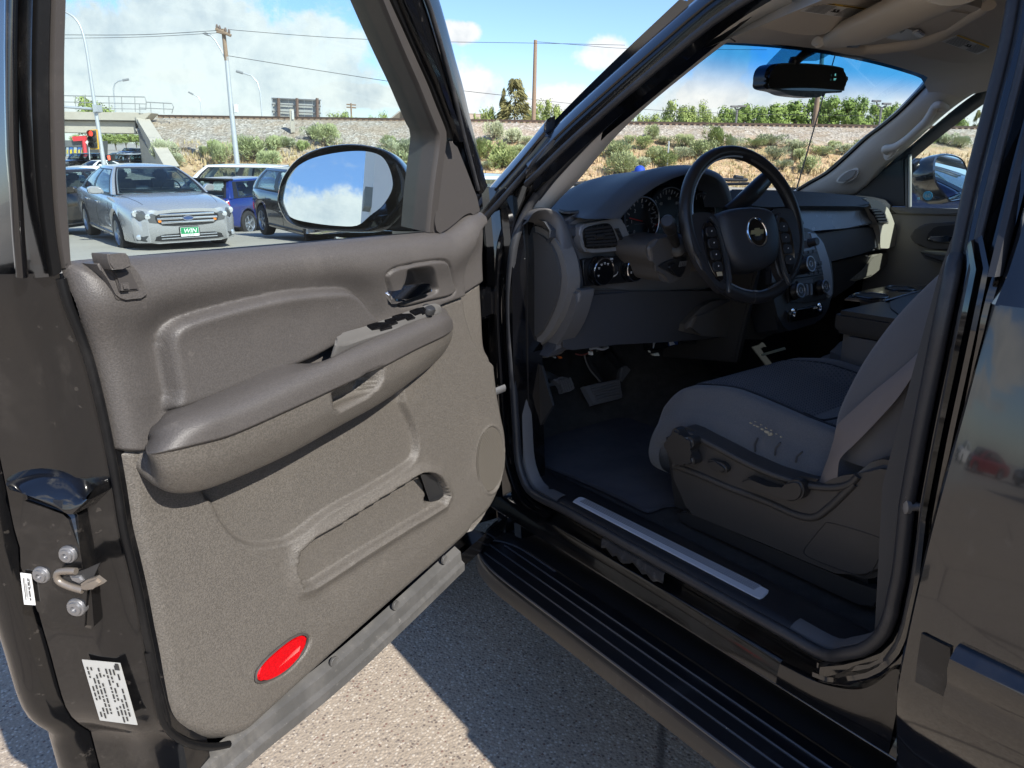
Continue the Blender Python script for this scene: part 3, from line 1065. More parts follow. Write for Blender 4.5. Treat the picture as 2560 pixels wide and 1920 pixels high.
# rear leg
def vleg(name, pin, pout, mat, n0, d, bev=.004):
    a = resample(cr(pin, 4, False), 24)
    b = resample(cr(pout, 4, False), 24)
    rows = [[p-FN*d, p, p.lerp(q, .2)+FN*bev, p.lerp(q, .8)+FN*bev, q, q-FN*d] for p, q in zip(a, b)]
    return grid(name, rows, mat, fdoor)


vleg('rear_frame_trim', onF('v1', [(418, 1560), (412, 1450), (398, 1200), (384, 800), (380, 400), (390, 0), (400, -300)]), onF('v1', [(365, 1590), (335, 1400), (310, 1100), (296, 700), (296, 400), (306, 0), (316, -300)]), TRIMS, 0, .05)
vleg('rear_frame_seal', onF('v1', [(366, 1600), (335, 1400), (310, 1100), (296, 700), (294, 400), (304, 0), (314, -300)], .004), onF('v1', [(290, 1640), (250, 1400), (215, 1100), (190, 700), (186, 400), (194, 0), (204, -300)], .0), RUBBER, 0, .03)
vleg('rear_frame_shell', onF('v1', [(290, 1640), (250, 1400), (215, 1100), (190, 700), (186, 400), (194, 0), (204, -300)], .004), onF('v1', [(-70, 1640), (-80, 1400), (-90, 1100), (-90, 700), (-80, 400), (-70, 0), (-60, -300)], -.12), BLACKD, 0, .03)
tube('rear_frame_ridge', onF('v1', [(130, 1640), (110, 1400), (95, 1150), (75, 900), (68, 600), (66, 300), (70, 0), (75, -300)], -.02), .006, BLACK, fdoor, 8)
# top rail of the frame (above the picture, carries the shadow)
ftop = onF('v2', [(150, -480)], -.01)[0]
rtop = onF('v1', [(200, -300)], -.01)[0]
tube('top_rail', [ftop, ftop.lerp(rtop, .5)+Vector((0, 0, .012)), rtop], .032, BLACKD, fdoor, 10, flat=.6)

# glass
gl_pts = onF('v1', [(425, 1600)], -.03) + onF('v1', [(380, 400), (398, -300)], -.03) + onF('v2', [(-20, -480), (128, 0), (290, 390), (430, 720), (500, 890)], -.03) + onF('v2', [(500, 1240), (450, 1590)], -.03)
glass = slab('door_window', gl_pts, FN, .004, MATS['door_glass'], fdoor, smooth=False)
tube('glass_seal', [p+FN*.012 for p in resample(onF('v1', [(418, 1565)], -.02)+onF('v2', [(100, 1592), (440, 1560)], -.02), 12)], .007, RUBBER, fdoor, 8)

# --- driver mirror outside the glass ----------------------------------------------------------------------
MIRB = M('mirror_cap_black', (.010, .011, .014), .16, spec=.6, coat=.7, dust=(7, .10, (.3, .28, .26)))
MIRG = M('mirror_silver', (.86, .90, .93), .0, metal=1.0)
MGN = np.array([-.725, -.675, .135])
MGN = MGN/np.linalg.norm(MGN)
_c0 = onD(1, [(1455, 815)], -.20)[0]


def onM(pts, off=0.0): return [hitp(p, tuple(MGN), float(MGN @ np.array(_c0))+off) for p in px(1, pts)]


mo = cr(onM([(1204, 880), (1206, 830), (1226, 765), (1285, 690), (1370, 645), (1480, 624), (1590, 628), (1680, 655), (1735, 710), (1765, 780), (1768, 830), (1740, 880), (1700, 930), (1640, 985), (1560, 1001), (1400, 995), (1300, 985), (1240, 955)]), 4)
mc = sum(mo, Vector())/len(mo)
MV = Vector(MGN)
rows = []
for dn, sc in ((-.012, .93), (.004, .945), (.010, .965), (.006, .99), (-.006, 1.0), (-.04, 1.0), (-.08, .94), (-.11, .82), (-.135, .58), (-.145, .2)):
    rows.append([mc+(p-mc)*sc+MV*dn for p in mo])
grid('side_mirror', rows, MIRB, fdoor, cv=True)
slab('mirror_cap', cr(onM([(1690, 700), (1740, 715), (1785, 780), (1806, 818), (1812, 850), (1760, 870), (1720, 900), (1700, 840), (1705, 780)], -.03), 2), MGN, .09, MIRB, fdoor, .018, 4)
slab('mirror_arm', cr(onD(1, [(1640, 985), (1700, 925), (1770, 860), (1815, 812), (1880, 820), (1900, 900), (1880, 985), (1760, 1000)], -.13), 3), DN, .09, MIRB, fdoor, .02, 4)
slab('mirror_arm_cover', cr(onD(1, [(1655, 945), (1680, 930), (1790, 925), (1850, 930), (1840, 985), (1650, 992)], -.125), 3), DN, .02, DARKP, fdoor, .006, 3)
slab('mirror_glass', cr(onM([(1222, 865), (1232, 800), (1262, 740), (1330, 692), (1420, 666), (1520, 653), (1600, 657), (1655, 682), (1688, 745), (1694, 815), (1655, 885), (1600, 930), (1542, 974), (1450, 975), (1350, 963), (1270, 945), (1235, 915)], -.002), 4), MGN, .003, MIRG, fdoor, smooth=False)

# ================================================================== BODY OF THE SUV
def XS(z):      # x of the opening frame on the driver side: upright below the belt, leaning in above it
    return -.90 + max(0, z-1.22)*.36


def onS(zm, pts, off=0.0):
    """onto the side frame surface (upright below z=1.22, leaning in above)"""
    out = []
    for p in px(zm, pts):
        q = hitp(p, (1, 0, 0), -.90+off)
        if q.z > 1.22:
            n = np.array([1, 0, -.36])
            q = hitp(p, tuple(n), -.90+off-.36*1.22)
        out.append(q)
    return out


# --- door opening: inner seal (grey rubber) and painted flange round it --------------------------------
seal_px = onS(2, [(1130, -60), (900, 95), (700, 262), (500, 440), (330, 600), (180, 760), (110, 850)], .03) + \
    onS('v3', [(440, 10), (395, 75), (360, 150), (335, 230), (322, 330), (315, 450), (316, 600), (324, 750), (333, 900), (342, 1050), (352, 1200), (375, 1290), (420, 1360)], .02)
sill_l = [Vector((-.885, y_, .597)) for y_ in (1.20, 1.10, 1.0, .90, .80, .70, .60, .52)]
rear_px = onS('B', [(1290, 605), (1480, 560), (1640, 430), (1720, 250), (1760, 60)], .0) + \
    onS('v6', [(215, 480), (250, 150)], .0) + onS('v5', [(250, 1500), (330, 1050), (400, 700), (470, 350), (540, 20)], .0) + onS('v4', [(545, 1560), (640, 1100), (740, 700), (850, 260), (905, -60), (930, -200)], .02)
seal_path = resample(cr(seal_px + sill_l + rear_px, 5, False), 170)
tube('opening_seal', seal_path, .0108, RUBSOFT, suv, 12, flat=1.0)


def flange(name, path, sec, mat, par=suv):
    """sweep of a section given as (toward the outside x, away from the opening) offsets along the seal path"""
    P = path
    n = len(P)
    ctr = Vector((0, .86, 1.05))
    rows = []
    for i in range(n):
        t = (P[min(i+1, n-1)]-P[max(i-1, 0)]).normalized()
        o = Vector((-1, 0, 0))
        w = t.cross(o).normalized()
        if w.dot(P[i]-Vector((P[i].x, ctr.y, ctr.z))) < 0: w = -w
        rows.append([P[i]+o*a+w*b for a, b in sec])
    return grid(name, rows, mat, par)


for seg_ in ([p for p in seal_path if p.y > 1.235 or p.z > 1.7][:112], [p for p in seal_path if p.y < .535 and p.z < 1.76]):
    k_ = 1 if seg_[0].y > 1 else .52
    flange('door_frame', seg_, [(a, b*k_) for a, b in [(-.04, -.004), (-.012, .012), (-.010, .030), (.004, .036), (.006, .052), (.020, .056), (.022, .070), (.006, .074), (.004, .085)]], BLACK)
for seg_ in ([p for p in seal_path if p.y > 1.24 and p.z < 1.2], [p for p in seal_path if p.y < .6 and p.z < 1.75]):
    flange('frame_inner', seg_, [(-.045, -.012), (-.03, -.012), (-.016, -.008), (-.010, .006)], DASHG)

# --- rocker panel with its sill: one section carried along the opening ----------------------------------
ys = np.linspace(.28, 1.52, 60)
rows = []
for y_ in ys:
    fl_ = 0.012*sstep(y_, .55, .30)
    wv = .0025*sin(y_*9)
    front = sstep(y_, 1.32, 1.50)
    rows.append([Vector((x_, y_, z_)) for x_, z_ in ((-.875, .600), (-.880, .588), (-.868, .572), (-.862, .556), (-.876, .548), (-.890, .550), (-.897, .5485), (-.9015, .544), (-.9065+wv*.3, .531), (-.9115+wv*.4, .518), (-.9145, .509), (-.912, .5055), (-.895, .500), (-.87, .47), (-.80, .42))])
grid('rocker_panel', rows, BLACKD, suv)
tube('rocker_bead', [Vector((-.9125, y_, .5065)) for y_ in np.linspace(.30, 1.5, 20)], .0035, BLACK, suv, 8)
# rear lower corner of the opening, swelling up into the rear body
tc = resample(cr(onX('B', [(700, 700), (1000, 852), (1230, 918), (1420, 935), (1560, 893), (1680, 803), (1760, 746), (1850, 772)], -.909), 4, False), 40)
rows = []
for p in tc:
    lo = Vector((-.9145, p.y, .509))
    rows.append([p+Vector((.03, .004, .004)), p+Vector((.006, .001, .002)), p]+[p.lerp(lo, f)+Vector((-.002*sin(pi*f), 0, 0)) for f in np.linspace(.12, 1, 8)])
grid('rocker_corner', rows, BLACKD, suv)

# --- sill trim, scuff plate --------------------------------------------------------------------------------
SILLP = M('sill_plastic', (.016, .016, .018), .42, bump=(420, .3, .001), dust=(9, .06, (.32, .3, .27)))
rows = []
for y_ in np.linspace(.40, 1.42, 40):
    rows.append([Vector((x_, y_, z_)) for x_, z_ in ((-.865, .594), (-.858, .599), (-.845, .601), (-.79, .603), (-.765, .600), (-.752, .592), (-.748, .575))])
grid('sill_trim', rows, SILLP, suv)
pl = onZ('A', [(855, 195), (868, 180), (910, 155), (940, 155), (965, 168)], .605) + onZ('B', [(560, 0), (597, 15), (590, 40), (545, 82), (510, 93), (480, 80)], .605)
plate = slab('scuff_plate', pl, (0, 0, 1), .003, SILV2, suv, .0015, 2)
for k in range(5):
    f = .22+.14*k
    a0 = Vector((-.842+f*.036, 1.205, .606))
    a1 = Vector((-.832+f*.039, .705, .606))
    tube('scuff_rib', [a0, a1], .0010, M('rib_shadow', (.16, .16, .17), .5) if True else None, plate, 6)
# torn strip of the sill edge
random.seed(11)
TORN = M('torn_rubber', (.020, .020, .022), .85, bump=(60, .9, .006), dust=(30, .25, (.35, .33, .3)))
rows = []
for k in range(16):
    y_ = 1.06-k*.0125
    e_ = random.uniform(-.006, .004)
    rows.append([Vector((-.880, y_, .590)), Vector((-.894, y_+.002, .584+e_*.2)), Vector((-.899+e_*.3, y_-.002, .572+e_)), Vector((-.896+e_*.5, y_+random.uniform(-.004, .004), .563+e_*1.4))])
grid('torn_sill_edge', rows, TORN, suv, thick=.002, angle=25)

# --- running board ----------------------------------------------------------------------------------------------
RB = M('running_board_black', (.0085, .009, .011), .30, spec=.55, bump=(90, .12, .001), var=(6, .3, (.014, .015, .018)), dust=(8, .06, (.3, .29, .28)))
RBE = M('running_board_edge', (.034, .031, .028), .42, spec=.5, bump=(200, .1, .001), dust=(7, .12, (.3, .27, .23)))
zt_ = .447


def rb_w(y_):   # plan: rounded nose at the front end
    nose = 1.425
    f = min(max((nose-y_)/.20, 0), 1)
    xo = -.985-.069*sqrt(max(0, 1-(1-f)**2.0))
    xi = -.985+.062*min(1, sqrt(max(0, 1-(1-min(max((nose-y_)/.12, 0), 1))**2)))
    return xo, xi


ysb = list(np.linspace(-1.6, 1.15, 40)) + [1.19, 1.23, 1.27, 1.30, 1.33, 1.355, 1.375, 1.392, 1.406, 1.416, 1.422, 1.425]
rows = []
for y_ in ysb:
    xo, xi = rb_w(y_)
    w_ = xi-xo
    rows.append([Vector((x_, y_, z_)) for x_, z_ in ((xi+.04*min(1, w_/.12), zt_-.03), (xi+.01*min(1, w_/.12), zt_-.006), (xi, zt_), (xo+.26*w_, zt_), (xo+.0*w_+.004*min(1, w_/.12), zt_), (xo, zt_-.004), (xo-.004*min(1, w_/.12), zt_-.012), (xo-.004*min(1, w_/.12), zt_-.046), (xo+.01*min(1, w_/.12), zt_-.060), (xo+.05*min(1, w_/.12), zt_-.064), (xi+.04*min(1, w_/.12), zt_-.06))])
board = grid('running_board', rows, [RB, RBE], suv, cv=True)
for p in board.data.polygons:
    if p.center.z < zt_-.008 and p.normal.x < -.4 or (p.center.z < zt_-.05): p.material_index = 1
RIBM = M('board_rib', (.06, .063, .072), .30, spec=.6)
for xr in (-.950, -.980, -1.014):
    pts = []
    for y_ in np.linspace(-1.55, 1.42, 60):
        xo, xi = rb_w(y_)
        if xo+.002 < xr < xi+.0005: pts.append(Vector((xr, y_, zt_+.0008)))
    if len(pts) > 2: tube('board_rib', pts, .0026, RIBM, board, 6)
tube('board_rim', [Vector((rb_w(y_)[0]+.0035, y_, zt_+.0005)) for y_ in ysb[20:]] + [Vector((rb_w(y_)[1]-.003, y_, zt_+.0005)) for y_ in ysb[::-1][:12]], .0030, RIBM, board, 6)
# bracket shadow-gap panel between board and rocker, black tray under the front end
rows = [[Vector((x_, y_, z_)) for x_, z_ in ((-.91, .425), (-.87, .432), (-.82, .42))] for y_ in (-1.5, .3, 1.5)]
grid('rocker_underside', rows, DARKP, suv)
slab('splash_tray', cr(onZ('A', [(90, 410), (180, 350), (300, 380), (600, 560), (900, 800), (700, 760), (350, 590), (130, 545), (0, 590), (40, 500)], .41), 2), (0, 0, 1), .03, M('tray_grey', (.03, .03, .032), .5, dust=(20, .3, (.3, .28, .24))), suv, .006, 2)

# --- rear door and its glass, centre pillar ----------------------------------------------------------------------
def skin(z):        # body side, x at height z (driver side): falls away inwards above the swage
    if z < .72: return -1.0+(1.9*(.72-z)**2 if z > .64 else .01216+.30*(.64-z))
    t = min(z, 1.235)-.72
    b = -1.0+.02*t+.25*min(t, .3)**2
    if t > .3: b += .15*(t-.3)+.09*(t-.3)**2
    if z > 1.235: b += .008+(z-1.235)*.36
    return b


ze = list(np.linspace(.455, .60, 10)) + list(np.linspace(.61, .75, 12)) + list(np.linspace(.77, 1.20, 20)) + [1.215, 1.225, 1.235]


def edge_y(z):      # leading edge of the rear door
    return float(np.interp(z, [.45, .55, .7, .95, 1.1, 1.2, 1.24, 1.3, 1.5, 1.75], [.368, .355, .357, .355, .352, .352, .353, .352, .362, .39]))


rows = []
for z_ in ze:
    e = edge_y(z_)
    r = [Vector((skin(z_)+.055, e-.010, z_)), Vector((skin(z_)+.020, e-.003, z_)), Vector((skin(z_)+.006, e, z_)), Vector((skin(z_)-.001, e-.005, z_)), Vector((skin(z_)-.002, e-.014, z_)), Vector((skin(z_)-.003, e-.03, z_))]
    for y_ in (.26, .18, .08, -.05, -.2, -.4, -.6): r.append(Vector((skin(z_)-.003, y_, z_)))
    rows.append(r)
rdoor = grid('rear_door', rows, BLACK, suv)
rdoor['label'] = 'closed rear door, black paint mirroring the car park'
# window surround, moulding and glass above the belt
rows = []
for z_ in np.linspace(1.234, 1.74, 14):
    e = edge_y(z_)
    k = skin(z_)
    rows.append([Vector((k+.04, e-.004, z_)), Vector((k+.004, e-.002, z_)), Vector((k-.002, e-.008, z_)), Vector((k-.002, e-.035, z_)), Vector((k+.002, e-.042, z_)), Vector((k+.010, e-.044, z_))])
grid('window_surround', rows, BLACK, rdoor)
mb0, mb1 = onX('G', [(1738, 885), (1832, 890)], -.915)
mt0, mt1 = onS('G', [(1955, 0), (2050, 0)])
rows = []
for f in np.linspace(0, 1.9, 16):
    p, q = mb0.lerp(mt0, f), mb1.lerp(mt1, f)
    rows.append([p+Vector((.012, 0, 0)), p, p.lerp(q, .15)+Vector((-.008, 0, 0)), p.lerp(q, .85)+Vector((-.008, 0, 0)), q, q+Vector((.012, 0, 0))])
grid('window_moulding', rows, RUBSOFT, rdoor, caps=True)
slab('rear_window', [Vector((skin(z_)+.006, y_, z_)) for y_, z_ in ((.30, 1.25), (.305, 1.5), (.32, 1.73), (-.62, 1.73), (-.62, 1.25))], (-1, 0, -.4), .004, MATS['dark_glass'], rdoor, smooth=False)
# body side moulding: end block and ribbed strip
mb = onX('v6', [(338, 862), (345, 868), (515, 945), (512, 1010), (498, 1120), (475, 1240), (300, 1150), (318, 1000)], -1.004)
slab('moulding_end', cr(mb, 1), (-1, 0, 0), .02, M('moulding_black', (.012, .012, .013), .32, bump=(200, .1, .0006), dust=(9, .1, (.3, .28, .25))), rdoor, .006, 3)
ma, mb_ = onX(6, [(1903, 728), (2200, 872)], -1.015)
rows = []
for k in range(14):
    y_ = ma.y-.002-k*.065
    zt = ma.z+(mb_.z-ma.z)*(ma.y-y_)/(ma.y-mb_.y)
    rows.append([Vector((x_, y_, zt+dz)) for x_, dz in ((-.985, .004), (-1.010, .001), (-1.024, -.010), (-1.026, -.024), (-1.018, -.046), (-1.017, -.054), (-1.020, -.066), (-1.014, -.098), (-.985, -.106))])
grid('side_moulding', rows, BLACK, rdoor, caps=True)

# centre pillar: steps of rubber and steel between opening seal and rear door edge
rows, rows2 = [], []
for z_ in np.linspace(.50, 1.78, 46):
    sx = -.90+max(0, z_-1.22)*.36
    pz = [p for p in seal_path if p.y < .75]
    y0 = float(np.interp(z_, *zip(*sorted((p.z, p.y) for p in pz))))
    e = edge_y(z_)
    rows.append([Vector((sx+.004, y0-.012, z_)), Vector((sx-.006, y0-.020, z_)), Vector((sx-.004, y0*.6+e*.4, z_)), Vector((sx+.012, y0*.45+e*.55, z_)), Vector((sx+.012, y0*.3+e*.7, z_)), Vector((sx-.004, y0*.25+e*.75, z_)), Vector((sx-.002, y0*.12+e*.88, z_)), Vector((sx+.03, e-.006, z_)), Vector((sx+.06, e-.03, z_))])
grid('centre_pillar', rows, [BLACK], suv)
tube('pillar_bead', [Vector((-.905+max(0, z_-1.22)*.36, float(np.interp(z_, *zip(*sorted((p.z, p.y) for p in pz))))*.60+edge_y(z_)*.40, z_)) for z_ in np.linspace(.66, 1.78, 30)], .0055, RUBSOFT, suv, 10)
st_ = onX('v5', [(345, 1495)], -.895)[0]
lathe('door_striker', [(.012, 0), (.012, .008), (.007, .010), (.007, .035), (.011, .036), (.011, .042), (.004, .044)], st_+Vector((.02, -.006, 0)), (-.75, .55, 0), STEEL, suv, 18)
box('striker_plate', st_+Vector((.022, -.016, .008)), (.006, .03, .05), STEEL, suv, None, .002)
# rear door hinge seen in the gap
for z_ in (.66,): box('rear_door_hinge', (-.925, .372, z_), (.03, .014, .06), BLACK, suv, None, .004)

# --- front pillar and roof rail on the outside ------------------------------------------------------------------
# outer pillar skin: between the opening and the windscreen edge, continuing over the roof
pil_in = onS('v2', [(830, 1475), (1000, 1290), (1150, 1120), (1338, 905)], -.025) + onS(2, [(60, 800), (250, 620), (480, 420), (700, 235), (850, 112), (1010, 0), (1130, -80)], -.025)
pil_in += [Vector((-.735, y_, z_)) for y_, z_ in ((.78, 1.795), (.4, 1.82), (.0, 1.83), (-.6, 1.83))]
PI_ = resample(cr(pil_in, 4, False), 60)
rows = []
for i, p in enumerate(PI_):
    t = (PI_[min(i+1, 59)]-PI_[max(i-1, 0)]).normalized()
    w = t.cross(Vector((-1, 0, 0))).normalized()
    if w.z < 0: w = -w
    rows.append([p+Vector((.04, 0, 0))-w*.006, p-w*.004, p+Vector((-.006, 0, 0))+w*.004, p+Vector((-.008, 0, 0))+w*.022, p+Vector((.0, 0, 0))+w*.026, p+Vector((.002, 0, 0))+w*.034, p+Vector((-.002, 0, 0))+w*.038, p+Vector((.012, 0, 0))+w*.062, p+Vector((.030, 0, 0))+w*.078, p+Vector((.06, 0, 0))+w*.088])
pilo = grid('windscreen_pillar', rows, BLACKD, suv)
tube('pillar_seal', [p+Vector((-.004, 0, 0))-((PI_[min(i+1, 59)]-PI_[max(i-1, 0)]).normalized().cross(Vector((-1, 0, 0))))*0 for i, p in enumerate(PI_)], .008, RUBSOFT, suv, 8)
# mirror-side corner below the pillar, fender edge and hinge pillar
slab('cowl_corner', onX('v2', [(800, 1400), (835, 1480), (835, 1660), (1000, 1660), (1005, 1500), (1080, 1320), (1160, 1200), (1020, 1250), (900, 1360)], -.87), (-1, 0, 0), .06, BLACKD, suv, .006, 2)
rows = []
for z_ in np.linspace(.44, 1.36, 30):
    y0 = float(np.interp(z_, [.44, .60, .80, 1.0, 1.2, 1.36], [1.40, 1.415, 1.425, 1.43, 1.43, 1.45]))
    rows.append([Vector((-.80, y0-.03, z_)), Vector((-.885, y0-.018, z_)), Vector((-.89, y0+.005, z_)), Vector((-.875, y0+.02, z_)), Vector((-.90, y0+.035, z_)), Vector((-.905, y0+.06, z_)), Vector((-.86, y0+.08, z_)), Vector((-.87, y0+.12, z_)), Vector((-.96, y0+.13, z_)), Vector((-.975, y0+.14, z_)), Vector((-.985, y0+.25, z_)), Vector((-.99, y0+.40, z_))])
grid('hinge_pillar', rows, BLACK, suv)
for z_ in (.66, 1.08):
    box('front_door_hinge', (-.945, 1.47, z_), (.09, .05, .075), BLACK, suv, Matrix.Rotation(.5, 3, 'Z'), .01)
tube('check_strap', [Vector((-.90, 1.43, .86)), Vector((-1.0, 1.40, .86))], .010, STEEL, suv, 8, flat=.5)
# --- front wing, bonnet, roof, far side and tail: closes the body, throws its shadow ----------------------------------
def mirrorx(rows): return [[Vector((-p.x, p.y, p.z)) for p in r] for r in rows]


wing = []
for y_ in np.linspace(1.56, 2.75, 24):
    d_ = abs(y_-2.22)
    zl = .42 if d_ > .47 else .42+sqrt(max(0, .47**2-d_**2))*.93
    bw = .99-.10*sstep(y_, 2.2, 2.8)
    top_ = 1.235-.08*sstep(y_, 1.6, 2.8)
    wing.append([Vector((-bw+.03, y_, max(zl, .44))), Vector((-bw, y_, zl+.03)), Vector((-bw-.01, y_, max(.95, zl+.05))), Vector((-bw, y_, top_-.09)), Vector((-bw+.03, y_, top_-.02)), Vector((-bw+.10, y_, top_))])
grid('front_wing', wing, BLACK, suv)
grid('front_wing', mirrorx(wing), BLACK, suv)
rows = [[Vector((x_, y_, 1.25-.08*sstep(y_, 1.7, 2.8)+.03*(1-(x_/.9)**2))) for x_ in np.linspace(-.89, .89, 14)] for y_ in np.linspace(1.72, 2.75, 14)]
bonnet = grid('bonnet', rows, BLACK, suv)
rows = [[Vector((x_, 2.75+.06*(1-(x_/.95)**2)+(.04 if k in (1, 2) else 0), z_)) for x_ in np.linspace(-.9, .9, 12)] for k, z_ in enumerate((1.17, 1.0, .7, .45))]
grid('front_end', rows, BLACK, suv)
rows = []
for y_, zc_, in ((1.02, 1.745), (.95, 1.775), (.85, 1.80), (.6, 1.835), (.2, 1.86), (-.5, 1.865), (-1.5, 1.85), (-2.3, 1.82)):
    rows.append([Vector((x_, y_-.05*(x_/.7)**2, zc_-.035*(x_/.7)**2)) for x_ in np.linspace(-.705, .705, 14)])
grid('roof', rows, BLACK, suv)
# sides behind the front doors, and the passenger side
def side_rows(y0, y1, z0, z1, sgn, n=10):
    return [[Vector((sgn*-skin(z_), y_, z_)) for y_ in np.linspace(y0, y1, 6)] for z_ in np.linspace(z0, z1, n)]


grid('rear_quarter', side_rows(-.605, -2.4, .5, 1.235, -1), BLACK, suv)
grid('rear_quarter', side_rows(-.605, -2.4, .5, 1.235, 1), BLACK, suv)
grid('roof_rail', [[Vector((s_*.705, y_, 1.83-.0)), Vector((s_*.74, y_, 1.80)), Vector((s_*.765, y_, 1.735))] for s_ in (-1,) for y_ in (.36, -.3, -1.4, -2.3)], BLACK, suv)
grid('roof_rail', [[Vector((.705, y_, 1.83)), Vector((.74, y_, 1.80)), Vector((.765, y_, 1.735))] for y_ in (.9, .36, -.3, -1.4, -2.3)], BLACK, suv)
grid('roof_rail', [[Vector((.766, y_, 1.737)), Vector((.68, y_, 1.737))] for y_ in (1.15, -.3, -2.3)], BLACK, suv)
for s_ in (-1, 1):
    for y0, y1 in ((-.62, -.74), (-1.5, -1.62), (-2.3, -2.4)):
        slab('side_pillar', [Vector((-s_*skin(1.235), y0, 1.235)), Vector((-s_*skin(1.74), y0, 1.74)), Vector((-s_*skin(1.74), y1, 1.74)), Vector((-s_*skin(1.235), y1, 1.235))], (s_, 0, .4), .03, BLACK, suv)
    for y0, y1 in ((-.74, -1.5), (-1.62, -2.3)):
        slab('quarter_window', [Vector((-s_*(skin(1.235)+.01), y0, 1.235)), Vector((-s_*(skin(1.74)+.01), y0, 1.74)), Vector((-s_*(skin(1.74)+.01), y1, 1.74)), Vector((-s_*(skin(1.235)+.01), y1, 1.235))], (s_, 0, .4), .004, MATS['dark_glass'], suv, smooth=False)
slab('tailgate', [Vector((-.93, -2.42, .5)), Vector((.93, -2.42, .5)), Vector((.93, -2.42, 1.235)), Vector((.72, -2.36, 1.80)), Vector((-.72, -2.36, 1.80)), Vector((-.93, -2.42, 1.235))], (0, -1, 0), .05, BLACK, suv)
slab('load_floor', [Vector((-.85, .25, .56)), Vector((.85, .25, .56)), Vector((.85, -2.4, .56)), Vector((-.85, -2.4, .56))], (0, 0, 1), .06, DARKP, suv)
grid('rear_trim', [[Vector((s_, y_, .56)), Vector((s_, y_, 1.24))] for s_ in (.86,) for y_ in (.3, -1.0, -2.38)], DASHG, suv)
grid('rear_trim', [[Vector((s_, y_, .56)), Vector((s_, y_, 1.24))] for s_ in (-.86,) for y_ in (.3, -1.0, -2.38)], DASHG, suv)
# rear bench so the cabin is not empty behind the front seats
slab('rear_bench', [Vector((-.75, -.75, .60)), Vector((-.75, -.25, .60)), Vector((-.75, -.22, .92)), Vector((-.75, -.70, .92)), Vector((-.75, -.9, 1.45)), Vector((-.75, -1.05, 1.45))], (-1, 0, 0), 1.5, CLOTH, suv, .03, 3)
slab('far_side', [Vector((.95, 1.55, .45)), Vector((.95, -.62, .45)), Vector((.95, -.62, .52)), Vector((.95, 1.55, .52))], (1, 0, 0), .1, BLACK, suv)

# wheels
def wheel(parent, c, R, w, axis=(1, 0, 0), spokes=6, rimmat=None, name='wheel'):
    ax = Vector(axis).normalized()
    o = lathe(name, [(R*.66, -w*.5), (R*.90, -w*.5), (R*.97, -w*.42), (R, -w*.2), (R, w*.2), (R*.97, w*.42), (R*.90, w*.5), (R*.66, w*.5), (R*.64, w*.3), (R*.62, -w*.3)], c, ax, TYRE, parent, 36)
    rm = rimmat or SILVERP
    bm = bmesh.new()
    lathe('', [(R*.64, -w*.45), (R*.67, w*.46), (R*.64, w*.50), (R*.60, w*.40), (R*.58, -w*.1), (R*.2, -w*.15), (.01, -w*.15)], c, ax, None, None, 36, bm)
    a = Vector((0, 0, 1))
    u_ = (a-ax*a.dot(ax)).normalized()
    v_ = ax.cross(u_)
    for k in range(spokes):
        an = 2*pi*k/spokes+.2
        d_ = u_*cos(an)+v_*sin(an)
        e_ = ax.cross(d_)
        q = []
        for rad, hw, h in ((R*.10, R*.075, w*.40), (R*.35, R*.07, w*.40), (R*.61, R*.10, w*.36)):
            q.append([Vector(c)+d_*rad+e_*hw+ax*h, Vector(c)+d_*rad-e_*hw+ax*h, Vector(c)+d_*rad-e_*hw*1.1+ax*(h-w*.14), Vector(c)+d_*rad+e_*hw*1.1+ax*(h-w*.14)])
        vs = [[bm.verts.new(p) for p in r] for r in q]
        for A, B in zip(vs, vs[1:]):
            for i in range(4): bm.faces.new((A[i], A[(i+1) % 4], B[(i+1) % 4], B[i]))
    lathe('', [(R*.15, w*.25), (R*.15, w*.42), (R*.10, w*.46), (.005, w*.46)], c, ax, None, None, 20, bm)
    frombm('rim', bm, rm, o)
    return o


for x_, y_ in ((-.86, 2.22), (.86, 2.22), (-.86, -.78-1.0), (.86, -.78-1.0)):
    wheel(suv, (x_, y_, .405), .40, .27, (-1 if x_ < 0 else 1, 0, 0))

# ================================================================== CABIN
# --- floor, kick panel, fire wall ------------------------------------------------------------------------------
rows = []
for y_ in np.linspace(.30, 2.1, 30):
    z0 = .575 if y_ < 1.62 else .575+(y_-1.62)*.75
    rows.append([Vector((x_, y_, z0+dz)) for x_, dz in ((-.765, .012), (-.72, .0), (-.5, 0), (-.3, 0), (-.22, .03), (-.14, .10), (.0, .115), (.14, .10), (.22, .03), (.3, 0), (.86, 0))])
grid('floor_carpet', rows, CARPET, suv)
slab('fire_wall', [Vector((-.88, 1.98, .55)), Vector((.88, 1.98, .55)), Vector((.88, 1.90, 1.30)), Vector((-.88, 1.90, 1.30))], (0, -1, 0), .02, DARKP, suv)
slab('kick_panel', onX('v3', [(355, 660), (372, 700), (440, 760), (470, 780), (520, 960), (440, 1090), (430, 1200), (400, 1300), (372, 1220), (362, 1000)], -.80), (1, 0, 0), .01, DARKP, suv, .003)
rows = [[Vector((-.845, y_, z_)) for y_ in (1.40, 1.5, 1.7, 1.95)] for z_ in (.58, .8, 1.0, 1.3)]
grid('kick_panel', rows, DARKP, suv)
grid('kick_panel', [[Vector((.85, y_, z_)) for y_ in (1.40, 1.7, 1.95)] for z_ in (.55, 1.0, 1.3)], DARKP, suv)

grid('sun_dim_sheet', [[Vector((x_, y_, (.575 if y_ < 1.62 else .575+(y_-1.62)*.75)+.008)) for x_ in (.26, .82)] for y_ in (1.15, 1.62, 1.95)], M('sun_dim_black', (.010, .010, .011), .8), suv)  # unseen black sheet added to dim the sun patch on the passenger floor

# --- dashboard ---------------------------------------------------------------------------------------------------
dash = empty('dashboard', parent=suv)
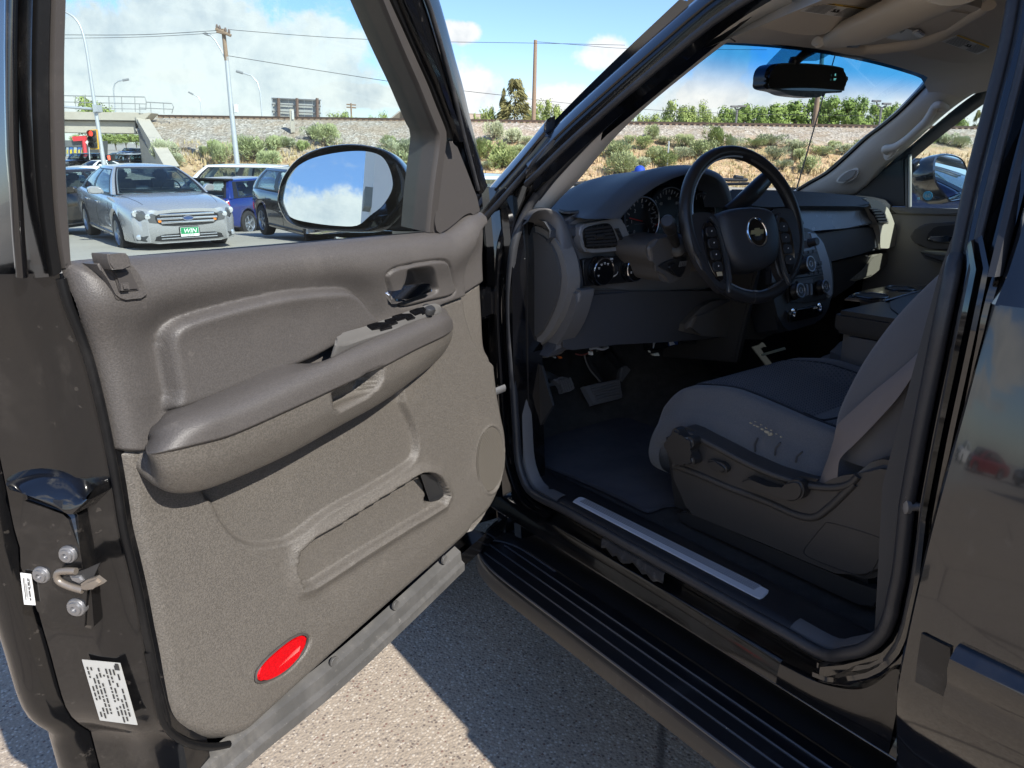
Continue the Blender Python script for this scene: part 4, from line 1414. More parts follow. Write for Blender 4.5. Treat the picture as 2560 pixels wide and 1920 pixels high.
# top surface: from the windscreen foot to the front lip
def lip_y(x): return 1.325 + .03*abs(x)**2
rows = []
for x_ in np.linspace(-.83, .80, 60):
    b = 0
    rows.append([Vector((x_, y_, z_)) for y_, z_ in ((1.82, 1.292), (1.70, 1.297), (1.58, 1.298), (1.48, 1.296), (1.40, 1.290), (1.355, 1.280), (1.335, 1.262), (1.335, 1.245), (1.35, 1.232))])
top = grid('dash_top', rows, DASH, dash)
# left end: rounded cap facing the door
cap_o = onX('W', [(6, 660), (20, 622), (60, 602), (130, 600), (205, 640), (265, 712), (310, 800), (336, 900), (346, 1000), (332, 1120), (285, 1260), (210, 1385), (130, 1465), (60, 1472), (0, 1462), (-10, 1300), (-8, 1000), (-4, 800)], -.815)
slab('dash_end_cap', cr(cap_o, 3), (-1, 0, 0), .04, M('end_cap_sunlit_rim', (.20, .19, .178), .5, bump=(420, .4, .0012), var=(3, .3, (.085, .08, .075))), dash, .020, 5)  # rim colour lightened to stand in for sunlight falling on it
capi = onX('W', [(2, 690), (30, 655), (100, 645), (170, 680), (225, 745), (262, 830), (282, 920), (284, 1010), (265, 1130), (215, 1260), (140, 1390), (60, 1430), (0, 1430), (-6, 1100)], -.8225)
slab('dash_end_cap', cr(capi, 3), (-1, 0, 0), .012, M('end_cap_dark', (.072, .07, .069), .55, bump=(420, .3, .001)), dash, .006, 3)
# block behind: shoulder between the end cap and the driver face
sa = resample(cr(onX('W', [(0, 640), (40, 606), (130, 598), (208, 640), (268, 712), (312, 800), (338, 900), (348, 1000), (346, 1066)], -.808), 4, False), 40)
sb = resample(cr(onY('W', [(60, 560), (100, 500), (180, 470), (262, 490), (318, 545), (358, 620), (402, 745), (446, 900), (460, 1030), (440, 1064)], 1.335), 4, False), 40)
rows = []
for p, q in zip(sa, sb):
    m_1 = p.lerp(q, .35)+Vector((-.016, -.012, .004))
    m_2 = p.lerp(q, .72)+Vector((-.012, -.016, .004))
    rows.append(cr([p+Vector((.01, .03, 0)), p, m_1, m_2, q, q+Vector((.012, .02, 0)), q+Vector((.03, .06, 0))], 3, False))
grid('dash_shoulder', rows, DASHG, dash)
lw = onX('W', [(355, 1064), (424, 1070), (412, 1150), (385, 1250), (330, 1372), (225, 1515), (160, 1562), (30, 1540), (0, 1470), (60, 1480), (135, 1472), (215, 1395), (290, 1265), (335, 1125)], -.795)
slab('dash_lower_edge', cr(lw, 2), (-1, 0, 0), .05, DASHG, dash, .012, 3)


def yplate(name, zm, pts, y, mat, par, bev=.004, depth=.03, n=0, tilt=0.0, seg=3, zr=None):
    p = onY(zm, pts, y)
    if tilt:
        if zr is None: zr = sum(q.z for q in p)/len(p)
        p = [hitp(q, (0, -1, tilt), -y+tilt*zr) for q in px(zm, pts)]
    if n: p = cr(p, n)
    return slab(name, p, (0, -1, tilt), depth, mat, par, bev, seg)


# driver face
yplate('dash_face', 'W', [(330, 560), (440, 500), (700, 520), (900, 560), (1250, 500), (1550, 470), (1560, 1000), (1300, 1075), (900, 1075), (470, 1060), (440, 900), (385, 720)], 1.345, DASHG, dash, .01, .05)
yplate('knee_panel', 'W', [(420, 1065), (900, 1070), (1500, 1070), (1850, 1130), (1900, 1330), (1700, 1420), (1100, 1440), (700, 1420), (380, 1500), (230, 1560), (330, 1400), (400, 1200)], 1.335, M('knee_black', (.055, .055, .06), .55, bump=(400, .2, .001)), dash, .015, .05)
# air vent at the left
yplate('vent_bezel', 'W', [(438, 630), (455, 592), (520, 572), (640, 552), (738, 540), (765, 590), (800, 690), (832, 758), (700, 778), (520, 791), (470, 772), (446, 705)], 1.318, M('bezel_grey', (.23, .235, .245), .36, bump=(300, .1, .0005)), dash, .005, .03, 2)
yplate('vent_opening', 'W', [(464, 655), (480, 615), (540, 592), (640, 578), (668, 600), (695, 665), (714, 730), (690, 750), (600, 757), (500, 762), (476, 730)], 1.313, M('vent_black', (.003, .003, .003), .6), dash, .002, .01, 2)
for k in range(6):
    f = k/5
    a, b = onY('W', [(472+6*f+8*(f > .5), 628+f*112), (660+f*46, 600+f*128)], 1.306)
    tube('vent_slat', [a, b], .0034, DARKP, dash, 8, flat=.5)
for k in range(4):
    a, b = onY('W', [(520+k*42, 600-k*4), (535+k*45, 755-k*2)], 1.312)
    tube('vent_vane', [a, b], .0016, DARKP, dash, 6)
tube('vent_tab', onY('W', [(555, 676), (605, 670)], 1.302), .005, DARKP, dash, 8)
bm = bmesh.new()
for k in range(9):
    a = onY('W', [(704+k*4.2, 618+k*9.2)], 1.311)[0]
    box_bm(bm, a, (.014, .004, .0022), None, .0006, 1)
frombm('vent_wheel', bm, GLOSSB, dash)
# headlamp and four-wheel-drive knobs
yplate('switch_panel', 'W', [(462, 848), (500, 836), (840, 808), (850, 850), (868, 985), (838, 1003), (640, 1020), (482, 1036), (470, 950)], 1.325, M('switch_black', (.011, .011, .012), .35), dash, .004, .02, 1)
for cxy, r1 in (((574, 922), .0335), ((808, 900), .0325)):
    c_ = onY('W', [cxy], 1.322)[0]
    lathe('rotary_knob', [(r1*1.12, -.004), (r1*1.12, .002), (r1, .004), (r1, .018), (r1*.95, .021), (r1*.2, .020), (.001, .020)], c_, (0, -1, .05), GLOSSB, dash, 36)
    bm = bmesh.new()
    tube_bm(bm, [c_+Vector((cos(a)*r1*.985, -.0195, sin(a)*r1*.985)) for a in np.linspace(0, 2*pi, 40, endpoint=False)], .0018, 6, True)
    frombm('knob_ring', bm, CHROME, dash)
    bm = bmesh.new()
    for an in (60, 90, 120, 150, 200, 270):
        a = radians(an)
        p = c_+Vector((cos(a)*r1*.66, -.0212, sin(a)*r1*.66))
        box_bm(bm, p, (.006, .0008, .0014))
        box_bm(bm, p+Vector((0, 0, -.003)), (.004, .0008, .001))
    o = frombm('knob_symbol', bm, WHITE, dash)
bm = bmesh.new()
c_ = onY('W', [(676, 915)], 1.318)[0]
tube_bm(bm, [c_+Vector((cos(a)*.017, 0, sin(a)*.017)) for a in np.linspace(-2.6, -.3, 12)], .0022, 6)
box_bm(bm, c_+Vector((-.006, 0, .028)), (.010, .001, .004))
box_bm(bm, c_+Vector((-.006, 0, .022)), (.007, .001, .002))
frombm('dimmer_marks', bm, WHITE, dash)
lathe('dimmer_wheel', [(.013, 0), (.013, .006), (.010, .008), (.001, .008)], c_, (0, -1, 0), DARKP, dash, 20)
# top vent
slab('demister_vent', cr(onZ('W', [(282, 468), (330, 455), (460, 452), (486, 465), (430, 482), (330, 488)], 1.302), 3), (0, 0, 1), .004, M('vent_black', (.003, .003, .003), .6), dash, .001)
slab('demister_rim', cr(onZ('W', [(272, 468), (322, 450), (466, 447), (498, 465), (436, 487), (322, 494)], 1.3005), 3), (0, 0, 1), .004, DASHG, dash, .0015)

# --- instrument hood: arch from the left foot over the gauges to the right foot --------------------------------
ho = onY('W', [(480, 545), (560, 500), (640, 430), (740, 340), (860, 255), (1000, 195), (1140, 165), (1260, 160), (1360, 178), (1440, 220), (1490, 300), (1515, 400), (1522, 470)], 1.30)
hi = onY('W', [(735, 535), (780, 480), (850, 410), (960, 325), (1080, 262), (1180, 228), (1270, 215), (1350, 225), (1420, 262), (1465, 330), (1490, 410), (1498, 470)], 1.265)
ho = resample(cr(ho, 5, False), 60)
hi = resample(cr(hi, 5, False), 60)
rows = []
for a, b in zip(ho, hi):
    bk = Vector((a.x*.92-.03, 1.62, 1.296+max(0, a.z-1.296)*.35))
    md = Vector((a.x, 1.42, a.z*.9+1.30*.1 if a.z > 1.30 else a.z))
    lipc = (a+b)/2
    rows.append([bk, bk.lerp(md, .5)+Vector((0, 0, .02*max(0, min(1, (a.z-1.30)*12)))), md, a+Vector((0, .03, .002)), a, a.lerp(b, .35)+Vector((0, -.016, .0)), a.lerp(b, .8)+Vector((0, -.012, -.002)), b, b+Vector((0, .03, .002)), b+Vector((0, .12, .0))])
rows2 = [cr(r, 4, False) for r in rows]
grid('gauge_hood', rows2, DASH, dash)
yplate('gauge_panel', 'W', [(700, 540), (800, 440), (960, 310), (1150, 225), (1280, 210), (1400, 240), (1480, 330), (1510, 470), (1500, 760), (1100, 800), (860, 800), (770, 690)], 1.345, M('gauge_black', (.004, .004, .005), .3), dash, .0, .01)
for (cx_, cy_), r1, nt, a0, a1 in (((868, 560), .060, 17, 225, -45), ((1062, 520), .072, 27, 225, -45), ((1290, 520), .060, 15, 225, -45)):
    c_ = onY('W', [(cx_, cy_)], 1.336)[0]
    lathe('gauge_dial', [(r1*1.10, -.01), (r1*1.10, .010), (r1*1.03, .012), (r1, .002), (r1*.3, 0), (.001, 0)], c_, (0, -1, .12), M('dial_black', (.006, .006, .007), .35), dash, 40)
    bm = bmesh.new()
    for k in range(nt):
        a = radians(a0+(a1-a0)*k/(nt-1))
        d_ = Vector((cos(a), 0, sin(a)))
        tube_bm(bm, [c_+d_*r1*(.84 if k % 2 else .78)+Vector((0, -.006, 0)), c_+d_*r1*.94+Vector((0, -.008, 0))], .0011 if k % 2 else .0016, 4)
    frombm('gauge_tick', bm, M('dial_white', (.20, .205, .21), .5), dash)
    bm = bmesh.new()
    tube_bm(bm, [c_+Vector((cos(a)*r1*1.02, -.013, sin(a)*r1*1.02)) for a in np.linspace(-.9, 2.0, 30)], .0015, 5)
    frombm('gauge_ring', bm, SILVERP, dash)
    an = radians(168 if nt == 17 else 205)
    tube('gauge_needle', [c_+Vector((0, -.010, 0)), c_+Vector((cos(an)*r1*.8, -.011, sin(an)*r1*.8))], .0016, M('needle_red', (.30, .02, .015), .4, emit=None), dash, 5)
    if nt == 17:
        for k, ch in enumerate("0123456"):
            a = radians(225-45*k)
            text_mesh('gauge_numeral', ch, MATS['dial_white'], dash, c_+Vector((cos(a)*r1*.62, -.009, sin(a)*r1*.62)), (1, 0, 0), (0, 0, 1), .013)
    if nt == 27:
        for k, ch in enumerate(("0", "20", "40", "60", "80", "100", "120")):
            a = radians(225-45*k)
            text_mesh('gauge_numeral', ch, MATS['dial_white'], dash, c_+Vector((cos(a)*r1*.62, -.009, sin(a)*r1*.62)), (1, 0, 0), (0, 0, 1), .012)

# --- steering column, stalk, key barrel, shifter ------------------------------------------------------------------
SW_C = Vector(CL + (RS.T @ rayW(1300+1630/2.9105, 360+585/2.9105))*1.75)
SW_T = radians(21)
SW_YAW = radians(-8)
SWN = Vector((0, -cos(SW_T), sin(SW_T)))       # wheel axis, towards the driver
SWN.rotate(Matrix.Rotation(SW_YAW, 3, 'Z'))
SWU = Vector((0, sin(SW_T), cos(SW_T)))
SWU.rotate(Matrix.Rotation(SW_YAW, 3, 'Z'))
SWX = SWU.cross(SWN).normalized()
if SWX.x < 0: SWX = -SWX
col = empty('steering_column', parent=suv)
SHR = M('column_shroud', (.10, .094, .09), .42, bump=(400, .25, .001), dust=(9, .06, (.3, .28, .26)))
rows = []
for k, (off, sx, sz_, dz) in enumerate(((.03, .05, .045, .0), (.06, .062, .055, -.005), (.10, .058, .055, -.010), (.14, .058, .056, -.014), (.18, .055, .055, -.016), (.20, .05, .05, -.016))):
    c_ = SW_C-SWN*off+SWU*dz
    rows.append([c_+SWX*sx*(abs(cos(a))**.7)*(1 if cos(a) > 0 else -1)+SWU*sz_*(abs(sin(a))**.75)*(1 if sin(a) > 0 else -1) for a in np.linspace(0, 2*pi, 28, endpoint=False)])
grid('column_shroud', rows, SHR, col, cv=True, caps=True)
yplate('column_lower_shroud', 'W', [(940, 745), (1010, 692), (1170, 665), (1225, 760), (1255, 940), (1200, 975), (1105, 1005), (1040, 990), (1005, 900), (950, 830)], 1.205, SHR, col, .014, .12, 3)
yplate('key_recess', 'W', [(1012, 890), (1080, 850), (1185, 820), (1218, 845), (1205, 920), (1180, 960), (1140, 955), (1080, 925)], 1.199, DARKP, col, .003, .01, 2)
yplate('ignition_lock', 'W', [(1085, 905), (1105, 868), (1140, 862), (1175, 900), (1192, 955), (1170, 968), (1130, 950)], 1.192, M('lock_black', (.014, .014, .015), .3), col, .006, .02, 2)
bm = bmesh.new()
for k in range(4):
    a = onY('W', [(1165+k*14, 875-k*2)], 1.191)[0]
    box_bm(bm, a, (.004, .003, .014), Matrix.Rotation(.3, 3, 'Y'))
frombm('lock_marks', bm, STEEL, col)
k0 = onY('W', [(1140, 738)], 1.205)[0]
k1 = onY('W', [(1076, 572)], 1.130)[0]
lathe('stalk_boot', [(.030, -.01), (.030, .002), (.022, .008), (.014, .010)], k0, k1-k0, DARKP, col, 20)
tube('stalk', [k0, k0.lerp(k1, .5), k0.lerp(k1, .72)], [.010, .012, .014], DARKP, col, 14)
L_ = (k1-k0).length
lathe('stalk_knob', [(.011, L_*.66), (.015, L_*.70), (.0165, L_*.76), (.0165, L_*1.0), (.0155, L_*1.06), (.013, L_*1.08), (.001, L_*1.082)], k0, k1-k0, DARKP, col, 24)
g0, g1 = onY('W', [(1500, 490), (1790, 255)], 1.18)
gm = onY('W', [(1640, 400)], 1.17)[0]
rows = []
pth = resample(cr([g0, gm, g1, g1+Vector((.02, 0, .012))], 5, False), 14)
tube('gear_lever', pth, [.014, .016, .018, .020, .022, .023, .024, .024, .024, .024, .023, .022, .020, .014], LEATHER, col, 14, flat=.75)

# --- steering wheel ----------------------------------------------------------------------------------------------------
wheel_s = empty('steering_wheel', parent=suv)
SR = .183


def W3(x, y, n=0.0): return SW_C+SWX*x+SWU*y+SWN*n


def W4(x, y, n=0.0): return W3(x-.010, y-.037, n+.010)


rimp = [W3(cos(a)*SR, sin(a)*SR) for a in np.linspace(0, 2*pi, 96, endpoint=False)]
tube('wheel_rim', rimp, .0158, LEATHER, wheel_s, 18, True)
# glossy insert inside the rim, a pale blue highlight painted into it, and stitching on its right half
bm = bmesh.new()
tube_bm(bm, [W3(cos(a)*(SR-.0135), sin(a)*(SR-.0135), .0085) for a in np.linspace(radians(80), radians(268), 60)], .0026, 6)
frombm('rim_insert', bm, M('insert_highlight', (.22, .27, .33), .16, spec=.7, coat=.6), wheel_s)
bm = bmesh.new()
for k in range(150):
    a = radians(-80+150*k/149)
    d_ = W3(cos(a), sin(a))-SW_C
    t_ = W3(-sin(a), cos(a))-SW_C
    p = SW_C+d_*(SR-.0140)+SWN*.0095
    tube_bm(bm, [p-t_*.0012-SWN*.002+d_*(-.002), p+t_*.0012+SWN*.0022+d_*.0018], .0007, 4)
o = frombm('rim_stitching', bm, M('stitch', (.09, .09, .095), .6), wheel_s)
o['kind'] = 'stuff'
for a in (radians(200), radians(262), radians(-30), radians(25)):
    bm = bmesh.new()
    tube_bm(bm, [W3(cos(a)*(SR+cos(b)*.0174), sin(a)*(SR+cos(b)*.0174), sin(b)*.0174) for b in np.linspace(0, 2*pi, 20, endpoint=False)], .0008, 5, True)
    frombm('rim_seam', bm, DARKP, wheel_s)
# air-bag cover
hubp = [(-.092, .050), (-.080, .064), (-.045, .072), (0, .074), (.045, .072), (.080, .064), (.092, .050), (.095, .015), (.088, -.030), (.070, -.062), (.040, -.078), (0, -.083), (-.040, -.078), (-.070, -.062), (-.088, -.030), (-.095, .015)]
hp = cr([Vector((a, b, 0)) for a, b in hubp], 4)
rows = []
for sc, n_ in ((1.0, -.03), (1.0, .002), (.97, .014), (.90, .022), (.72, .029), (.45, .033), (.15, .034)):
    rows.append([W4(p.x*sc, p.y*sc-.006*(1-sc), n_) for p in hp])
grid('airbag_cover', rows, M('airbag_vinyl', (.030, .034, .042), .5, bump=(500, .3, .001), var=(4, .4, (.038, .042, .05))), wheel_s, cv=True, caps=True)
# spokes
def spoke(name, pts, n0, mat, dep=.02, bev=.006):
    return slab(name, cr([W4(a, b, n0) for a, b in pts], 2), SWN, dep, mat, wheel_s, bev, 3)


SPK = M('spoke_black', (.024, .024, .027), .36, spec=.5, bump=(400, .15, .0008))
SPKG = M('spoke_gloss_trim', (.045, .052, .062), .18, spec=.7, coat=.5)
for s_ in (-1, 1):
    spoke('wheel_spoke', [(s_*.085, .056), (s_*.105, .066), (s_*.150, .068), (s_*.174, .066), (s_*.180, .036), (s_*.176, -.026), (s_*.162, -.066), (s_*.132, -.108), (s_*.112, -.126), (s_*.092, -.116), (s_*.080, -.095), (s_*.078, -.060), (s_*.092, -.02)], .004, SPK)
    spoke('button_pad', [(s_*.105, .040), (s_*.122, .046), (s_*.142, .030), (s_*.146, -.02), (s_*.138, -.075), (s_*.120, -.100), (s_*.106, -.092), (s_*.100, -.05), (s_*.100, .0)], .0085, GLOSSB, .01, .003)
    for k in range(4):
        y_ = .020-k*.028
        spoke('wheel_button', [(s_*.108, y_+.010), (s_*.134, y_+.009), (s_*.134, y_-.012), (s_*.107, y_-.012)], .0115, M('button_black', (.016, .015, .016), .4), .004, .002)
        box('button_symbol', W4(s_*.120, y_, .0122), (.003, .0008, .003), WHITE, wheel_s)
    spoke('spoke_trim', [(s_*.098, .046), (s_*.112, .056), (s_*.118, .052), (s_*.104, .038), (s_*.096, .0), (s_*.094, -.05), (s_*.098, -.096), (s_*.106, -.125), (s_*.098, -.128), (s_*.088, -.095), (s_*.087, -.04), (s_*.091, .01)], .0145, SPKG, .008, .003)
box('button_label', W4(-.122, -.083, .0125), (.016, .001, .010), M('label_tan', (.55, .45, .28), .5), wheel_s, Matrix.Rotation(SW_YAW, 3, 'Z') @ Matrix.Rotation(-SW_T, 3, 'X'))
# maker's badge: oval with a gold cross-shaped emblem
eo = [W4(cos(a)*.0315, .004+sin(a)*.0345, .034) for a in np.linspace(0, 2*pi, 40, endpoint=False)]
slab('emblem_disc', eo, SWN, .004, GLOSSB, wheel_s, .001)
bm = bmesh.new()
tube_bm(bm, eo, .0026, 8, True)
frombm('emblem_ring', bm, CHROME, wheel_s)
bow = [(-.023, -.0045), (-.0185, .0055), (-.008, .0055), (-.0063, .010), (.0095, .010), (.008, .0055), (.023, .0055), (.0185, -.0045), (.008, -.0045), (.0063, -.009), (-.0095, -.009), (-.008, -.0045)]
slab('emblem', [W4(a, b+.004, .0365) for a, b in bow], SWN, .003, M('emblem_gold', (.62, .56, .30), .3, metal=.7), wheel_s, .0006, 1)

# --- passenger side of the dash --------------------------------------------------------------------------------------
yplate('dash_pad', 2, [(925, 850), (935, 822), (1000, 818), (1250, 826), (1450, 842), (1525, 855), (1548, 872), (1540, 890), (1400, 890), (1235, 890), (1000, 895)], 1.315, DASH, dash, .014, .08, 2, seg=4, tilt=.5)
yplate('dash_silver_band', 2, [(1130, 892), (1235, 890), (1400, 889), (1545, 890), (1560, 930), (1580, 962), (1450, 985), (1270, 1000), (1130, 1000)], 1.325, M('band_silver_blue', (.24, .26, .29), .27, metal=.1, spec=.6, dust=(4, .12, (.3, .3, .3))), dash, .006, .05, 0, tilt=.36)
yplate('glove_box', 2, [(1280, 1003), (1450, 990), (1585, 968), (1592, 1030), (1588, 1076), (1500, 1100), (1385, 1128), (1300, 1135)], 1.320, DASH, dash, .010, .06, 0, tilt=.22)
yplate('glove_box_door', 2, [(1290, 1140), (1385, 1134), (1500, 1106), (1566, 1098), (1530, 1170), (1480, 1235), (1400, 1290), (1290, 1300)], 1.335, M('glove_black', (.014, .014, .016), .5, bump=(400, .2, .001)), dash, .010, .06, 0)
yplate('dash_end', 2, [(1520, 858), (1560, 860), (1610, 880), (1640, 930), (1662, 1000), (1667, 1050), (1655, 1062), (1590, 1077), (1594, 1020), (1583, 962), (1560, 925), (1550, 880)], 1.305, BEIGE, dash, .012, .08, 2, seg=4)
yplate('vent_bezel', 2, [(1548, 898), (1580, 898), (1612, 915), (1628, 945), (1632, 965), (1580, 972), (1565, 940)], 1.300, M('bezel_beige', (.42, .40, .34), .5), dash, .003, .02, 1)
yplate('vent_opening', 2, [(1554, 904), (1580, 903), (1606, 919), (1622, 948), (1624, 960), (1585, 965), (1570, 938)], 1.296, MATS['vent_black'], dash, .001, .01, 1)
for k in range(5):
    f = k/4
    a, b = onY(2, [(1560+f*24, 910+f*50), (1590+f*34, 909+f*48)], 1.292)
    tube('vent_slat', [a, b], .0032, M('slat_beige', (.38, .36, .31), .5), dash, 6)
yplate('dash_knee_bolster', 2, [(1565, 1102), (1610, 1092), (1648, 1077), (1648, 1100), (1620, 1150), (1560, 1195), (1490, 1216), (1470, 1212), (1530, 1160)], 1.325, M('bolster_beige', (.22, .205, .17), .6, bump=(420, .2, .001)), dash, .008, .05, 1)
yplate('vent_opening', 2, [(1128, 895), (1200, 900), (1240, 915), (1262, 965), (1255, 975), (1200, 972), (1130, 970)], 1.316, MATS['vent_black'], dash, .001, .01)

# --- centre stack ------------------------------------------------------------------------------------------------------
SY = 1.205
STL = .30


def splate(name, zm, pts, y, mat, par, bev=.004, depth=.03, n=0, seg=3): return yplate(name, zm, pts, y, mat, par, bev, depth, n, STL, seg, 1.02)


def onK(zm, pts, y): return [hitp(q, (0, -1, STL), -y+STL*1.02) for q in px(zm, pts)]


splate('centre_stack', 4, [(1120, -60), (1200, -62), (1290, -55), (1340, -20), (1370, 50), (1386, 140), (1388, 230), (1378, 300), (1345, 345), (1270, 372), (1200, 392), (1165, 385), (1130, 250), (1110, 130)], SY+.012, M('stack_dark', (.028, .030, .035), .42, bump=(300, .1, .0006)), dash, .012, .09, 2, seg=4)
splate('stack_silver_trim', 2, [(1284, 1002), (1310, 1008), (1335, 1028), (1358, 1085), (1375, 1150), (1384, 1215), (1388, 1275), (1362, 1280), (1350, 1215), (1335, 1140), (1318, 1080), (1300, 1040)], SY+.004, M('stack_silver', (.36, .40, .45), .25, metal=.15), dash, .005, .02, 2)
splate('radio', 2, [(1120, 985), (1220, 990), (1282, 1006), (1302, 1048), (1320, 1090), (1336, 1145), (1345, 1195), (1250, 1212), (1120, 1225)], SY+.004, M('radio_dark', (.05, .055, .064), .36), dash, .003, .02, 0)
splate('radio_display', 2, [(1130, 1030), (1240, 1028), (1296, 1036), (1312, 1078), (1240, 1090), (1130, 1096)], SY+.001, M('display_silver', (.28, .32, .37), .2, metal=.1), dash, .002, .01, 0)
for k in range(7):
    x_ = 1175+k*21
    splate('radio_button', 2, [(x_, 1092-k*2.2), (x_+18, 1090-k*2.2), (x_+20, 1104-k*2.2), (x_+2, 1106-k*2.2)], SY, M('radio_button', (.07, .078, .09), .35), dash, .0015, .006)
splate('disc_slot', 2, [(1195, 1114), (1290, 1100), (1293, 1108), (1197, 1123)], SY+.0005, MATS['vent_black'], dash, .0, .004)
for r in range(2):
    for k in range(3):
        x_ = 1285+k*19
        splate('radio_button', 2, [(x_, 1133-k*2+r*34), (x_+16, 1131-k*2+r*34), (x_+19, 1149-k*2+r*34), (x_+3, 1152-k*2+r*34)], SY, MATS['radio_button'], dash, .0015, .006)
for k in range(4):
    a, b = onK(2, [(1150, 1168+k*15), (1335+k*3, 1140+k*15)], SY-.001)
    tube('radio_seam', [a, b], .0011, MATS['vent_black'], dash, 5)


def knob(name, zm, c, r1, h, mat, ring=None, y=SY):
    c_ = onK(zm, [c], y)[0]
    lathe(name, [(r1*1.1, -.004), (r1*1.08, .002), (r1, .004), (r1*.94, h), (r1*.86, h+.0015), (r1*.3, h+.001), (.001, h+.001)], c_, (0, -1, STL), mat, dash, 28)
    if ring:
        bm = bmesh.new()
        tube_bm(bm, [c_+(Vector((cos(a)*r1*.90, 0, sin(a)*r1*.90))+Vector((0, -.958, .287))*(h+.001)+Vector((0, .3*sin(a)*r1*.90, 0))) for a in np.linspace(0, 2*pi, 32, endpoint=False)], .0022, 6, True)
        tube_bm(bm, [c_+(Vector((cos(a)*r1*.34, .3*sin(a)*r1*.34, sin(a)*r1*.34))+Vector((0, -.958, .287))*(h+.001)) for a in np.linspace(0, 2*pi, 20, endpoint=False)], .0014, 6, True)
        frombm('knob_ring', bm, ring, dash)


knob('radio_knob', 2, (1287, 1050), .013, .024, DARKP)
knob('radio_knob', 2, (1262, 1146), .024, .022, DARKP, SILVERP)
knob('climate_knob', 4, (1226, 222), .022, .016, DARKP, SILVERP)
knob('climate_knob', 4, (1335, 205), .021, .016, DARKP, SILVERP)
splate('climate_panel', 4, [(1190, 165), (1300, 150), (1358, 150), (1362, 260), (1280, 268), (1196, 276)], SY+.006, M('climate_black', (.010, .010, .012), .3), dash, .004, .02)
for k in range(3):
    x_ = 1252+k*18
    splate('climate_switch', 4, [(x_, 193-k*2), (x_+10, 191-k*2), (x_+14, 215-k*2), (x_+13, 240-k*2), (x_+3, 242-k*2)], SY-.002, M('switch_silver', (.22, .24, .27), .3, metal=.4), dash, .002, .012, 1)
splate('climate_button', 4, [(1236, 178), (1300, 168), (1302, 184), (1238, 192)], SY, MATS['radio_button'], dash, .001, .006)
splate('stack_tray', 4, [(1198, 310), (1225, 298), (1310, 282), (1345, 275), (1345, 318), (1320, 330), (1250, 345), (1205, 352)], SY+.002, M('tray_black', (.004, .004, .005), .15), dash, .003, .01, 1)
for c_ in ((1212, 316), (1326, 291)): 
    q = onK(4, [c_], SY-.002)[0]
    lathe('power_socket', [(.013, -.004), (.013, .003), (.010, .004), (.009, -.002), (.001, -.002)], q, (0, -1, STL), CHROME, dash, 20)
tube('tray_trim', onK(4, [(1232, 302), (1312, 287)], SY-.001), .0016, SILVERP, dash, 6)
# side of the stack and tunnel cover towards the driver
slab('stack_side', [Vector((-.155, 1.22, 1.16)), Vector((-.155, 1.50, 1.18)), Vector((-.17, 1.55, .80)), Vector((-.17, 1.26, .84))], (-1, -.2, 0), .03, M('stack_side', (.030, .028, .027), .55, bump=(400, .2, .001)), dash, .008, 3)
yplate('tunnel_cover', 4, [(880, 270), (1020, 262), (1110, 290), (1165, 390), (1080, 430), (900, 420), (760, 400), (800, 330)], 1.30, M('tunnel_brown', (.08, .073, .066), .6, bump=(400, .2, .001)), dash, .02, .1, 2)
tube('tunnel_seam', onY(4, [(1066, 262), (1085, 320), (1112, 395)], 1.298), .0014, MATS['vent_black'], dash, 5)

# --- pedals ------------------------------------------------------------------------------------------------------------------
PED = M('pedal_rubber', (.17, .165, .17), .5, bump=(200, .3, .001), dust=(20, .25, (.22, .2, .19)))


def pedal(name, pts, y, arm_to, nrib, d0, d1):
    o = slab(name, cr(onY('v8', pts, y), 2), (0, -.85, .5), .022, PED, suv, .005, 3)
    return o


bp = pedal('brake_pedal', [(580, 690), (612, 678), (912, 606), (940, 640), (962, 780), (940, 800), (690, 862), (665, 848)], 1.62, None, 6, 0, 0)
for k in range(6):
    f = k/5
    a, b = onY('v8', [(640+f*60, 690+f*128), (920+f*34, 625+f*140)], 1.612)
    tube('pedal_rib', [a, b], .0040, PED, bp, 6, flat=.7)
tube('brake_arm', onY('v8', [(760, 640), (720, 560), (650, 470), (600, 360)], 1.66), .011, DARKP, bp, 8)
ap = pedal('accelerator_pedal', [(970, 480), (1020, 465), (1045, 500), (1085, 620), (1130, 790), (1122, 828), (1045, 846), (1022, 800), (985, 690), (945, 590)], 1.70, None, 0, 0, 0)
tube('accelerator_arm', onY('v8', [(1000, 560), (930, 470), (860, 390), (800, 330)], 1.73), .014, DARKP, ap, 8)
kp = pedal('parking_brake_pedal', [(268, 606), (320, 585), (385, 578), (430, 600), (465, 650), (480, 705), (430, 722), (360, 740), (345, 690), (310, 640)], 1.60, None, 0, 0, 0)
for k in range(5):
    a, b = onY('v8', [(325+k*26, 610-k*5), (372+k*24, 725-k*7)], 1.592)
    tube('pedal_rib', [a, b], .0032, PED, kp, 6)
tube('parking_brake_arm', onY('v8', [(300, 640), (200, 660), (45, 655)], 1.63), .008, STEEL, kp, 8)
tube('parking_brake_arm', onY('v8', [(290, 612), (200, 565), (100, 545), (40, 540)], 1.66), .012, STEEL, kp, 8)

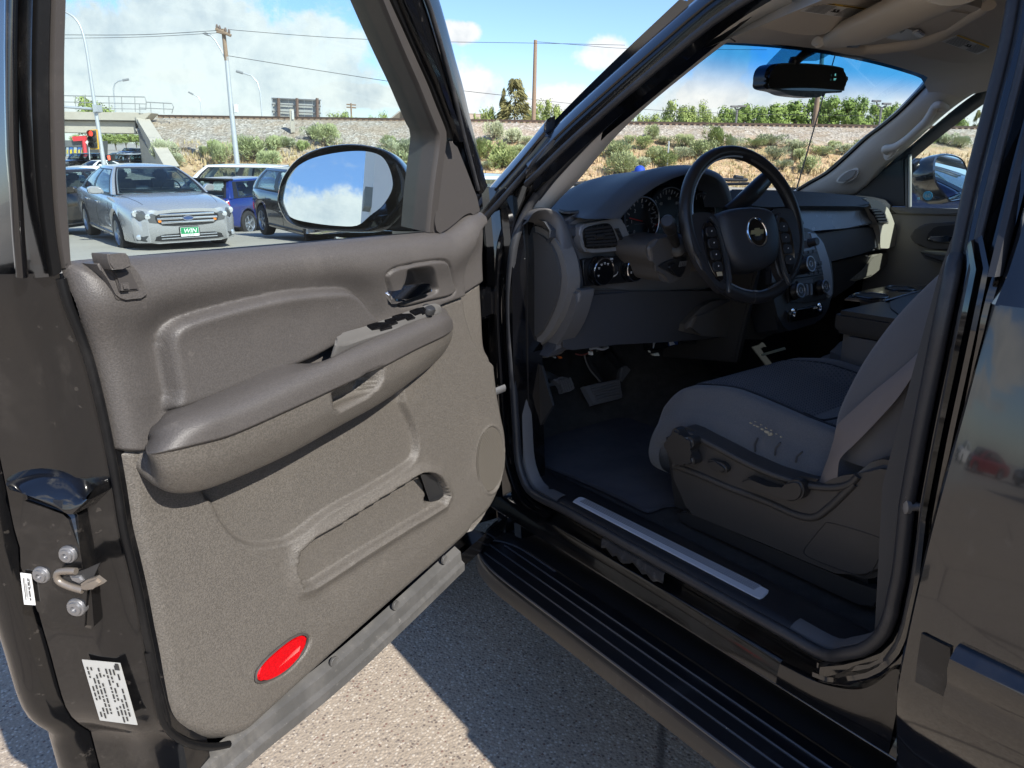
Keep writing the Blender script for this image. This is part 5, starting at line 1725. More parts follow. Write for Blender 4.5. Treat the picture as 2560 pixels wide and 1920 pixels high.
# loose wiring under the column
WIR = M('wire_black', (.02, .02, .02), .5)
tube('loose_wire', cr(onY('v8', [(580, 360), (600, 440), (650, 530), (740, 630)], 1.55), 5, False), .0022, M('wire_grey', (.16, .15, .14), .5), suv, 6)
tube('loose_wire', cr(onY('v8', [(485, 345), (540, 358), (600, 345), (660, 310)], 1.50), 5, False), .0024, M('wire_red', (.22, .06, .05), .5), suv, 6)
tube('loose_wire', cr(onY('v8', [(640, 290), (720, 205), (800, 190), (880, 165), (800, 260), (700, 320)], 1.48), 5, False), .0022, M('wire_grey', (.16, .15, .14), .5), suv, 6)
tube('loose_wire', cr(onY('v8', [(635, 300), (690, 285), (760, 300), (820, 280)], 1.48), 4, False), .0040, M('wire_pale', (.42, .42, .44), .4), suv, 6)
slab('wire_connector', onY('v8', [(645, 330), (668, 325), (672, 360), (650, 362)], 1.475), (0, -1, 0), .012, WHITE, suv, .002)
slab('wire_connector', onY('v8', [(328, 375), (350, 378), (360, 392), (335, 398)], 1.50), (0, -1, 0), .012, M('connector_orange', (.7, .16, .03), .5), suv, .003)
slab('wire_connector', onY('v8', [(270, 380), (292, 378), (288, 394)], 1.50), (0, -1, 0), .012, WHITE, suv, .003)
slab('wire_connector', onY('v8', [(60, 1018), (88, 1010), (84, 1030), (66, 1036)], 1.42), (0, -1, 0), .008, WHITE, suv, .003)

# --- driver seat ----------------------------------------------------------------------------------------------------------------
seat = empty('driver_seat', parent=suv)
SX0, SX1 = -.625, -.125
seat_top = []


def cush(u, v):
    """u 0..1 across from the door side, v 0..1 from front to back"""
    x_ = bez(SX0, SX1, u)
    y_ = 1.155-.62*v
    front = sin(min(v/.16, 1)*pi/2)
    b = (abs(u-.5)*2)
    zt = .885-.055*v+.020*front-.012
    zt += .030*sstep(b, .45, .80)*sstep(v, .05, .35) - .055*sstep(b, .86, 1.0)**1.3
    zt -= .050*(1-front)**1.5
    zt += .006*sin(pi*min(max((v-.1)/.5, 0), 1))
    for c_, w_ in ((.60, .012),):
        q = v-(c_+.10*(1-b**2)-.05)
        zt -= .008*exp(-(q/w_)**2)*(b < .74)
    zt -= .008*exp(-((b-.74)/.022)**2)*(v > .03)
    return Vector((x_, y_, zt))


rows = []
NUu = 60
for i in range(76):
    v = i/75
    r = []
    for j in range(NUu+1):
        r.append(cush(j/NUu, v))
    l = r[0]
    rr_ = r[-1]
    y0 = l.y
    fr = (1-sin(min(v/.12, 1)*pi/2))
    belly = .022
    left_side = [Vector((l.x+.03, y0-.02*fr, l.z-.125)), Vector((l.x-.008, y0-.004*fr, l.z-.10)), Vector((l.x-belly, y0, l.z-.065)), Vector((l.x-belly*.8, y0, l.z-.030)), Vector((l.x-.008, y0, l.z-.010))]
    right_side = [Vector((rr_.x+.008, y0, rr_.z-.010)), Vector((rr_.x+.016, y0, rr_.z-.030)), Vector((rr_.x+.018, y0, rr_.z-.07)), Vector((rr_.x-.02, y0, rr_.z-.12))]
    rows.append(cr(left_side, 3, False)+r+right_side)
fr_rows = []
for k in range(7):
    f = k/6
    a = f*pi/2
    base = rows[0]
    fr_rows.append([Vector((p.x, p.y+.012*sin(pi*(1-f))-.035*(1-f), p.z*(f)+(min(p.z, .79))*(1-f))) for p in base])
cu_mat = CLOTH
INS = M('quilted_insert', (.085, .093, .11), .92, spec=.15, bump=(900, .5, .0015), sheen=.3)
cushion = grid('seat_cushion', fr_rows[:-1]+rows, [CLOTH], seat)
# woven insert laid in the cushion: raised small weave blocks
bm = bmesh.new()
random.seed(2)
def weave(v0, v1, nv, u0, u1, nu):
    for i in range(nv):
        for j in range(nu):
            v = bez(v0, v1, (i+.5)/nv)
            uo = .5*(i % 2)
            u = bez(u0, u1, (j+.5+uo*.9)/nu)
            if u > u1: continue
            du = (u1-u0)/nu*.40
            dv = (v1-v0)/nv*.42
            c_ = cush(u, v)+Vector((0, 0, .0055))
            q = [cush(u-du, v)+Vector((0, 0, .0004)), cush(u, v+dv)+Vector((0, 0, .0004)), cush(u+du, v)+Vector((0, 0, .0004)), cush(u, v-dv)+Vector((0, 0, .0004))]
            w = [bm.verts.new(p) for p in q]
            t_ = bm.verts.new(c_)
            for k in range(4): bm.faces.new((w[k], w[(k+1) % 4], t_))
weave(.06, .555, 34, .155, .845, 32)
weave(.66, .97, 21, .155, .845, 32)
o = frombm('seat_weave', bm, INS, seat, False)
o['kind'] = 'stuff'
SEAM = M('seat_seam', (.03, .031, .036), .9)
for u_ in (.142, .858): tube('seat_seam', [cush(u_, v)+Vector((0, 0, .001)) for v in np.linspace(.02, .98, 30)], .0026, SEAM, seat, 6)
tube('seat_seam', [cush(u_, .612-.10*(2*u_-1)**2*.9)+Vector((0, 0, .001)) for u_ in np.linspace(.15, .85, 24)], .0026, SEAM, seat, 6)
# worn, cracked foam on the door-side bolster
bm = bmesh.new()
FOAM = M('worn_foam', (.34, .315, .24), .9)
for (x_, y_, sx, sy) in ((1030, 790, 10, 4), (1045, 800, 9, 4), (1060, 806, 12, 4), (1080, 818, 14, 6), (1100, 830, 22, 10), (1118, 838, 14, 9), (1095, 812, 8, 5), (1075, 798, 8, 3), (1120, 822, 9, 4), (1160, 850, 7, 6), (1140, 838, 6, 4), (1050, 785, 8, 3), (1110, 842, 12, 5)):
    c_ = onX(4, [(x_, y_)], SX0-.021)[0]
    pts = [c_+Vector((0, cos(a)*sx*.00034*random.uniform(.6, 1.1), sin(a)*sy*.00040*random.uniform(.6, 1.1))) for a in np.linspace(0, 2*pi, 9, endpoint=False)]
    slab_bm(bm, pts, (-1, 0, .3), .004)
frombm('worn_patch', bm, FOAM, seat, False)
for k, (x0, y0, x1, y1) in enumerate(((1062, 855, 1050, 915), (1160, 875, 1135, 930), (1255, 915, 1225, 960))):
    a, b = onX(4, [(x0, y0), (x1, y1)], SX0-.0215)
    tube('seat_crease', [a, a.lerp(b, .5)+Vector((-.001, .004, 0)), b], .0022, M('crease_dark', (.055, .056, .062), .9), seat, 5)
# backrest: door-side edge follows the photo, reclined
back = onX(4, [(1398, 905), (1405, 790), (1422, 720), (1462, 630), (1530, 505), (1640, 352), (1760, 222), (1890, 100), (1960, 35)], SX0+.02)
back = resample(cr(back, 4, False), 40)
rows = []
for i, p in enumerate(back):
    t = (back[min(i+1, 39)]-back[max(i-1, 0)]).normalized()
    nb = Vector((0, -t.z, t.y))      # towards the rear
    if nb.y > 0: nb = -nb
    r = []
    wide = 1.0
    for x_, d_ in ((SX0+.06, .20), (SX0+.0, .18), (SX0-.030, .13), (SX0-.036, .09), (SX0-.028, .05), (SX0-.010, .018), (SX0+.015, .003), (SX0+.045, .004), (SX0+.085, .020), (SX0+.12, .030), (SX0+.25, .032), (SX1-.12, .030), (SX1-.06, .012), (SX1-.02, .0), (SX1+.01, .012), (SX1+.03, .05), (SX1+.03, .12), (SX1-.03, .2)):
        r.append(Vector((x_, p.y, p.z))+nb*d_)
    rows.append(cr(r, 3, False))
grid('seat_back', rows, M('back_cloth', (.12, .12, .127), .92, spec=.15, bump=(900, .4, .0014), var=(8, .4, (.14, .138, .142)), sheen=.25), seat)
# hard side shield with its controls
SHD = M('seat_shield', (.050, .047, .045), .40, spec=.45, bump=(480, .3, .001), dust=(8, .03, (.3, .27, .24)))
sh = onX(4, [(688, 905), (690, 850), (705, 822), (735, 814), (775, 828), (900, 892), (1000, 945), (1120, 1000), (1250, 1042), (1330, 1058), (1400, 1060), (1455, 1045), (1490, 1010), (1530, 970), (1580, 955), (1640, 962), (1690, 990), (1716, 1025), (1712, 1100)], -.690)
sh += onX(6, [(1680, 130), (1640, 260), (1600, 375), (1575, 420), (1545, 436), (1500, 437), (1400, 405), (1270, 352), (1080, 272), (900, 200), (780, 150), (735, 128), (712, 70), (698, 0)], -.690)
slab('seat_side_shield', sh, (-1, 0, 0), .06, SHD, seat, .014, 5)
# swage running along the shield
sw = onX('s', [px(4, [(700, 975)])[0], px(4, [(800, 1010)])[0], px(4, [(940, 1070)])[0], px(4, [(1100, 1130)])[0], px(6, [(1230, 150)])[0], px(6, [(1310, 160)])[0], px(6, [(1370, 120)])[0], px(4, [(1420, 1110)])[0], px(4, [(1480, 1050)])[0]], -.6895)
tube('shield_swage', resample(cr(sw, 5, False), 50), .008, SHD, seat, 10, flat=1.0, up=(1, 0, 0))
tube('shield_lip', resample(cr(onX(4, [(700, 838), (735, 826), (775, 842), (900, 905), (1000, 958), (1120, 1012), (1250, 1053), (1330, 1068), (1400, 1070), (1460, 1054), (1495, 1018)], -.692), 4, False), 60), .007, SHD, seat, 10)
# star knob
CTL = M('seat_control', (.028, .027, .027), .38)
kc = onX(4, [(718, 905)], -.728)[0]
pts = []
for a in np.linspace(0, 2*pi, 60, endpoint=False):
    r1 = .040+.009*cos(5*a+.6)
    pts.append(kc+Vector((0, cos(a)*r1, sin(a)*r1*1.0)))
slab('lumbar_knob', pts, (-1, 0, 0), .030, CTL, seat, .006, 3)
slab('seat_switch', cr(onX(4, [(836, 958), (850, 952), (900, 965), (922, 985), (922, 1002), (905, 1010), (860, 990), (838, 972)], -.708), 2), (-1, 0, 0), .018, CTL, seat, .005, 3)
slab('recline_lever', cr(onX(4, [(988, 1048), (1008, 1030), (1060, 1048), (1140, 1078), (1165, 1070), (1190, 1045), (1230, 1040), (1252, 1062), (1256, 1095), (1238, 1125), (1200, 1132), (1120, 1105), (1000, 1066)], -.718), 2), (-1, 0, 0), .026, CTL, seat, .007, 3)
pn = onX(6, [(1262, 300), (1290, 262), (1345, 195), (1372, 186), (1480, 214), (1585, 250), (1602, 270), (1600, 300), (1560, 385), (1535, 414), (1505, 416), (1380, 375), (1275, 330)], -.6905)
bm = bmesh.new()
tube_bm(bm, cr(pn, 3), .0012, 5, True)
frombm('shield_hatch', bm, DARKP, seat)
# lower track cover and gap
slab('seat_track_cover', cr(onX(6, [(722, 150), (745, 132), (900, 200), (1200, 325), (1500, 450), (1600, 478), (1612, 500), (1560, 545), (1500, 540), (1200, 400), (850, 235), (725, 182)], -.685), 2), (-1, 0, .3), .05, DARKP, seat, .010, 3)
slab('seat_base', [Vector((-.66, 1.06, .60)), Vector((-.14, 1.06, .60)), Vector((-.14, 1.10, .77)), Vector((-.66, 1.10, .77))], (0, 1, 0), .5, DARKP, seat, .01)
# buckle slot
slab('belt_slot', onX(4, [(1240, 1020), (1320, 1035), (1310, 1046), (1236, 1032)], -.696), (-1, 0, 0), .01, DARKP, seat, .002)

# --- seat belt ---------------------------------------------------------------------------------------------------------------
bl_ = onX(4, [(1900, 262), (1852, 345), (1790, 440), (1735, 505), (1640, 590), (1560, 655), (1480, 728), (1405, 800), (1390, 860), (1362, 950), (1325, 1048)], -.672)
br_ = onX(4, [(1905, 268), (1862, 340), (1810, 450), (1780, 520), (1730, 590), (1660, 690), (1560, 800), (1480, 882), (1420, 940), (1408, 990), (1404, 1052)], -.690)
a_ = resample(cr(bl_, 4, False), 50)
b_ = resample(cr(br_, 4, False), 50)
grid('seat_belt', [[p, p.lerp(q, .33)+Vector((-.003, 0, 0)), p.lerp(q, .66)+Vector((-.003, 0, 0)), q] for p, q in zip(a_, b_)], BELT, suv, thick=.0014)
slab('belt_guide', onX('v5', [(440, 250), (460, 220), (490, 210), (485, 265), (460, 270)], -.64), (-1, 0, 0), .01, DARKP, suv, .003)
slab('pillar_trim', [Vector((-.80, .33, .62)), Vector((-.80, .47, .62)), Vector((-.79, .50, .9)), Vector((-.78, .47, 1.25)), Vector((-.63, .44, 1.74)), Vector((-.63, .30, 1.74)), Vector((-.78, .30, 1.25))], (1, 0, 0), .02, M('pillar_dark_trim', (.05, .047, .045), .6), suv, .006)

# --- centre seat and console, passenger seat -------------------------------------------------------------------------------------
cons = empty('centre_console', parent=suv)
slab('centre_cushion', cr(onZ('G', [(170, 1575), (370, 1490), (900, 1380), (1400, 1300), (1300, 1640), (620, 1660), (400, 1640)], .872), 2), (0, 0, 1), .12, CLOTH, cons, .03, 4)
ctop = 1.015
ang = [(-.105, 1.06), (-.105, .40), (.105, .40), (.105, 1.06)]
cside = onX('G', [(372, 1225), (378, 1300), (372, 1400), (380, 1480), (430, 1570), (620, 1650), (900, 1650), (900, 1300), (770, 1288)], -.105)
y_f = cside[0].y
box('console_body', (0, (y_f+.35)/2, .91), (.21, y_f-.35, .17), M('console_grey', (.16, .15, .143), .6, bump=(500, .3, .001)), cons, None, .03, 4)
box('console_bin', (0, (y_f+.012+.35)/2, 1.000), (.232, y_f+.012-.35, .062), M('console_dark', (.045, .043, .042), .42, bump=(400, .2, .001)), cons, None, .012, 4)
zt2 = 1.032
slab('cup_holder_plate', cr(onZ('G', [(415, 1085), (480, 1045), (620, 1010), (830, 972), (1000, 964), (1180, 968), (1140, 1012), (960, 1060), (785, 1112), (600, 1104)], zt2), 1), (0, 0, 1), .008, M('holder_gloss', (.022, .023, .026), .20, spec=.6, coat=.4), cons, .003, 3)
for (c_, rx, ry) in (((655, 1068), .050, .046), ((925, 1000), .042, .042), ((750, 1035), .045, .04)):
    q = onZ('G', [c_], zt2+.0012)[0]
    pts = [q+Vector((cos(a)*rx, sin(a)*ry, 0)) for a in np.linspace(0, 2*pi, 36, endpoint=False)]
    if c_[0] == 750: continue
    slab('cup_holder', pts, (0, 0, 1), .0006, MATS['vent_black'], cons)
    bm = bmesh.new()
    tube_bm(bm, pts, .0030, 8, True)
    frombm('cup_holder_rim', bm, MATS['holder_gloss'], cons)
slab('console_lid', cr(onZ('G', [(790, 1118), (960, 1066), (1145, 1018), (1400, 940), (1500, 1200), (1000, 1330), (800, 1180)], 1.034), 1), (0, 0, 1), .03, M('lid_vinyl', (.055, .055, .058), .5, bump=(500, .3, .001)), cons, .010, 4)
tube('lid_edge', onZ('G', [(788, 1113), (960, 1062), (1145, 1013)], 1.036), .0022, M('edge_blue_grey', (.10, .12, .15), .25, spec=.7), cons, 6)
pseat = empty('passenger_seat', parent=suv)
rows = [[Vector((-p.x, p.y, p.z)) for p in r[::3]] for r in (fr_rows[:-1]+rows)] if False else None
bx = []
box('seat_cushion', (.375, .84, .83), (.50, .62, .14), CLOTH, pseat, None, .05, 5)
slab('seat_back', [Vector((.13, .66, .86)), Vector((.13, .52, 1.25)), Vector((.13, .42, 1.5)), Vector((.13, .30, 1.5)), Vector((.13, .42, .86))], (-1, 0, 0), .5, CLOTH, pseat, .04, 4)

# --- headlining, sun visors, overhead console ----------------------------------------------------------------------------------------
def roof_in(x, y):
    """underside of the roof"""
    f = sstep(y, 1.22, .55)
    return 1.695+.085*f-.03*(x/.62)**2*1.0


rows = []
for y_ in list(np.linspace(1.20, .2, 26)) + [-.4, -1.2, -2.3]:
    rows.append([Vector((x_, y_+.0*x_, roof_in(x_, y_)-.05*sstep(abs(x_), .58, .70))) for x_ in np.linspace(-.70, .70, 40)])
grid('headliner', rows, HEAD, suv)
vis = []


def vis_plate(name, zm, pts, z0, ty, tx, mat, par, dep, bev, n=0):
    """onto a visor plane tilted by ty (rise per metre backwards)"""
    nrm = np.array([-tx, ty, 1.0])
    c = nrm @ np.array([0, 1.1, z0])
    p = [hitp(q, tuple(nrm), c) for q in px(zm, pts)]
    if n: p = cr(p, n)
    return slab(name, p, tuple(-nrm), dep, mat, par, bev, 4), p


v1, p1 = vis_plate('sun_visor', 'H', [(245, 186), (330, 205), (520, 245), (640, 270), (745, 262), (860, 205), (960, 150), (1150, 60), (1300, -30), (1330, -110), (560, -150), (300, 60), (235, 150)], 1.655, .34, 0, HEAD, suv, .022, .008, 1)
o1, q1 = vis_plate('airbag_sticker', 'H', [(582, 82), (705, 5), (1092, 62), (960, 136)], 1.6535, .34, 0, WHITE, v1, .0006, 0)
print_on([q1[1], q1[2], q1[3], q1[0]], 'sticker_header', [(.0, .0, 1.0, .15)], YEL, v1, .0006)
r_ = []
for k in range(8):
    v_ = .2+k*.095
    r_ += [(v_, .05, .40+.03*random.random(), .028), (v_, .60, .95-.04*random.random(), .028)]
print_on([q1[1], q1[2], q1[3], q1[0]], 'sticker_print', r_+[(.04, .06, .35, .06), (.04, .5, .9, .06)], INK, v1, .0010)
bm = bmesh.new()
def emb(q, bm):
    a, b, c, d = q
    P = lambda u, v: a*(1-u)*(1-v)+b*u*(1-v)+c*u*v+d*(1-u)*v+Vector((0, 0, -.0014))
    for dx in (0, .07):
        for pts in ([(.44, .40), (.48, .36), (.52, .62), (.49, .66)], [(.45, .58), (.53, .52), (.53, .60), (.45, .66)]):
            f = [bm.verts.new(P(u+dx, v)) for u, v in pts]
            bm.faces.new(f)
emb([q1[1], q1[2], q1[3], q1[0]], bm)
frombm('sticker_emblem', bm, INK, v1, False)
tube('visor_clip', vis_plate('visor_clip_base', 'H', [(800, 255), (880, 210), (960, 195), (975, 205), (900, 232), (830, 265)], 1.651, .34, 0, M('clip_beige', (.30, .275, .24), .5), v1, .01, .003)[1][:3], .004, MATS['clip_beige'], v1, 8)
v2, p2_ = vis_plate('sun_visor', 'H', [(1310, 372), (1480, 420), (1690, 470), (1820, 470), (2000, 400), (2120, 260), (2130, 160), (1900, 110), (1700, 180), (1500, 280)], 1.662, .34, .0, HEAD, suv, .022, .008, 1)
o2, q2 = vis_plate('airbag_sticker', 'H', [(1612, 303), (1735, 250), (1985, 345), (1875, 398)], 1.6605, .34, 0, WHITE, v2, .0006, 0)
print_on([q2[1], q2[2], q2[3], q2[0]], 'sticker_header', [(.0, .0, 1.0, .15)], YEL, v2, .0006)
print_on([q2[1], q2[2], q2[3], q2[0]], 'sticker_print', r_, INK, v2, .0010)
bm = bmesh.new()
emb([q2[1], q2[2], q2[3], q2[0]], bm)
frombm('sticker_emblem', bm, INK, v2, False)
# overhead console: long rounded pod running back from the windscreen
pod = empty('overhead_console', parent=suv)
PODM = M('pod_beige', (.62, .55, .46), .5, bump=(420, .2, .001))
lr = resample(cr(onZ('H', [(700, 300), (770, 300), (880, 278), (1020, 222), (1200, 140), (1400, 48), (1580, -40), (1700, -100)], 1.682), 5, False), 30)
tube('console_rim', lr, [.010+.019*min(1, i/9)**.6 for i in range(30)], PODM, pod, 20, flat=1.9, up=(0, 0, 1))
rr_ = resample(cr(onZ('H', [(720, 318), (860, 336), (1000, 352), (1100, 348), (1250, 330), (1420, 305), (1520, 275), (1650, 225), (1840, 108), (1950, 40)], 1.676), 5, False), 34)
tube('console_rim', rr_, [.009+.008*sin(pi*min(1, i/22)) for i in range(34)], PODM, pod, 16, flat=1.5, up=(0, 0, 1))
slab('console_floor', onZ('H', [(760, 318), (1000, 262), (1200, 170), (1400, 78), (1600, -20), (1900, 60), (1800, 110), (1640, 215), (1500, 265), (1400, 292), (1100, 330), (900, 330)], 1.672), (0, 0, -1), .02, M('pod_floor', (.52, .48, .43), .8, bump=(500, .3, .001)), pod)


def podp(name, pts, zz, mat, dep=.004, bev=.001, n=0):
    p = onZ('H', pts, zz)
    if n: p = cr(p, n)
    return slab(name, p, (0, 0, -1), dep, mat, pod, bev)


podp('map_lamp', [(1200, 262), (1300, 205), (1440, 225), (1490, 265), (1440, 290), (1330, 296), (1230, 285)], 1.668, M('lamp_grey', (.33, .32, .31), .3), .006, .003, 2)
podp('map_lamp_lens', [(1390, 240), (1440, 228), (1490, 262), (1440, 280)], 1.665, M('lens_clear', (.5, .5, .5), .12), .004, .002, 1)
podp('console_switch', [(1300, 225), (1335, 205), (1345, 230), (1310, 252)], 1.664, DARKP, .006, .002)
podp('console_tray', [(1400, 165), (1560, 65), (1820, 100), (1640, 225)], 1.669, MATS['pod_floor'], .004, .002)
podp('sensor_window', [(920, 345), (1010, 322), (1025, 330), (1000, 348)], 1.655, DARKP, .004, .001)

# --- rear-view mirror -------------------------------------------------------------------------------------------------------------------
rvm = empty('rear_view_mirror', parent=suv)
MY = 1.17
RV = M('rearview_black', (.010, .010, .011), .35)
mp = [(338, 590), (342, 540), (365, 490), (420, 462), (560, 458), (760, 470), (880, 490), (920, 515), (932, 560), (928, 620), (905, 660), (870, 675), (770, 678), (735, 700), (700, 710), (600, 704), (500, 690), (440, 665), (360, 648), (336, 625)]
slab('mirror_body', cr(onY('H', mp, MY), 3), (-.14, -.98, -.05), .045, RV, rvm, .008, 3)
mgl = [(352, 595), (356, 548), (378, 500), (430, 474), (560, 470), (760, 482), (870, 500), (905, 525), (916, 565), (912, 612), (895, 648), (860, 662), (700, 662), (500, 655), (372, 638), (352, 620)]
slab('mirror_glass', [p+Vector((-.14, -.98, -.05))*.0012 for p in cr(onY('H', mgl, MY-.003), 3)], (-.30, -.95, 0), .002, M('dim_mirror', (.05, .053, .056), .02, metal=1.0), rvm)
for k in range(4):
    c_ = onY('H', [(575+k*42, 684+k*1)], MY-.006)[0]
    box('mirror_button', c_, (.004, .002, .004), M('button_grey', (.1, .1, .1), .5), rvm)
cE = onY('H', [(840, 545)], MY-.010)[0]
CYAN = M('display_cyan', (.02, .1, .1), .5, emit=((.25, .9, .85), .25))
text_mesh('mirror_display', "E", CYAN, rvm, cE, (.95, -.30, 0), (0, 0, 1), .008)
text_mesh('mirror_display', "72\u00b0", CYAN, rvm, cE+Vector((0, 0, -.0115)), (.95, -.30, 0), (0, 0, 1), .0065)
tube('mirror_arm', [onY('H', [(540, 455)], MY+.01)[0], onY('H', [(620, 390)], MY+.03)[0], onY('H', [(740, 318)], MY+.05)[0]], [.010, .012, .016], RV, rvm, 12)
lathe('mirror_ball', [(.012, -.01), (.016, 0), (.012, .01)], onY('H', [(545, 445)], MY+.008)[0], (0, 0, 1), RV, rvm, 14)
# frosted patch of the screen behind the mirror
# --- windscreen -----------------------------------------------------------------------------------------------------------------------------
def ws(x, t):
    """t 0 at the cowl, 1 at the header"""
    y0, z0 = 1.80, 1.245
    y1, z1 = 1.165, 1.70
    bow = .055*(1-(x/.75)**2)
    return Vector((x*(1-.12*t), bez(y0, y1, t)+bow-.05, bez(z0, z1, t)+.02*sin(pi*t)))


rows = [[ws(x_, t) for x_ in np.linspace(-.80, .80, 26)] for t in np.linspace(-.02, 1.06, 20)]
grid('windscreen', rows, MATS['windscreen'], suv)
FRIT = M('screen_frit', (.006, .006, .007), .3)
for s_ in (-1, 1):
    rows = [[ws(s_*(.80-w_), t)-Vector((0, .004, .003)) for w_ in (-.03, .0, .03, .05)] for t in np.linspace(-.02, 1.06, 20)]
    grid('screen_border', rows, FRIT, suv)
rows = [[ws(x_, t)-Vector((0, .004, .003)) for x_ in np.linspace(-.80, .80, 20)] for t in (.985, 1.0, 1.03, 1.08)]
grid('screen_border', rows, FRIT, suv)
shade = [(310, 500), (330, 530), (420, 480), (560, 440), (700, 440), (800, 390), (840, 350), (720, 320), (640, 275), (540, 265), (440, 360)]
def onWS(zm, pts):
    out = []
    for p in px(zm, pts):
        nrm = np.array([0, .455, .635])
        out.append(hitp(p, tuple(nrm), float(nrm @ np.array(ws(0, .75)))-.006))
    return out


slab('screen_sensor_patch', cr(onWS('H', shade), 2), (0, .455, .635), .0015, Mglass('patch_glass', (.50, .62, .66), 1.0), suv, smooth=False)
# wipers on the cowl
for p0, p1, p2, lft_ in (((395, 292), (600, 272), (740, 285), 1), ((1470, 258), (1560, 262), (1650, 262), 0)):
    a, b, c_ = onY('W', [p0, p1, p2], 1.86)
    tube('wiper', [a, b, c_], .007, DARKP, suv, 8)
    tube('wiper', [a+Vector((.0, -.01, -.018)), c_+Vector((0, -.01, -.014))], .006, RUBBER, suv, 8)
    tube('wiper', [b+Vector((0, 0, .012)), b.lerp(c_, .6)+Vector((0, 0, .008))], .008, DARKP, suv, 8)
rows = [[Vector((x_, y_, z_)) for x_ in np.linspace(-.86, .86, 12)] for y_, z_ in ((1.80, 1.250), (1.84, 1.258), (1.90, 1.258), (1.95, 1.262))]
grid('cowl_panel', rows, DARKP, suv)
# aerial
an0, an1 = hitp(px('H', [(555, 1385)])[0], (1, 0, 0), .86), hitp(px('H', [(852, 350)])[0], (1, 0, 0), .86)
tube('aerial', [an0, an1], [.0032, .0022], DARKP, suv, 6)

# --- pillar linings ---------------------------------------------------------------------------------------------------------------------------
# driver side: narrow band between the opening seal and the glass
li = onS(2, [(115, 905), (190, 800), (330, 630), (500, 450), (680, 295), (890, 155), (1010, 60), (1140, -20)], .05)
lo_ = onS(2, [(165, 905), (215, 850), (290, 775), (420, 620), (560, 480), (720, 345), (925, 185), (1035, 120), (1200, 40)], .13)
a_ = resample(cr(li, 4, False), 40)
b_ = resample(cr(lo_, 4, False), 40)
rows = [[p+Vector((-.03, .015, 0)), p, p.lerp(q, .3)+Vector((.0, -.014, .002)), p.lerp(q, .7)+Vector((.0, -.014, .004)), q, q+Vector((.01, .04, .02))] for p, q in zip(a_, b_)]
plin = grid('pillar_lining', rows, PILLAR, suv)
sx = onS(2, [(885, 152), (930, 182)], .09)
tube('lining_seam', [p+Vector((0, -.02, 0)) for p in onS(2, [(878, 150), (928, 186)], .09)], .0015, M('seam_dark', (.08, .075, .07), .7), suv, 5)
# passenger side: broad lining with grab handle and tweeter grille
po = onX('H', [(560, 1390), (640, 1340), (780, 1260), (920, 1140), (1060, 1010), (1180, 920), (1300, 820), (1420, 700), (1520, 590), (1570, 510), (1580, 480)], .735)
pi2 = onX('H', [(960, 1425), (1000, 1400), (1080, 1320), (1180, 1210), (1300, 1110), (1440, 980), (1580, 850), (1720, 740), (1850, 660), (2000, 600), (2060, 570)], .755)
po = [Vector((bez(.74, .60, i/10), p.y, p.z)) for i, p in enumerate(po)]
po = []
for i, p in enumerate(px('H', [(560, 1390), (640, 1340), (780, 1260), (920, 1140), (1060, 1010), (1180, 920), (1300, 820), (1420, 700), (1520, 590), (1570, 510), (1580, 470)])):
    po.append(hitp(p, (1, 0, 0), bez(.745, .63, i/10)))
pi2 = []
for i, p in enumerate(px('H', [(960, 1425), (1000, 1400), (1080, 1320), (1180, 1210), (1300, 1110), (1440, 980), (1580, 850), (1720, 740), (1850, 660), (2000, 600), (2080, 560)])):
    pi2.append(hitp(p, (1, 0, 0), bez(.80, .69, i/10)))
tube('screen_edge', [p+Vector((-.004, -.004, .004)) for p in resample(cr(po, 4, False), 40)], .0075, FRIT, suv, 6)
a_ = resample(cr(po, 4, False), 40)
b_ = resample(cr(pi2, 4, False), 40)
rows = [[p+Vector((.02, .03, .0)), p, p.lerp(q, .25)+Vector((-.02, -.010, 0)), p.lerp(q, .6)+Vector((-.022, -.012, 0)), p.lerp(q, .9)+Vector((-.008, -.004, 0)), q, q+Vector((.03, .0, .0))] for p, q in zip(a_, b_)]
pl2 = grid('pillar_lining', [cr(r, 2, False) for r in rows], PILLAR, suv)
gh = []
for i, p in enumerate(px('H', [(1230, 1120), (1200, 1085), (1270, 1070), (1350, 1020), (1430, 950), (1500, 880), (1545, 810), (1570, 770), (1610, 765), (1650, 790)])):
    gh.append(hitp(p, (1, 0, 0), .70-.005*i+(.03 if i in (0, 9) else 0)))
tube('grab_handle', resample(cr(gh, 4, False), 40), [.010]*4+[.013]*32+[.010]*4, PILLAR, pl2, 12)
for pts, xx in ([(1185, 1140), (1195, 1100), (1240, 1078), (1290, 1085), (1240, 1150), (1205, 1165)], .715), ([(1545, 800), (1560, 765), (1610, 752), (1665, 785), (1640, 815), (1590, 820)], .672):
    slab('handle_base', cr(onX('H', pts, xx), 2), (-1, -.3, 0), .03, PILLAR, pl2, .006, 3)
slab('tweeter_grille', cr(onX('H', [(842, 1320), (870, 1280), (930, 1235), (990, 1220), (1005, 1240), (985, 1290), (930, 1325), (870, 1332)], .712), 2), (-1, -.3, 0), .02, PILLAR, pl2, .006, 3)
slab('tweeter_mesh', cr(onX('H', [(858, 1316), (880, 1285), (935, 1245), (980, 1235), (990, 1248), (970, 1285), (925, 1314), (875, 1322)], .7085), 2), (-1, -.3, 0), .01, M('mesh_beige', (.27, .245, .21), .7), pl2, .002, 2)
slab('lining_join', onX('H', [(1575, 520), (1680, 585), (1830, 615), (1960, 595), (2080, 555), (2085, 562), (1965, 604), (1828, 624), (1676, 594), (1572, 530)], .668), (-1, 0, 0), .004, MATS['seam_dark'], pl2)
bmw = text_mesh('airbag_word', "AIRBAG", M('emboss', (.24, .215, .185), .6), pl2, onX('H', [(1792, 570)], .655)[0], (-.05, -1, .02), (0, .1, 1), .018)

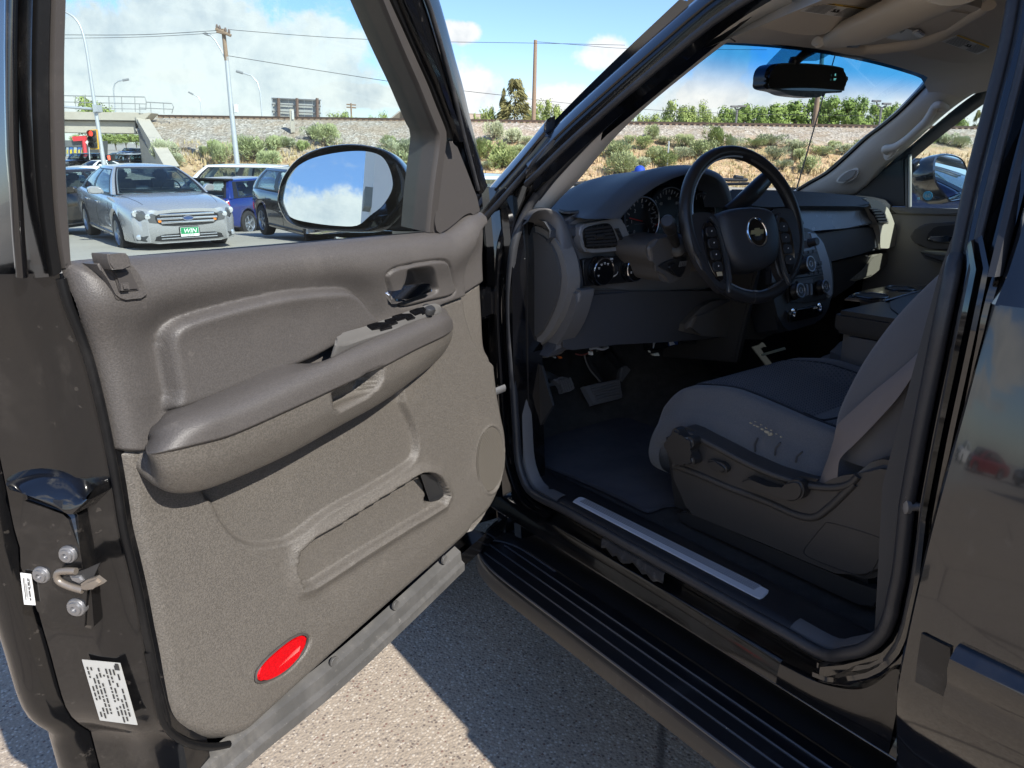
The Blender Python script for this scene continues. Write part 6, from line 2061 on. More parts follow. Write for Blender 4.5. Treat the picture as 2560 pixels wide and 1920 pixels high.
# --- passenger door -----------------------------------------------------------------------------------------------------------------------------
pdoor = empty('passenger_door', parent=suv)
PX = .79
PDM = M('passenger_trim', (.22, .21, .19), .6, bump=(420, .2, .001))
slab('door_card', [Vector((PX+.01, 1.42, .60)), Vector((PX+.01, 1.42, 1.20)), Vector((PX, 1.38, 1.245)), Vector((PX, .9, 1.26)), Vector((PX, .3, 1.265)), Vector((PX+.01, .3, .60))], (-1, 0, 0), .12, PDM, pdoor, .02, 4)
slab('door_sill_roll', cr(onX('H', [(1210, 1500), (1300, 1506), (1420, 1510), (1700, 1518), (1900, 1522), (1900, 1560), (1600, 1558), (1400, 1552), (1280, 1545)], PX-.012), 1), (-1, 0, .5), .06, M('sill_roll', (.16, .155, .14), .5), pdoor, .010, 3)
slab('handle_panel', cr(onX(2, [(1716, 1022), (1740, 990), (1780, 968), (1850, 963), (1960, 966), (1960, 1078), (1800, 1076), (1740, 1052)], PX-.010), 2), (-1, 0, 0), .02, M('handle_panel', (.085, .082, .078), .5), pdoor, .008, 3)
slab('handle_cavity', cr(onX(2, [(1790, 1030), (1820, 985), (1870, 975), (1970, 978), (1970, 1050), (1830, 1050)], PX-.0115), 2), (-1, 0, 0), .004, DARKP, pdoor, .001)
slab('door_handle', cr(onX(2, [(1788, 1038), (1805, 1020), (1880, 1020), (1960, 1022), (1960, 1048), (1850, 1046)], PX-.022), 1), (-1, 0, 0), .012, CHROME, pdoor, .004, 3)
slab('armrest', cr(onX(2, [(1756, 1085), (1780, 1078), (1880, 1085), (1960, 1090), (1960, 1150), (1850, 1140), (1775, 1115)], PX-.07), 1), (-1, 0, .2), .08, M('armrest_dark', (.11, .106, .098), .6, bump=(420, .2, .001)), pdoor, .012, 3)
slab('armrest_top', onX(2, [(1760, 1086), (1785, 1080), (1960, 1090), (1960, 1108), (1830, 1100)], PX-.074), (-1, 0, .4), .02, M('armrest_top_beige', (.36, .35, .27), .55), pdoor, .004)
# window frame and mirror corner
FRM = M('frame_black', (.012, .012, .013), .45)
slab('mirror_corner', onX('H', [(975, 1425), (1090, 1320), (1340, 1130), (1350, 1500), (1210, 1500), (1050, 1430)], PX+.005), (-1, 0, 0), .02, FRM, pdoor, .004)
slab('quarter_post', onX('H', [(1345, 1160), (1368, 1140), (1370, 1508), (1345, 1508)], PX+.002), (-1, 0, 0), .02, M('post_grey', (.14, .135, .12), .5), pdoor, .003)
tube('quarter_seal', onX('H', [(1382, 1125), (1382, 1505)], PX+.004), .006, M('seal_pale', (.42, .43, .41), .5), pdoor, 8)
tf = []
for i, p in enumerate(px('H', [(1000, 1410), (1200, 1220), (1400, 1050), (1600, 880), (1800, 720), (1960, 620), (2060, 575), (2300, 470)])):
    tf.append(hitp(p, (1, 0, 0), bez(.815, .72, min(i/6, 1))))
tf2 = []
for i, p in enumerate(px('H', [(1090, 1420), (1250, 1260), (1420, 1105), (1640, 925), (1830, 780), (1980, 675), (2070, 630), (2300, 530)])):
    tf2.append(hitp(p, (1, 0, 0), bez(.83, .735, min(i/6, 1))))
a_ = resample(cr(tf, 4, False), 30)
b_ = resample(cr(tf2, 4, False), 30)
grid('window_frame', [[p+Vector((.03, 0, .01)), p, p.lerp(q, .5)+Vector((-.006, 0, 0)), q, q+Vector((.04, 0, -.005))] for p, q in zip(a_, b_)], FRM, pdoor)
slab('door_window', [Vector((.83, 1.62, 1.24)), Vector((.83, .30, 1.24)), Vector((.70, .30, 1.74)), Vector((.70, 1.10, 1.70)), Vector((.745, 1.35, 1.55))], (1, 0, .28), .004, MATS['door_glass'], pdoor, smooth=False)
slab('outer_skin', [Vector((.97, 1.50, .5)), Vector((.97, .30, .5)), Vector((.97, .30, 1.235)), Vector((.97, 1.50, 1.235))], (1, 0, 0), .12, BLACK, pdoor, .01)
slab('rear_frame', [Vector((.83, .33, 1.24)), Vector((.83, .24, 1.24)), Vector((.70, .24, 1.76)), Vector((.70, .33, 1.76))], (1, 0, .28), .04, FRM, pdoor)
# passenger mirror outside
MX = 1.17
mo = onY('H', [(1465, 1320), (1475, 1240), (1510, 1165), (1560, 1130), (1640, 1115), (1750, 1115), (1830, 1130), (1870, 1160), (1900, 1250), (1880, 1380), (1820, 1440), (1620, 1480), (1590, 1460), (1510, 1390)], 1.50)
mo = cr(mo, 3)
mc = sum(mo, Vector())/len(mo)
NP = Vector((.16, -.98, .20)).normalized()
mo = [p-NP*(p-mc).dot(NP)+Vector((0, 0, 0)) for p in mo]
rows = []
for dn, sc in ((-.004, .90), (.004, .95), (0, 1.0), (-.03, 1.02), (-.08, .95), (-.115, .75), (-.13, .3)):
    rows.append([mc+(p-mc)*sc+NP*dn for p in mo])
grid('side_mirror', rows, MIRB, pdoor, cv=True)
PMG = slab('mirror_glass', [mc+(p-mc)*.905+NP*.0005 for p in mo], NP, .003, MIRG, pdoor, smooth=False)
slab('mirror_foot', onY('H', [(1405, 1180), (1440, 1150), (1520, 1150), (1500, 1250), (1480, 1330), (1560, 1440), (1440, 1400), (1400, 1320)], 1.54), (-.5, -.85, 0), .06, MIRB, pdoor, .012, 3)
# stickers on the passenger window
lathe('window_sticker', [(.0165, 0), (.0165, .0006), (.001, .0006)], onX('H', [(1512, 1424)], .822)[0], (-1, 0, -.28), M('sticker_blue', (.10, .42, .70), .5), pdoor, 20)
slab('window_sticker', onX('H', [(1435, 1438), (1452, 1438), (1452, 1452), (1435, 1452)], .822), (-1, 0, -.28), .0006, MATS['sticker_blue'], pdoor)
text_mesh('sticker_word', "60", WHITE, pdoor, onX('H', [(1512, 1424)], .820)[0], (.0, -1, 0), (0, 0, 1), .02)

# --- things lying in the cabin --------------------------------------------------------------------------------------------------------------------
mat_o = slab('floor_mat', [RS @ np.array(p) for p in cr(onZ(4, [(215, 690), (330, 655), (450, 690), (560, 740), (660, 790), (690, 960), (722, 1100), (724, 1135), (660, 1140), (600, 1162), (555, 1152), (400, 1075), (200, 990), (112, 952), (104, 880), (150, 780)], .590), 3)], RS @ np.array([0, 0, 1]), .010, MATM, None, .003, 2)
tag(mat_o, 'dark carpet floor mat with a worn curled edge in the driver footwell', 'floor mat')
pap = slab('paper_slip', [Vector(RS @ np.array(p)) for p in onY(4, [(1075, 492), (1178, 462), (1184, 472), (1082, 500)], 1.33)], Vector(RS @ np.array([0, -.6, .8])), .002, M('paper_cream', (.75, .76, .55), .7), None)
tag(pap, 'pale cream paper slip poking up beyond the front of the driver seat', 'paper')
tc_ = empty('trailer_brake_controller')
tag(tc_, 'small black and blue control box hanging below the dash right of the pedals', 'controller')
tb = [Vector(RS @ np.array(p)) for p in onY('v8', [(1280, 225), (1400, 195), (1425, 180), (1540, 165), (1560, 200), (1552, 252), (1440, 275), (1400, 292), (1290, 315)], 1.36)]
nb = Vector(RS @ np.array([-.2, -1, .2]))
slab('control_case', tb, nb, .05, GLOSSB, tc_, .005, 2)
slab('control_face', [Vector(RS @ np.array(p)) for p in onY('v8', [(1440, 195), (1520, 178), (1548, 215), (1540, 250), (1450, 268)], 1.354)], nb, .006, M('controller_blue', (.02, .05, .16), .2, coat=.5), tc_, .003)
slab('control_button', [Vector(RS @ np.array(p)) for p in onY('v8', [(1452, 228), (1490, 220), (1512, 250), (1460, 262)], 1.348)], nb, .004, M('button_pale', (.42, .43, .46), .4), tc_, .002)
slab('control_button', [Vector(RS @ np.array(p)) for p in onY('v8', [(1285, 230), (1330, 218), (1300, 240), (1290, 290), (1284, 290)], 1.352)], nb, .003, M('edge_grey', (.25, .26, .28), .3), tc_, .001)
tube('control_lead', [Vector(RS @ np.array(p)) for p in onY('v8', [(1555, 220), (1640, 210), (1710, 225)], 1.40)], .006, WIR, tc_, 6)
slab('control_plug', [Vector(RS @ np.array(p)) for p in onY('v8', [(1275, 348), (1310, 342), (1340, 335), (1356, 368), (1300, 366)], 1.36)], nb, .012, M('plug_cream', (.62, .60, .48), .5), tc_, .003)
slab('control_plug', [Vector(RS @ np.array(p)) for p in onY('v8', [(1244, 312), (1256, 318), (1262, 334), (1250, 330)], 1.36)], nb, .008, MATS['plug_cream'], tc_, .002)

# ================================================================== THE PLACE ROUND IT
def wpt(zm, p, depth):
    q = px(zm, [p])[0]
    return hitp(q, AH, float(AH @ CW)+depth, False)


def bg(t, d, z):
    p = CW + AH*d + R0*t
    return Vector((p[0], p[1], z))


GD = [0, 10, 12, 14, 17, 20.5, 26, 40, 66, 75, 200, 1500]
GZ = [0, -.31, -.375, -.46, -.70, -.97, -1.2, -1.42, -1.72, -1.82, -2.2, -6]


def gz_xy(x, y):
    d = float(AH[0]*(x-CW[0])+AH[1]*(y-CW[1]))
    zn = -tan(SP)*max(y, -12)
    zf = float(np.interp(d, GD, GZ))
    f = float(sstep(d, 4.5, 10))
    return zn*(1-f)+zf*f


def on_ground(zm, p):
    q = px(zm, [p])[0]
    z = -.2
    for _ in range(12):
        h = hitp(q, (0, 0, 1), z, False)
        z = gz_xy(h.x, h.y)
    return h


def ground_material():
    m = bpy.data.materials.new('pebbled_paving')
    m.use_nodes = True
    t = NT(m.node_tree)
    b = t.n['Principled BSDF']
    tc = t.new('ShaderNodeTexCoord')
    v = tc.outputs['Object']
    warp = t.noise(v, 60, 3, .6)
    vv = t.vmath('ADD', v, t.vmath('SCALE', tc.outputs['Object'], None, 0.0))
    vo = t.new('ShaderNodeTexVoronoi', feature='F1')
    t.l.new(vv, vo.inputs['Vector'])
    vo.inputs['Scale'].default_value = 128
    vo.inputs['Randomness'].default_value = 1.0
    rnd = t.new('ShaderNodeSeparateColor')
    t.l.new(vo.outputs['Color'], rnd.inputs[0])
    stone = t.ramp(rnd.outputs[0], [(0.0, (.15, .12, .10)), (.05, (.21, .13, .10)), (.09, (.24, .20, .165)), (.22, (.36, .295, .225)), (.62, (.46, .385, .30)), (.82, (.56, .49, .40)), (1.0, (.30, .28, .25))], 'CONSTANT')
    edge = t.smooth(vo.outputs['Distance'], .36, .60)
    base = t.mix(edge, stone, (.37, .305, .235))
    patch = t.noise(v, .55, 7, .62, .3)
    grain = t.noise(v, 420, 3, .6)
    c = t.mix(t.math('MULTIPLY', t.smooth(patch, .42, .66), .22), base, (.30, .27, .235))
    c = t.mix(t.math('MULTIPLY', t.smooth(grain, .45, .75), .35), c, (.20, .165, .13))
    stain = t.noise(v, 2.3, 5, .7, .6)
    c = t.mix(t.math('MULTIPLY', t.smooth(stain, .60, .70), .38), c, (.14, .125, .11))
    crk = t.new('ShaderNodeTexVoronoi', feature='DISTANCE_TO_EDGE')
    t.l.new(t.vmath('ADD', v, t.vmath('SCALE', t.new('ShaderNodeTexNoise').outputs[1], None, .12)), crk.inputs['Vector'])
    crk.inputs['Scale'].default_value = .42
    c = t.mix(t.math('MULTIPLY', t.smooth(crk.outputs['Distance'], .006, .001), .7), c, (.07, .06, .055))
    # further off the paving is paler and streaked by tyres
    geo = t.new('ShaderNodeSeparateXYZ')
    t.l.new(v, geo.inputs[0])
    far = t.smooth(geo.outputs[1], 4.0, 9.0)
    st = t.new('ShaderNodeMapping')
    st.inputs['Scale'].default_value = (.22, 2.2, 1)
    st.inputs['Rotation'].default_value = (0, 0, .35)
    t.l.new(v, st.inputs[0])
    streak = t.noise(st.outputs[0], 1.1, 7, .66, .5)
    fc = t.mix(streak, (.27, .255, .225), (.44, .415, .36))
    c = t.mix(far, c, fc)
    t.l.new(c, b.inputs['Base Color'])
    b.inputs['Roughness'].default_value = .9
    b.inputs['Specular IOR Level'].default_value = .25
    bn = t.new('ShaderNodeBump')
    bn.inputs['Strength'].default_value = .55
    bn.inputs['Distance'].default_value = .004
    h = t.math('ADD', t.math('MULTIPLY', t.math('SUBTRACT', 1.0, vo.outputs['Distance']), .8), t.math('MULTIPLY', grain, .5))
    t.l.new(h, bn.inputs['Height'])
    t.l.new(bn.outputs[0], b.inputs['Normal'])
    return m


ts = list(-np.geomspace(1, 900, 34)[::-1]) + [0] + list(np.geomspace(1, 900, 34))
ds = list(-np.geomspace(2, 700, 24)[::-1]) + list(np.linspace(-1.5, 14, 42)) + list(np.geomspace(15, 1500, 34))
rows = []
for d_ in ds:
    r = []
    for t_ in ts:
        p = bg(t_, d_, 0)
        r.append(Vector((p.x, p.y, gz_xy(p.x, p.y))))
    rows.append(r)
gro = grid('ground', rows, ground_material())
tag(gro, kind='structure')

# --- railway embankment --------------------------------------------------------------------------------------------
ZR = CW[2]+2.05            # ballast shoulder
D0, D1 = 62.0, 76.0
ZF = -1.74
tl = wpt(1, (640, 495), D1)
T_L = float((np.array(tl)-CW) @ R0)
T_F = float((np.array(wpt(1, (722, 716), D0))-CW) @ R0)


def emb_z(d):
    return bez(ZF, ZR, min(max((d-D0)/(D1-D0), 0), 1))


def slope_pt(zm, p):
    q = px(zm, [p])[0]
    n = AH*(-(ZR-ZF)) + np.array([0, 0, 1])*(D1-D0)
    c = float(n @ (CW+AH*D0+np.array([0, 0, ZF-CW[2]])))
    return hitp(q, n, c, False)


random.seed(5)
rows = []
tt = list(np.linspace(T_L-.5, 170, 300))
prof = [(-6, None), (-2, .02), (0, .0)] + [(k, None) for k in ()]
dd_ = [D0-7, D0-3, D0] + list(np.linspace(D0+.35, D1, 42)) + [D1+1.0, D1+4, D1+7, D1+8, D1+14, D1+26]
for d_ in dd_:
    r = []
    tl_ = bez(T_F, T_L, min(max((d_-D0)/(D1-3-D0), 0), 1)) if d_ < D1-1 else T_L-.5
    for t_ in [tl_+(170-tl_)*((k-tt[0])/(tt[-1]-tt[0])) for k in tt]:
        if d_ <= D0: z = ZF-.04*(D0-d_)-.02
        elif d_ <= D1: z = emb_z(d_)
        elif d_ < D1+7.5: z = ZR+.05
        else: z = max(ZR-.5*(d_-D1-7), -1.0)
        amp = .22 if D0 < d_ < D1-1 else (.10 if d_ <= D0 else .02)
        n_ = mnoise.noise(Vector((t_*.16, d_*.22, 3.1)))*amp*1.6+mnoise.noise(Vector((t_*.7, d_*.8, 7.7)))*amp*.7
        r.append(bg(t_, d_, z+n_*(.0 if d_ > D1-.5 else 1)))
    rows.append(r)


def emb_material():
    m = bpy.data.materials.new('embankment_gravel_and_dry_grass')
    m.use_nodes = True
    t = NT(m.node_tree)
    b = t.n['Principled BSDF']
    tc = t.new('ShaderNodeTexCoord')
    v = tc.outputs['Object']
    sp = t.new('ShaderNodeSeparateXYZ')
    t.l.new(v, sp.inputs[0])
    vo = t.new('ShaderNodeTexVoronoi', feature='F1')
    t.l.new(v, vo.inputs['Vector'])
    vo.inputs['Scale'].default_value = 5.5
    rnd = t.new('ShaderNodeSeparateColor')
    t.l.new(vo.outputs['Color'], rnd.inputs[0])
    rock = t.ramp(rnd.outputs[0], [(0, (.22, .195, .165)), (.3, (.35, .315, .265)), (.7, (.44, .40, .34)), (1, (.58, .54, .48))])
    rock = t.mix(t.math('MULTIPLY', t.smooth(t.noise(v, .5, 6, .6), .4, .65), .5), rock, (.36, .27, .18))
    g1 = t.noise(v, 1.4, 8, .68, .3)
    g2 = t.noise(v, 14, 5, .65)
    grass = t.ramp(t.math('ADD', t.math('MULTIPLY', g1, .7), t.math('MULTIPLY', g2, .3)), [(.34, (.36, .24, .14)), (.46, (.49, .345, .21)), (.55, (.56, .42, .27)), (.66, (.60, .50, .33))])
    grass = t.mix(t.math('MULTIPLY', t.smooth(t.noise(v, .35, 5, .6), .52, .66), .55), grass, (.22, .21, .08))
    # gravel reaches further down towards the bridge
    along = t.vmath('DOT_PRODUCT', v, tuple(R0))
    lim = t.math('ADD', t.math('MULTIPLY', t.smooth(along, 5.0, -28.0), -1.9), ZR-1.55)
    lim = t.math('ADD', lim, t.math('MULTIPLY', t.math('SUBTRACT', t.noise(v, .30, 6, .62), .5), 2.6))
    f = t.smooth(t.math('SUBTRACT', sp.outputs[2], lim), -.25, .45)
    t.l.new(t.mix(f, grass, rock), b.inputs['Base Color'])
    b.inputs['Roughness'].default_value = .95
    b.inputs['Specular IOR Level'].default_value = .1
    bn = t.new('ShaderNodeBump')
    bn.inputs['Strength'].default_value = .9
    bn.inputs['Distance'].default_value = .12
    t.l.new(t.math('ADD', t.math('MULTIPLY', vo.outputs['Distance'], .8), t.math('MULTIPLY', g2, .8)), bn.inputs['Height'])
    t.l.new(bn.outputs[0], b.inputs['Normal'])
    return m


em = grid('embankment', rows, emb_material())
tag(em, kind='structure')
# dry grass tufts on the lower slope
bm = bmesh.new()
random.seed(8)
for _ in range(5200):
    t_ = random.uniform(T_L+2, 75)
    d_ = D0-2+random.random()**1.3*9.5
    if t_ < bez(T_F, T_L, (d_-D0)/(D1-3-D0))+2.5: continue
    z = emb_z(d_) if d_ > D0 else ZF
    c_ = bg(t_, d_, z)
    h = random.uniform(.25, .6)
    for k in range(4):
        a = random.uniform(0, 2*pi)
        w_ = .06
        q = Vector((cos(a), sin(a), 0))
        s_ = Vector((-sin(a), cos(a), 0))*w_
        b0 = c_+q*random.uniform(0, .2)
        v3 = [bm.verts.new(b0-s_), bm.verts.new(b0+s_), bm.verts.new(b0+q*random.uniform(.05, .25)+Vector((0, 0, h)))]
        bm.faces.new(v3)
DRY = M('dry_grass', (.56, .43, .26), .95, spec=.1, var=(.6, .8, (.44, .40, .20)))
gg = frombm('dry_grass', bm, DRY, None, False)
tag(gg, kind='stuff')

# track: rails, sleeper ends
RAILM = M('rusty_rail', (.075, .05, .038), .7, metal=.2)
tr = empty('railway_track', bg(0, D1+2.5, ZR))
tag(tr, 'rusty railway track running along the top of the embankment', 'railway track')
rows_ = []
for off in (1.7, 3.15):
    a, b_ = bg(T_L-90, D1+off, ZR+.28), bg(170, D1+off, ZR+.28)
    bm = bmesh.new()
    ang_ = atan2(R0[1], R0[0])
    box_bm(bm, (a+b_)/2-tr.location, ((a-b_).length, .08, .20), Matrix.Rotation(ang_, 3, 'Z'))
    frombm('rail', bm, RAILM, tr, False)
bm = bmesh.new()
k = T_L-10
while k < 150:
    box_bm(bm, bg(k, D1+2.4, ZR+.10)-tr.location, (.24, 2.6, .16), Matrix.Rotation(ang_, 3, 'Z'))
    k += .62
o = frombm('sleeper', bm, WOOD, tr, False)
o['kind'] = 'stuff'

# --- sagebrush --------------------------------------------------------------------------------------------------------
SAGE = [M('sage_leaves', (.34, .39, .19), .9, spec=.15, var=(2.0, .8, (.44, .48, .27))), M('sage_leaves_grey', (.38, .415, .26), .9, spec=.15, var=(2.0, .8, (.48, .51, .35))), M('sage_leaves_green', (.34, .41, .17), .9, spec=.15, var=(2.0, .8, (.20, .23, .085)))]
TWIG = M('sage_twigs', (.13, .105, .08), .95)


def shrub_mesh(seed):
    rnd = random.Random(seed)
    bm = bmesh.new()
    lobes = [(Vector((rnd.uniform(-.6, .6), rnd.uniform(-.5, .5), rnd.uniform(.35, .75))), rnd.uniform(.28, .48)) for _ in range(9)]
    for c_, r_ in lobes:
        for _ in range(260):
            v = Vector((rnd.gauss(0, 1), rnd.gauss(0, 1), rnd.gauss(0, 1))).normalized()
            p = c_+v*r_*rnd.uniform(.6, 1.08)
            if p.z < .02: continue
            a = v.cross(Vector((rnd.random(), rnd.random(), rnd.random()))).normalized()
            b_ = (v*.8+Vector((0, 0, .7))).normalized()
            s_ = rnd.uniform(.022, .05)
            f = [bm.verts.new(p-a*s_), bm.verts.new(p+a*s_), bm.verts.new(p+b_*s_*3.2)]
            bm.faces.new(f)
    me = bpy.data.meshes.new('sage_foliage')
    bm.to_mesh(me)
    bm.free()
    bm = bmesh.new()
    for c_, r_ in lobes:
        tube_bm(bm, [Vector((0, 0, -.1)), c_*.5, c_], [.05, .03, .01], 4)
    m2 = bpy.data.meshes.new('sage_stem')
    bm.to_mesh(m2)
    bm.free()
    return me, m2


shr = []
for i in range(4):
    f_, s_ = shrub_mesh(20+i)
    for mt in SAGE:
        g_ = f_.copy()
        g_.materials.append(mt)
        shr.append(g_)
    s_.materials.append(TWIG)
    shr.append(s_)
sh_list = [(1, x, y, w) for x, y, w in ((720, 690, 120), (930, 665, 70), (880, 672, 50), (965, 700, 95), (1050, 655, 80), (1110, 692, 150), (1190, 655, 100), (1255, 640, 80), (1345, 600, 80), (1395, 630, 100), (1310, 652, 60),
            (1690, 640, 70), (1745, 700, 140), (1800, 742, 140), (1838, 572, 70), (1165, 738, 100), (745, 722, 80), (1830, 662, 90))]
sh_list += [('v2', x, y, w*1.33) for x, y, w in ((890, 935, 105), (1020, 965, 110), (850, 1065, 120), (950, 1135, 150), (1070, 1065, 95), (845, 1130, 70), (1130, 975, 80))]
sh_list += [(2, x, y, w) for x, y, w in ((510, 622, 60), (570, 642, 60), (600, 602, 70), (660, 622, 70), (440, 682, 120), (480, 762, 120), (550, 742, 100), (620, 702, 120), (662, 722, 80), (890, 642, 110), (960, 652, 80),
            (1000, 692, 70), (1050, 642, 80), (1120, 632, 100), (1232, 664, 120), (1240, 694, 80), (1140, 692, 80), (1340, 682, 90), (1430, 672, 90), (1510, 642, 60), (740, 692, 90), (742, 642, 90), (1170, 732, 60),
            (1282, 744, 80), (820, 682, 120), (1390, 642, 50), (1870, 632, 90), (1930, 642, 80), (1820, 622, 70), (832, 722, 60))]
SAGET = ('olive', 'grey green', 'bright green')
_o = 'first second third fourth fifth sixth seventh eighth ninth tenth eleventh twelfth thirteenth fourteenth fifteenth sixteenth seventeenth eighteenth nineteenth'.split()
ORD = _o+['twentieth']+['twenty-'+q for q in _o[:9]]+['thirtieth']
random.seed(31)
for i, (zm, x, y, w) in enumerate(sh_list):
    base = slope_pt(zm, (x, y))
    dep = float((np.array(base)-CW) @ AH)
    sc = w/ZM[zm][2]/FPX*dep/1.75
    k = random.randrange(4)
    ci = random.choice((0, 0, 1, 1, 2))
    r_ = empty('sagebrush', base, random.uniform(0, 6.28))
    hs = random.uniform(.75, 1.3)
    r_.scale = (sc*random.uniform(.85, 1.35), sc*random.uniform(.85, 1.2), sc*hs)
    o1 = link('foliage', shr[k*4+ci], None, r_)
    o2 = link('stem', shr[k*4+3], None, r_)
    where = {1: 'of those seen through the door window', 'v2': 'of those between the door frame and pillar', 2: 'of those seen through the windscreen'}[zm] if not (zm == 2 and x > 1800) else 'of those seen above the passenger mirror'
    rank = sorted(q[1] for q in sh_list if q[0] == zm and (zm != 2 or (q[1] > 1800) == (x > 1800))).index(x)
    tag(r_, ('small ' if w < 75 else 'broad ' if w > 115 else '')+SAGET[ci]+' sagebrush, '+ORD[rank]+' from the left '+where, 'shrub', 'sagebrush on the embankment')

# --- trees ------------------------------------------------------------------------------------------------------------
def tree_meshes(kind, seed):
    rnd = random.Random(seed)
    bm = bmesh.new()
    n = 4600
    if kind == 'poplar':
        lob = []
        for _ in range(44):
            z = rnd.uniform(.10, .95)
            r = .21*sin(pi*min(z*.92+.08, 1))**.6
            a = rnd.uniform(0, 6.28)
            lob.append((Vector((cos(a)*r*.6, sin(a)*r*.6, z)), rnd.uniform(.05, .13)))
    elif kind == 'round':
        lob = []
        for _ in range(46):
            v = Vector((rnd.gauss(0, 1), rnd.gauss(0, 1), rnd.gauss(0, .8))).normalized()*rnd.uniform(.15, .42)
            lob.append((Vector((v.x, v.y, .60+v.z*.85)), rnd.uniform(.07, .18)))
    else:
        lob = []
        for k in range(46):
            z = rnd.uniform(.06, .97)
            r = .32*(1-z)**.8+.015
            a = rnd.uniform(0, 6.28)
            lob.append((Vector((cos(a)*r*.75, sin(a)*r*.75, z-.02)), .05+.07*(1-z)))
    for c_, r_ in lob:
        for _ in range(n//len(lob)+8):
            v = Vector((rnd.gauss(0, 1), rnd.gauss(0, 1), rnd.gauss(0, 1))).normalized()
            p = c_+v*r_*rnd.uniform(.35, 1.1)
            a = v.cross(Vector((rnd.random()-.5, rnd.random()-.5, rnd.random()-.5))).normalized()
            b_ = v.cross(a)
            s_ = rnd.uniform(.012, .026)
            if kind == 'conifer':
                out = Vector((c_.x, c_.y, -.06)).normalized()
                f = [bm.verts.new(p-a*s_*.6), bm.verts.new(p+a*s_*.6), bm.verts.new(p+out*s_*2.6)]
            else:
                f = [bm.verts.new(p-a*s_), bm.verts.new(p+b_*s_*.7), bm.verts.new(p+a*s_), bm.verts.new(p-b_*s_*.7)]
            bm.faces.new(f)
    cm = bpy.data.meshes.new('crown')
    bm.to_mesh(cm)
    bm.free()
    bm = bmesh.new()
    tube_bm(bm, [Vector((0, 0, -.12)), Vector((.005, 0, .2)), Vector((0, .006, .5)), Vector((0, 0, .86))], [.024, .019, .012, .004], 7)
    for c_, r_ in lob[::4]:
        if kind != 'conifer': tube_bm(bm, [Vector((0, 0, max(.12, c_.z-.28))), c_*.6+Vector((0, 0, c_.z*.35)), c_], [.010, .006, .002], 4)
    tm = bpy.data.meshes.new('trunk')
    bm.to_mesh(tm)
    bm.free()
    return cm, tm


LEAF = {'poplar': M('poplar_leaves', (.21, .30, .08), .8, spec=.2, var=(.35, .8, (.22, .29, .08))), 'round': M('tree_leaves', (.27, .34, .11), .8, spec=.2, var=(.3, .8, (.29, .33, .11))),
        'conifer': M('conifer_needles', (.22, .21, .09), .85, spec=.15, var=(.5, .7, (.13, .12, .05)))}
for mt in LEAF.values():       # leaves let some light through
    t = NT(mt.node_tree)
    b = t.n['Principled BSDF']
    b.inputs['Transmission Weight'].default_value = 0
BARK = M('tree_bark', (.13, .10, .075), .9)
TM = {}
for kd in ('poplar', 'round', 'conifer'):
    for sdd in range(3):
        cm, tm = tree_meshes(kd, 50+sdd*7)
        cm.materials.append(LEAF[kd])
        tm.materials.append(BARK)
        TM[(kd, sdd)] = (cm, tm)


def tree(zm, x, ybase, ytop, w, kind, depth, label, group=None, seed=0, grounded=None):
    top = wpt(zm, (x, ytop), depth)
    bot = wpt(zm, (x, ybase), depth)
    zg = (-1.2 if grounded is None else grounded)
    zb = min(bot.z-.6, zg) if depth < 200 else bot.z-1
    h = (top.z-zb)*(1.17 if zm == 2 else 1.07)
    wid = 1.3*w/ZM[zm][2]/FPX*depth
    r_ = empty('tree' if kind != 'conifer' else 'conifer', Vector((bot.x, bot.y, zb)), seed*1.3)
    base_w = {'poplar': .44, 'round': 1.0, 'conifer': .50}[kind]
    r_.scale = (wid/base_w, wid/base_w, h)
    cm, tm = TM[(kind, seed % 3)]
    link('crown', cm, None, r_)
    link('trunk', tm, None, r_)
    tag(r_, label, 'tree', group)
    return r_


i = 0
TR_ = ((600, 547, 105, 506), (720, 547, 120, 463), (800, 547, 75, 478), (852, 548, 75, 493), (910, 550, 50, 498), (942, 550, 40, 503), (1000, 552, 55, 493), (1050, 555, 62, 498), (1122, 555, 75, 488), (1212, 558, 85, 483), (1290, 560, 85, 458),
                     (1365, 565, 80, 463), (1440, 570, 68, 473), (1495, 572, 58, 463), (1555, 572, 58, 488), (1610, 565, 62, 498), (1642, 552, 35, 488), (542, 546, 45, 523), (1078, 553, 42, 503), (1162, 556, 48, 493), (1330, 562, 50, 480), (970, 551, 40, 510), (765, 547, 60, 485))
for x, yb, w, yt in TR_:
    kd_ = 'round' if i in (0, 1, 2, 3, 17, 22) else 'poplar'
    tree(2, x, yb, yt, w*1.2, kd_, 125+(i*7) % 18, ('round green tree, ' if kd_ == 'round' else 'upright green poplar, ')+ORD[sorted(q[0] for q in TR_).index(x)]+' from the left in the row seen through the windscreen', 'row of trees behind the railway', i)
    i += 1
tree(2, 1920, 560, 513, 115, 'round', 130, 'spreading green tree seen through the passenger window above the mirror', None, 1)
tree(2, 2000, 560, 508, 42, 'conifer', 130, 'small pointed fir seen through the passenger window, the taller of two', None, 1)
tree(2, 2030, 560, 533, 30, 'conifer', 130, 'smallest fir at the edge of the passenger window', None, 2)
tree('v2', 1035, 825, 548, 190, 'conifer', 118, 'tall broad brown green conifer left of the bare wooden pole', None, 0)
tree('v2', 960, 825, 610, 70, 'conifer', 121, 'thin dark fir close against the tall broad conifer', None, 2)
tree('v2', 868, 825, 706, 125, 'round', 122, 'airy light green tree left of the tall conifer', None, 0)
tree('v2', 785, 828, 765, 70, 'round', 116, 'low bright bush top just right of the open door frame', None, 1)
tree('v2', 1175, 828, 702, 135, 'round', 124, 'light green tree right behind the bare wooden pole', None, 2)
tree('v2', 1300, 828, 676, 170, 'round', 119, 'bushy light green tree right of the bare wooden pole', None, 1)
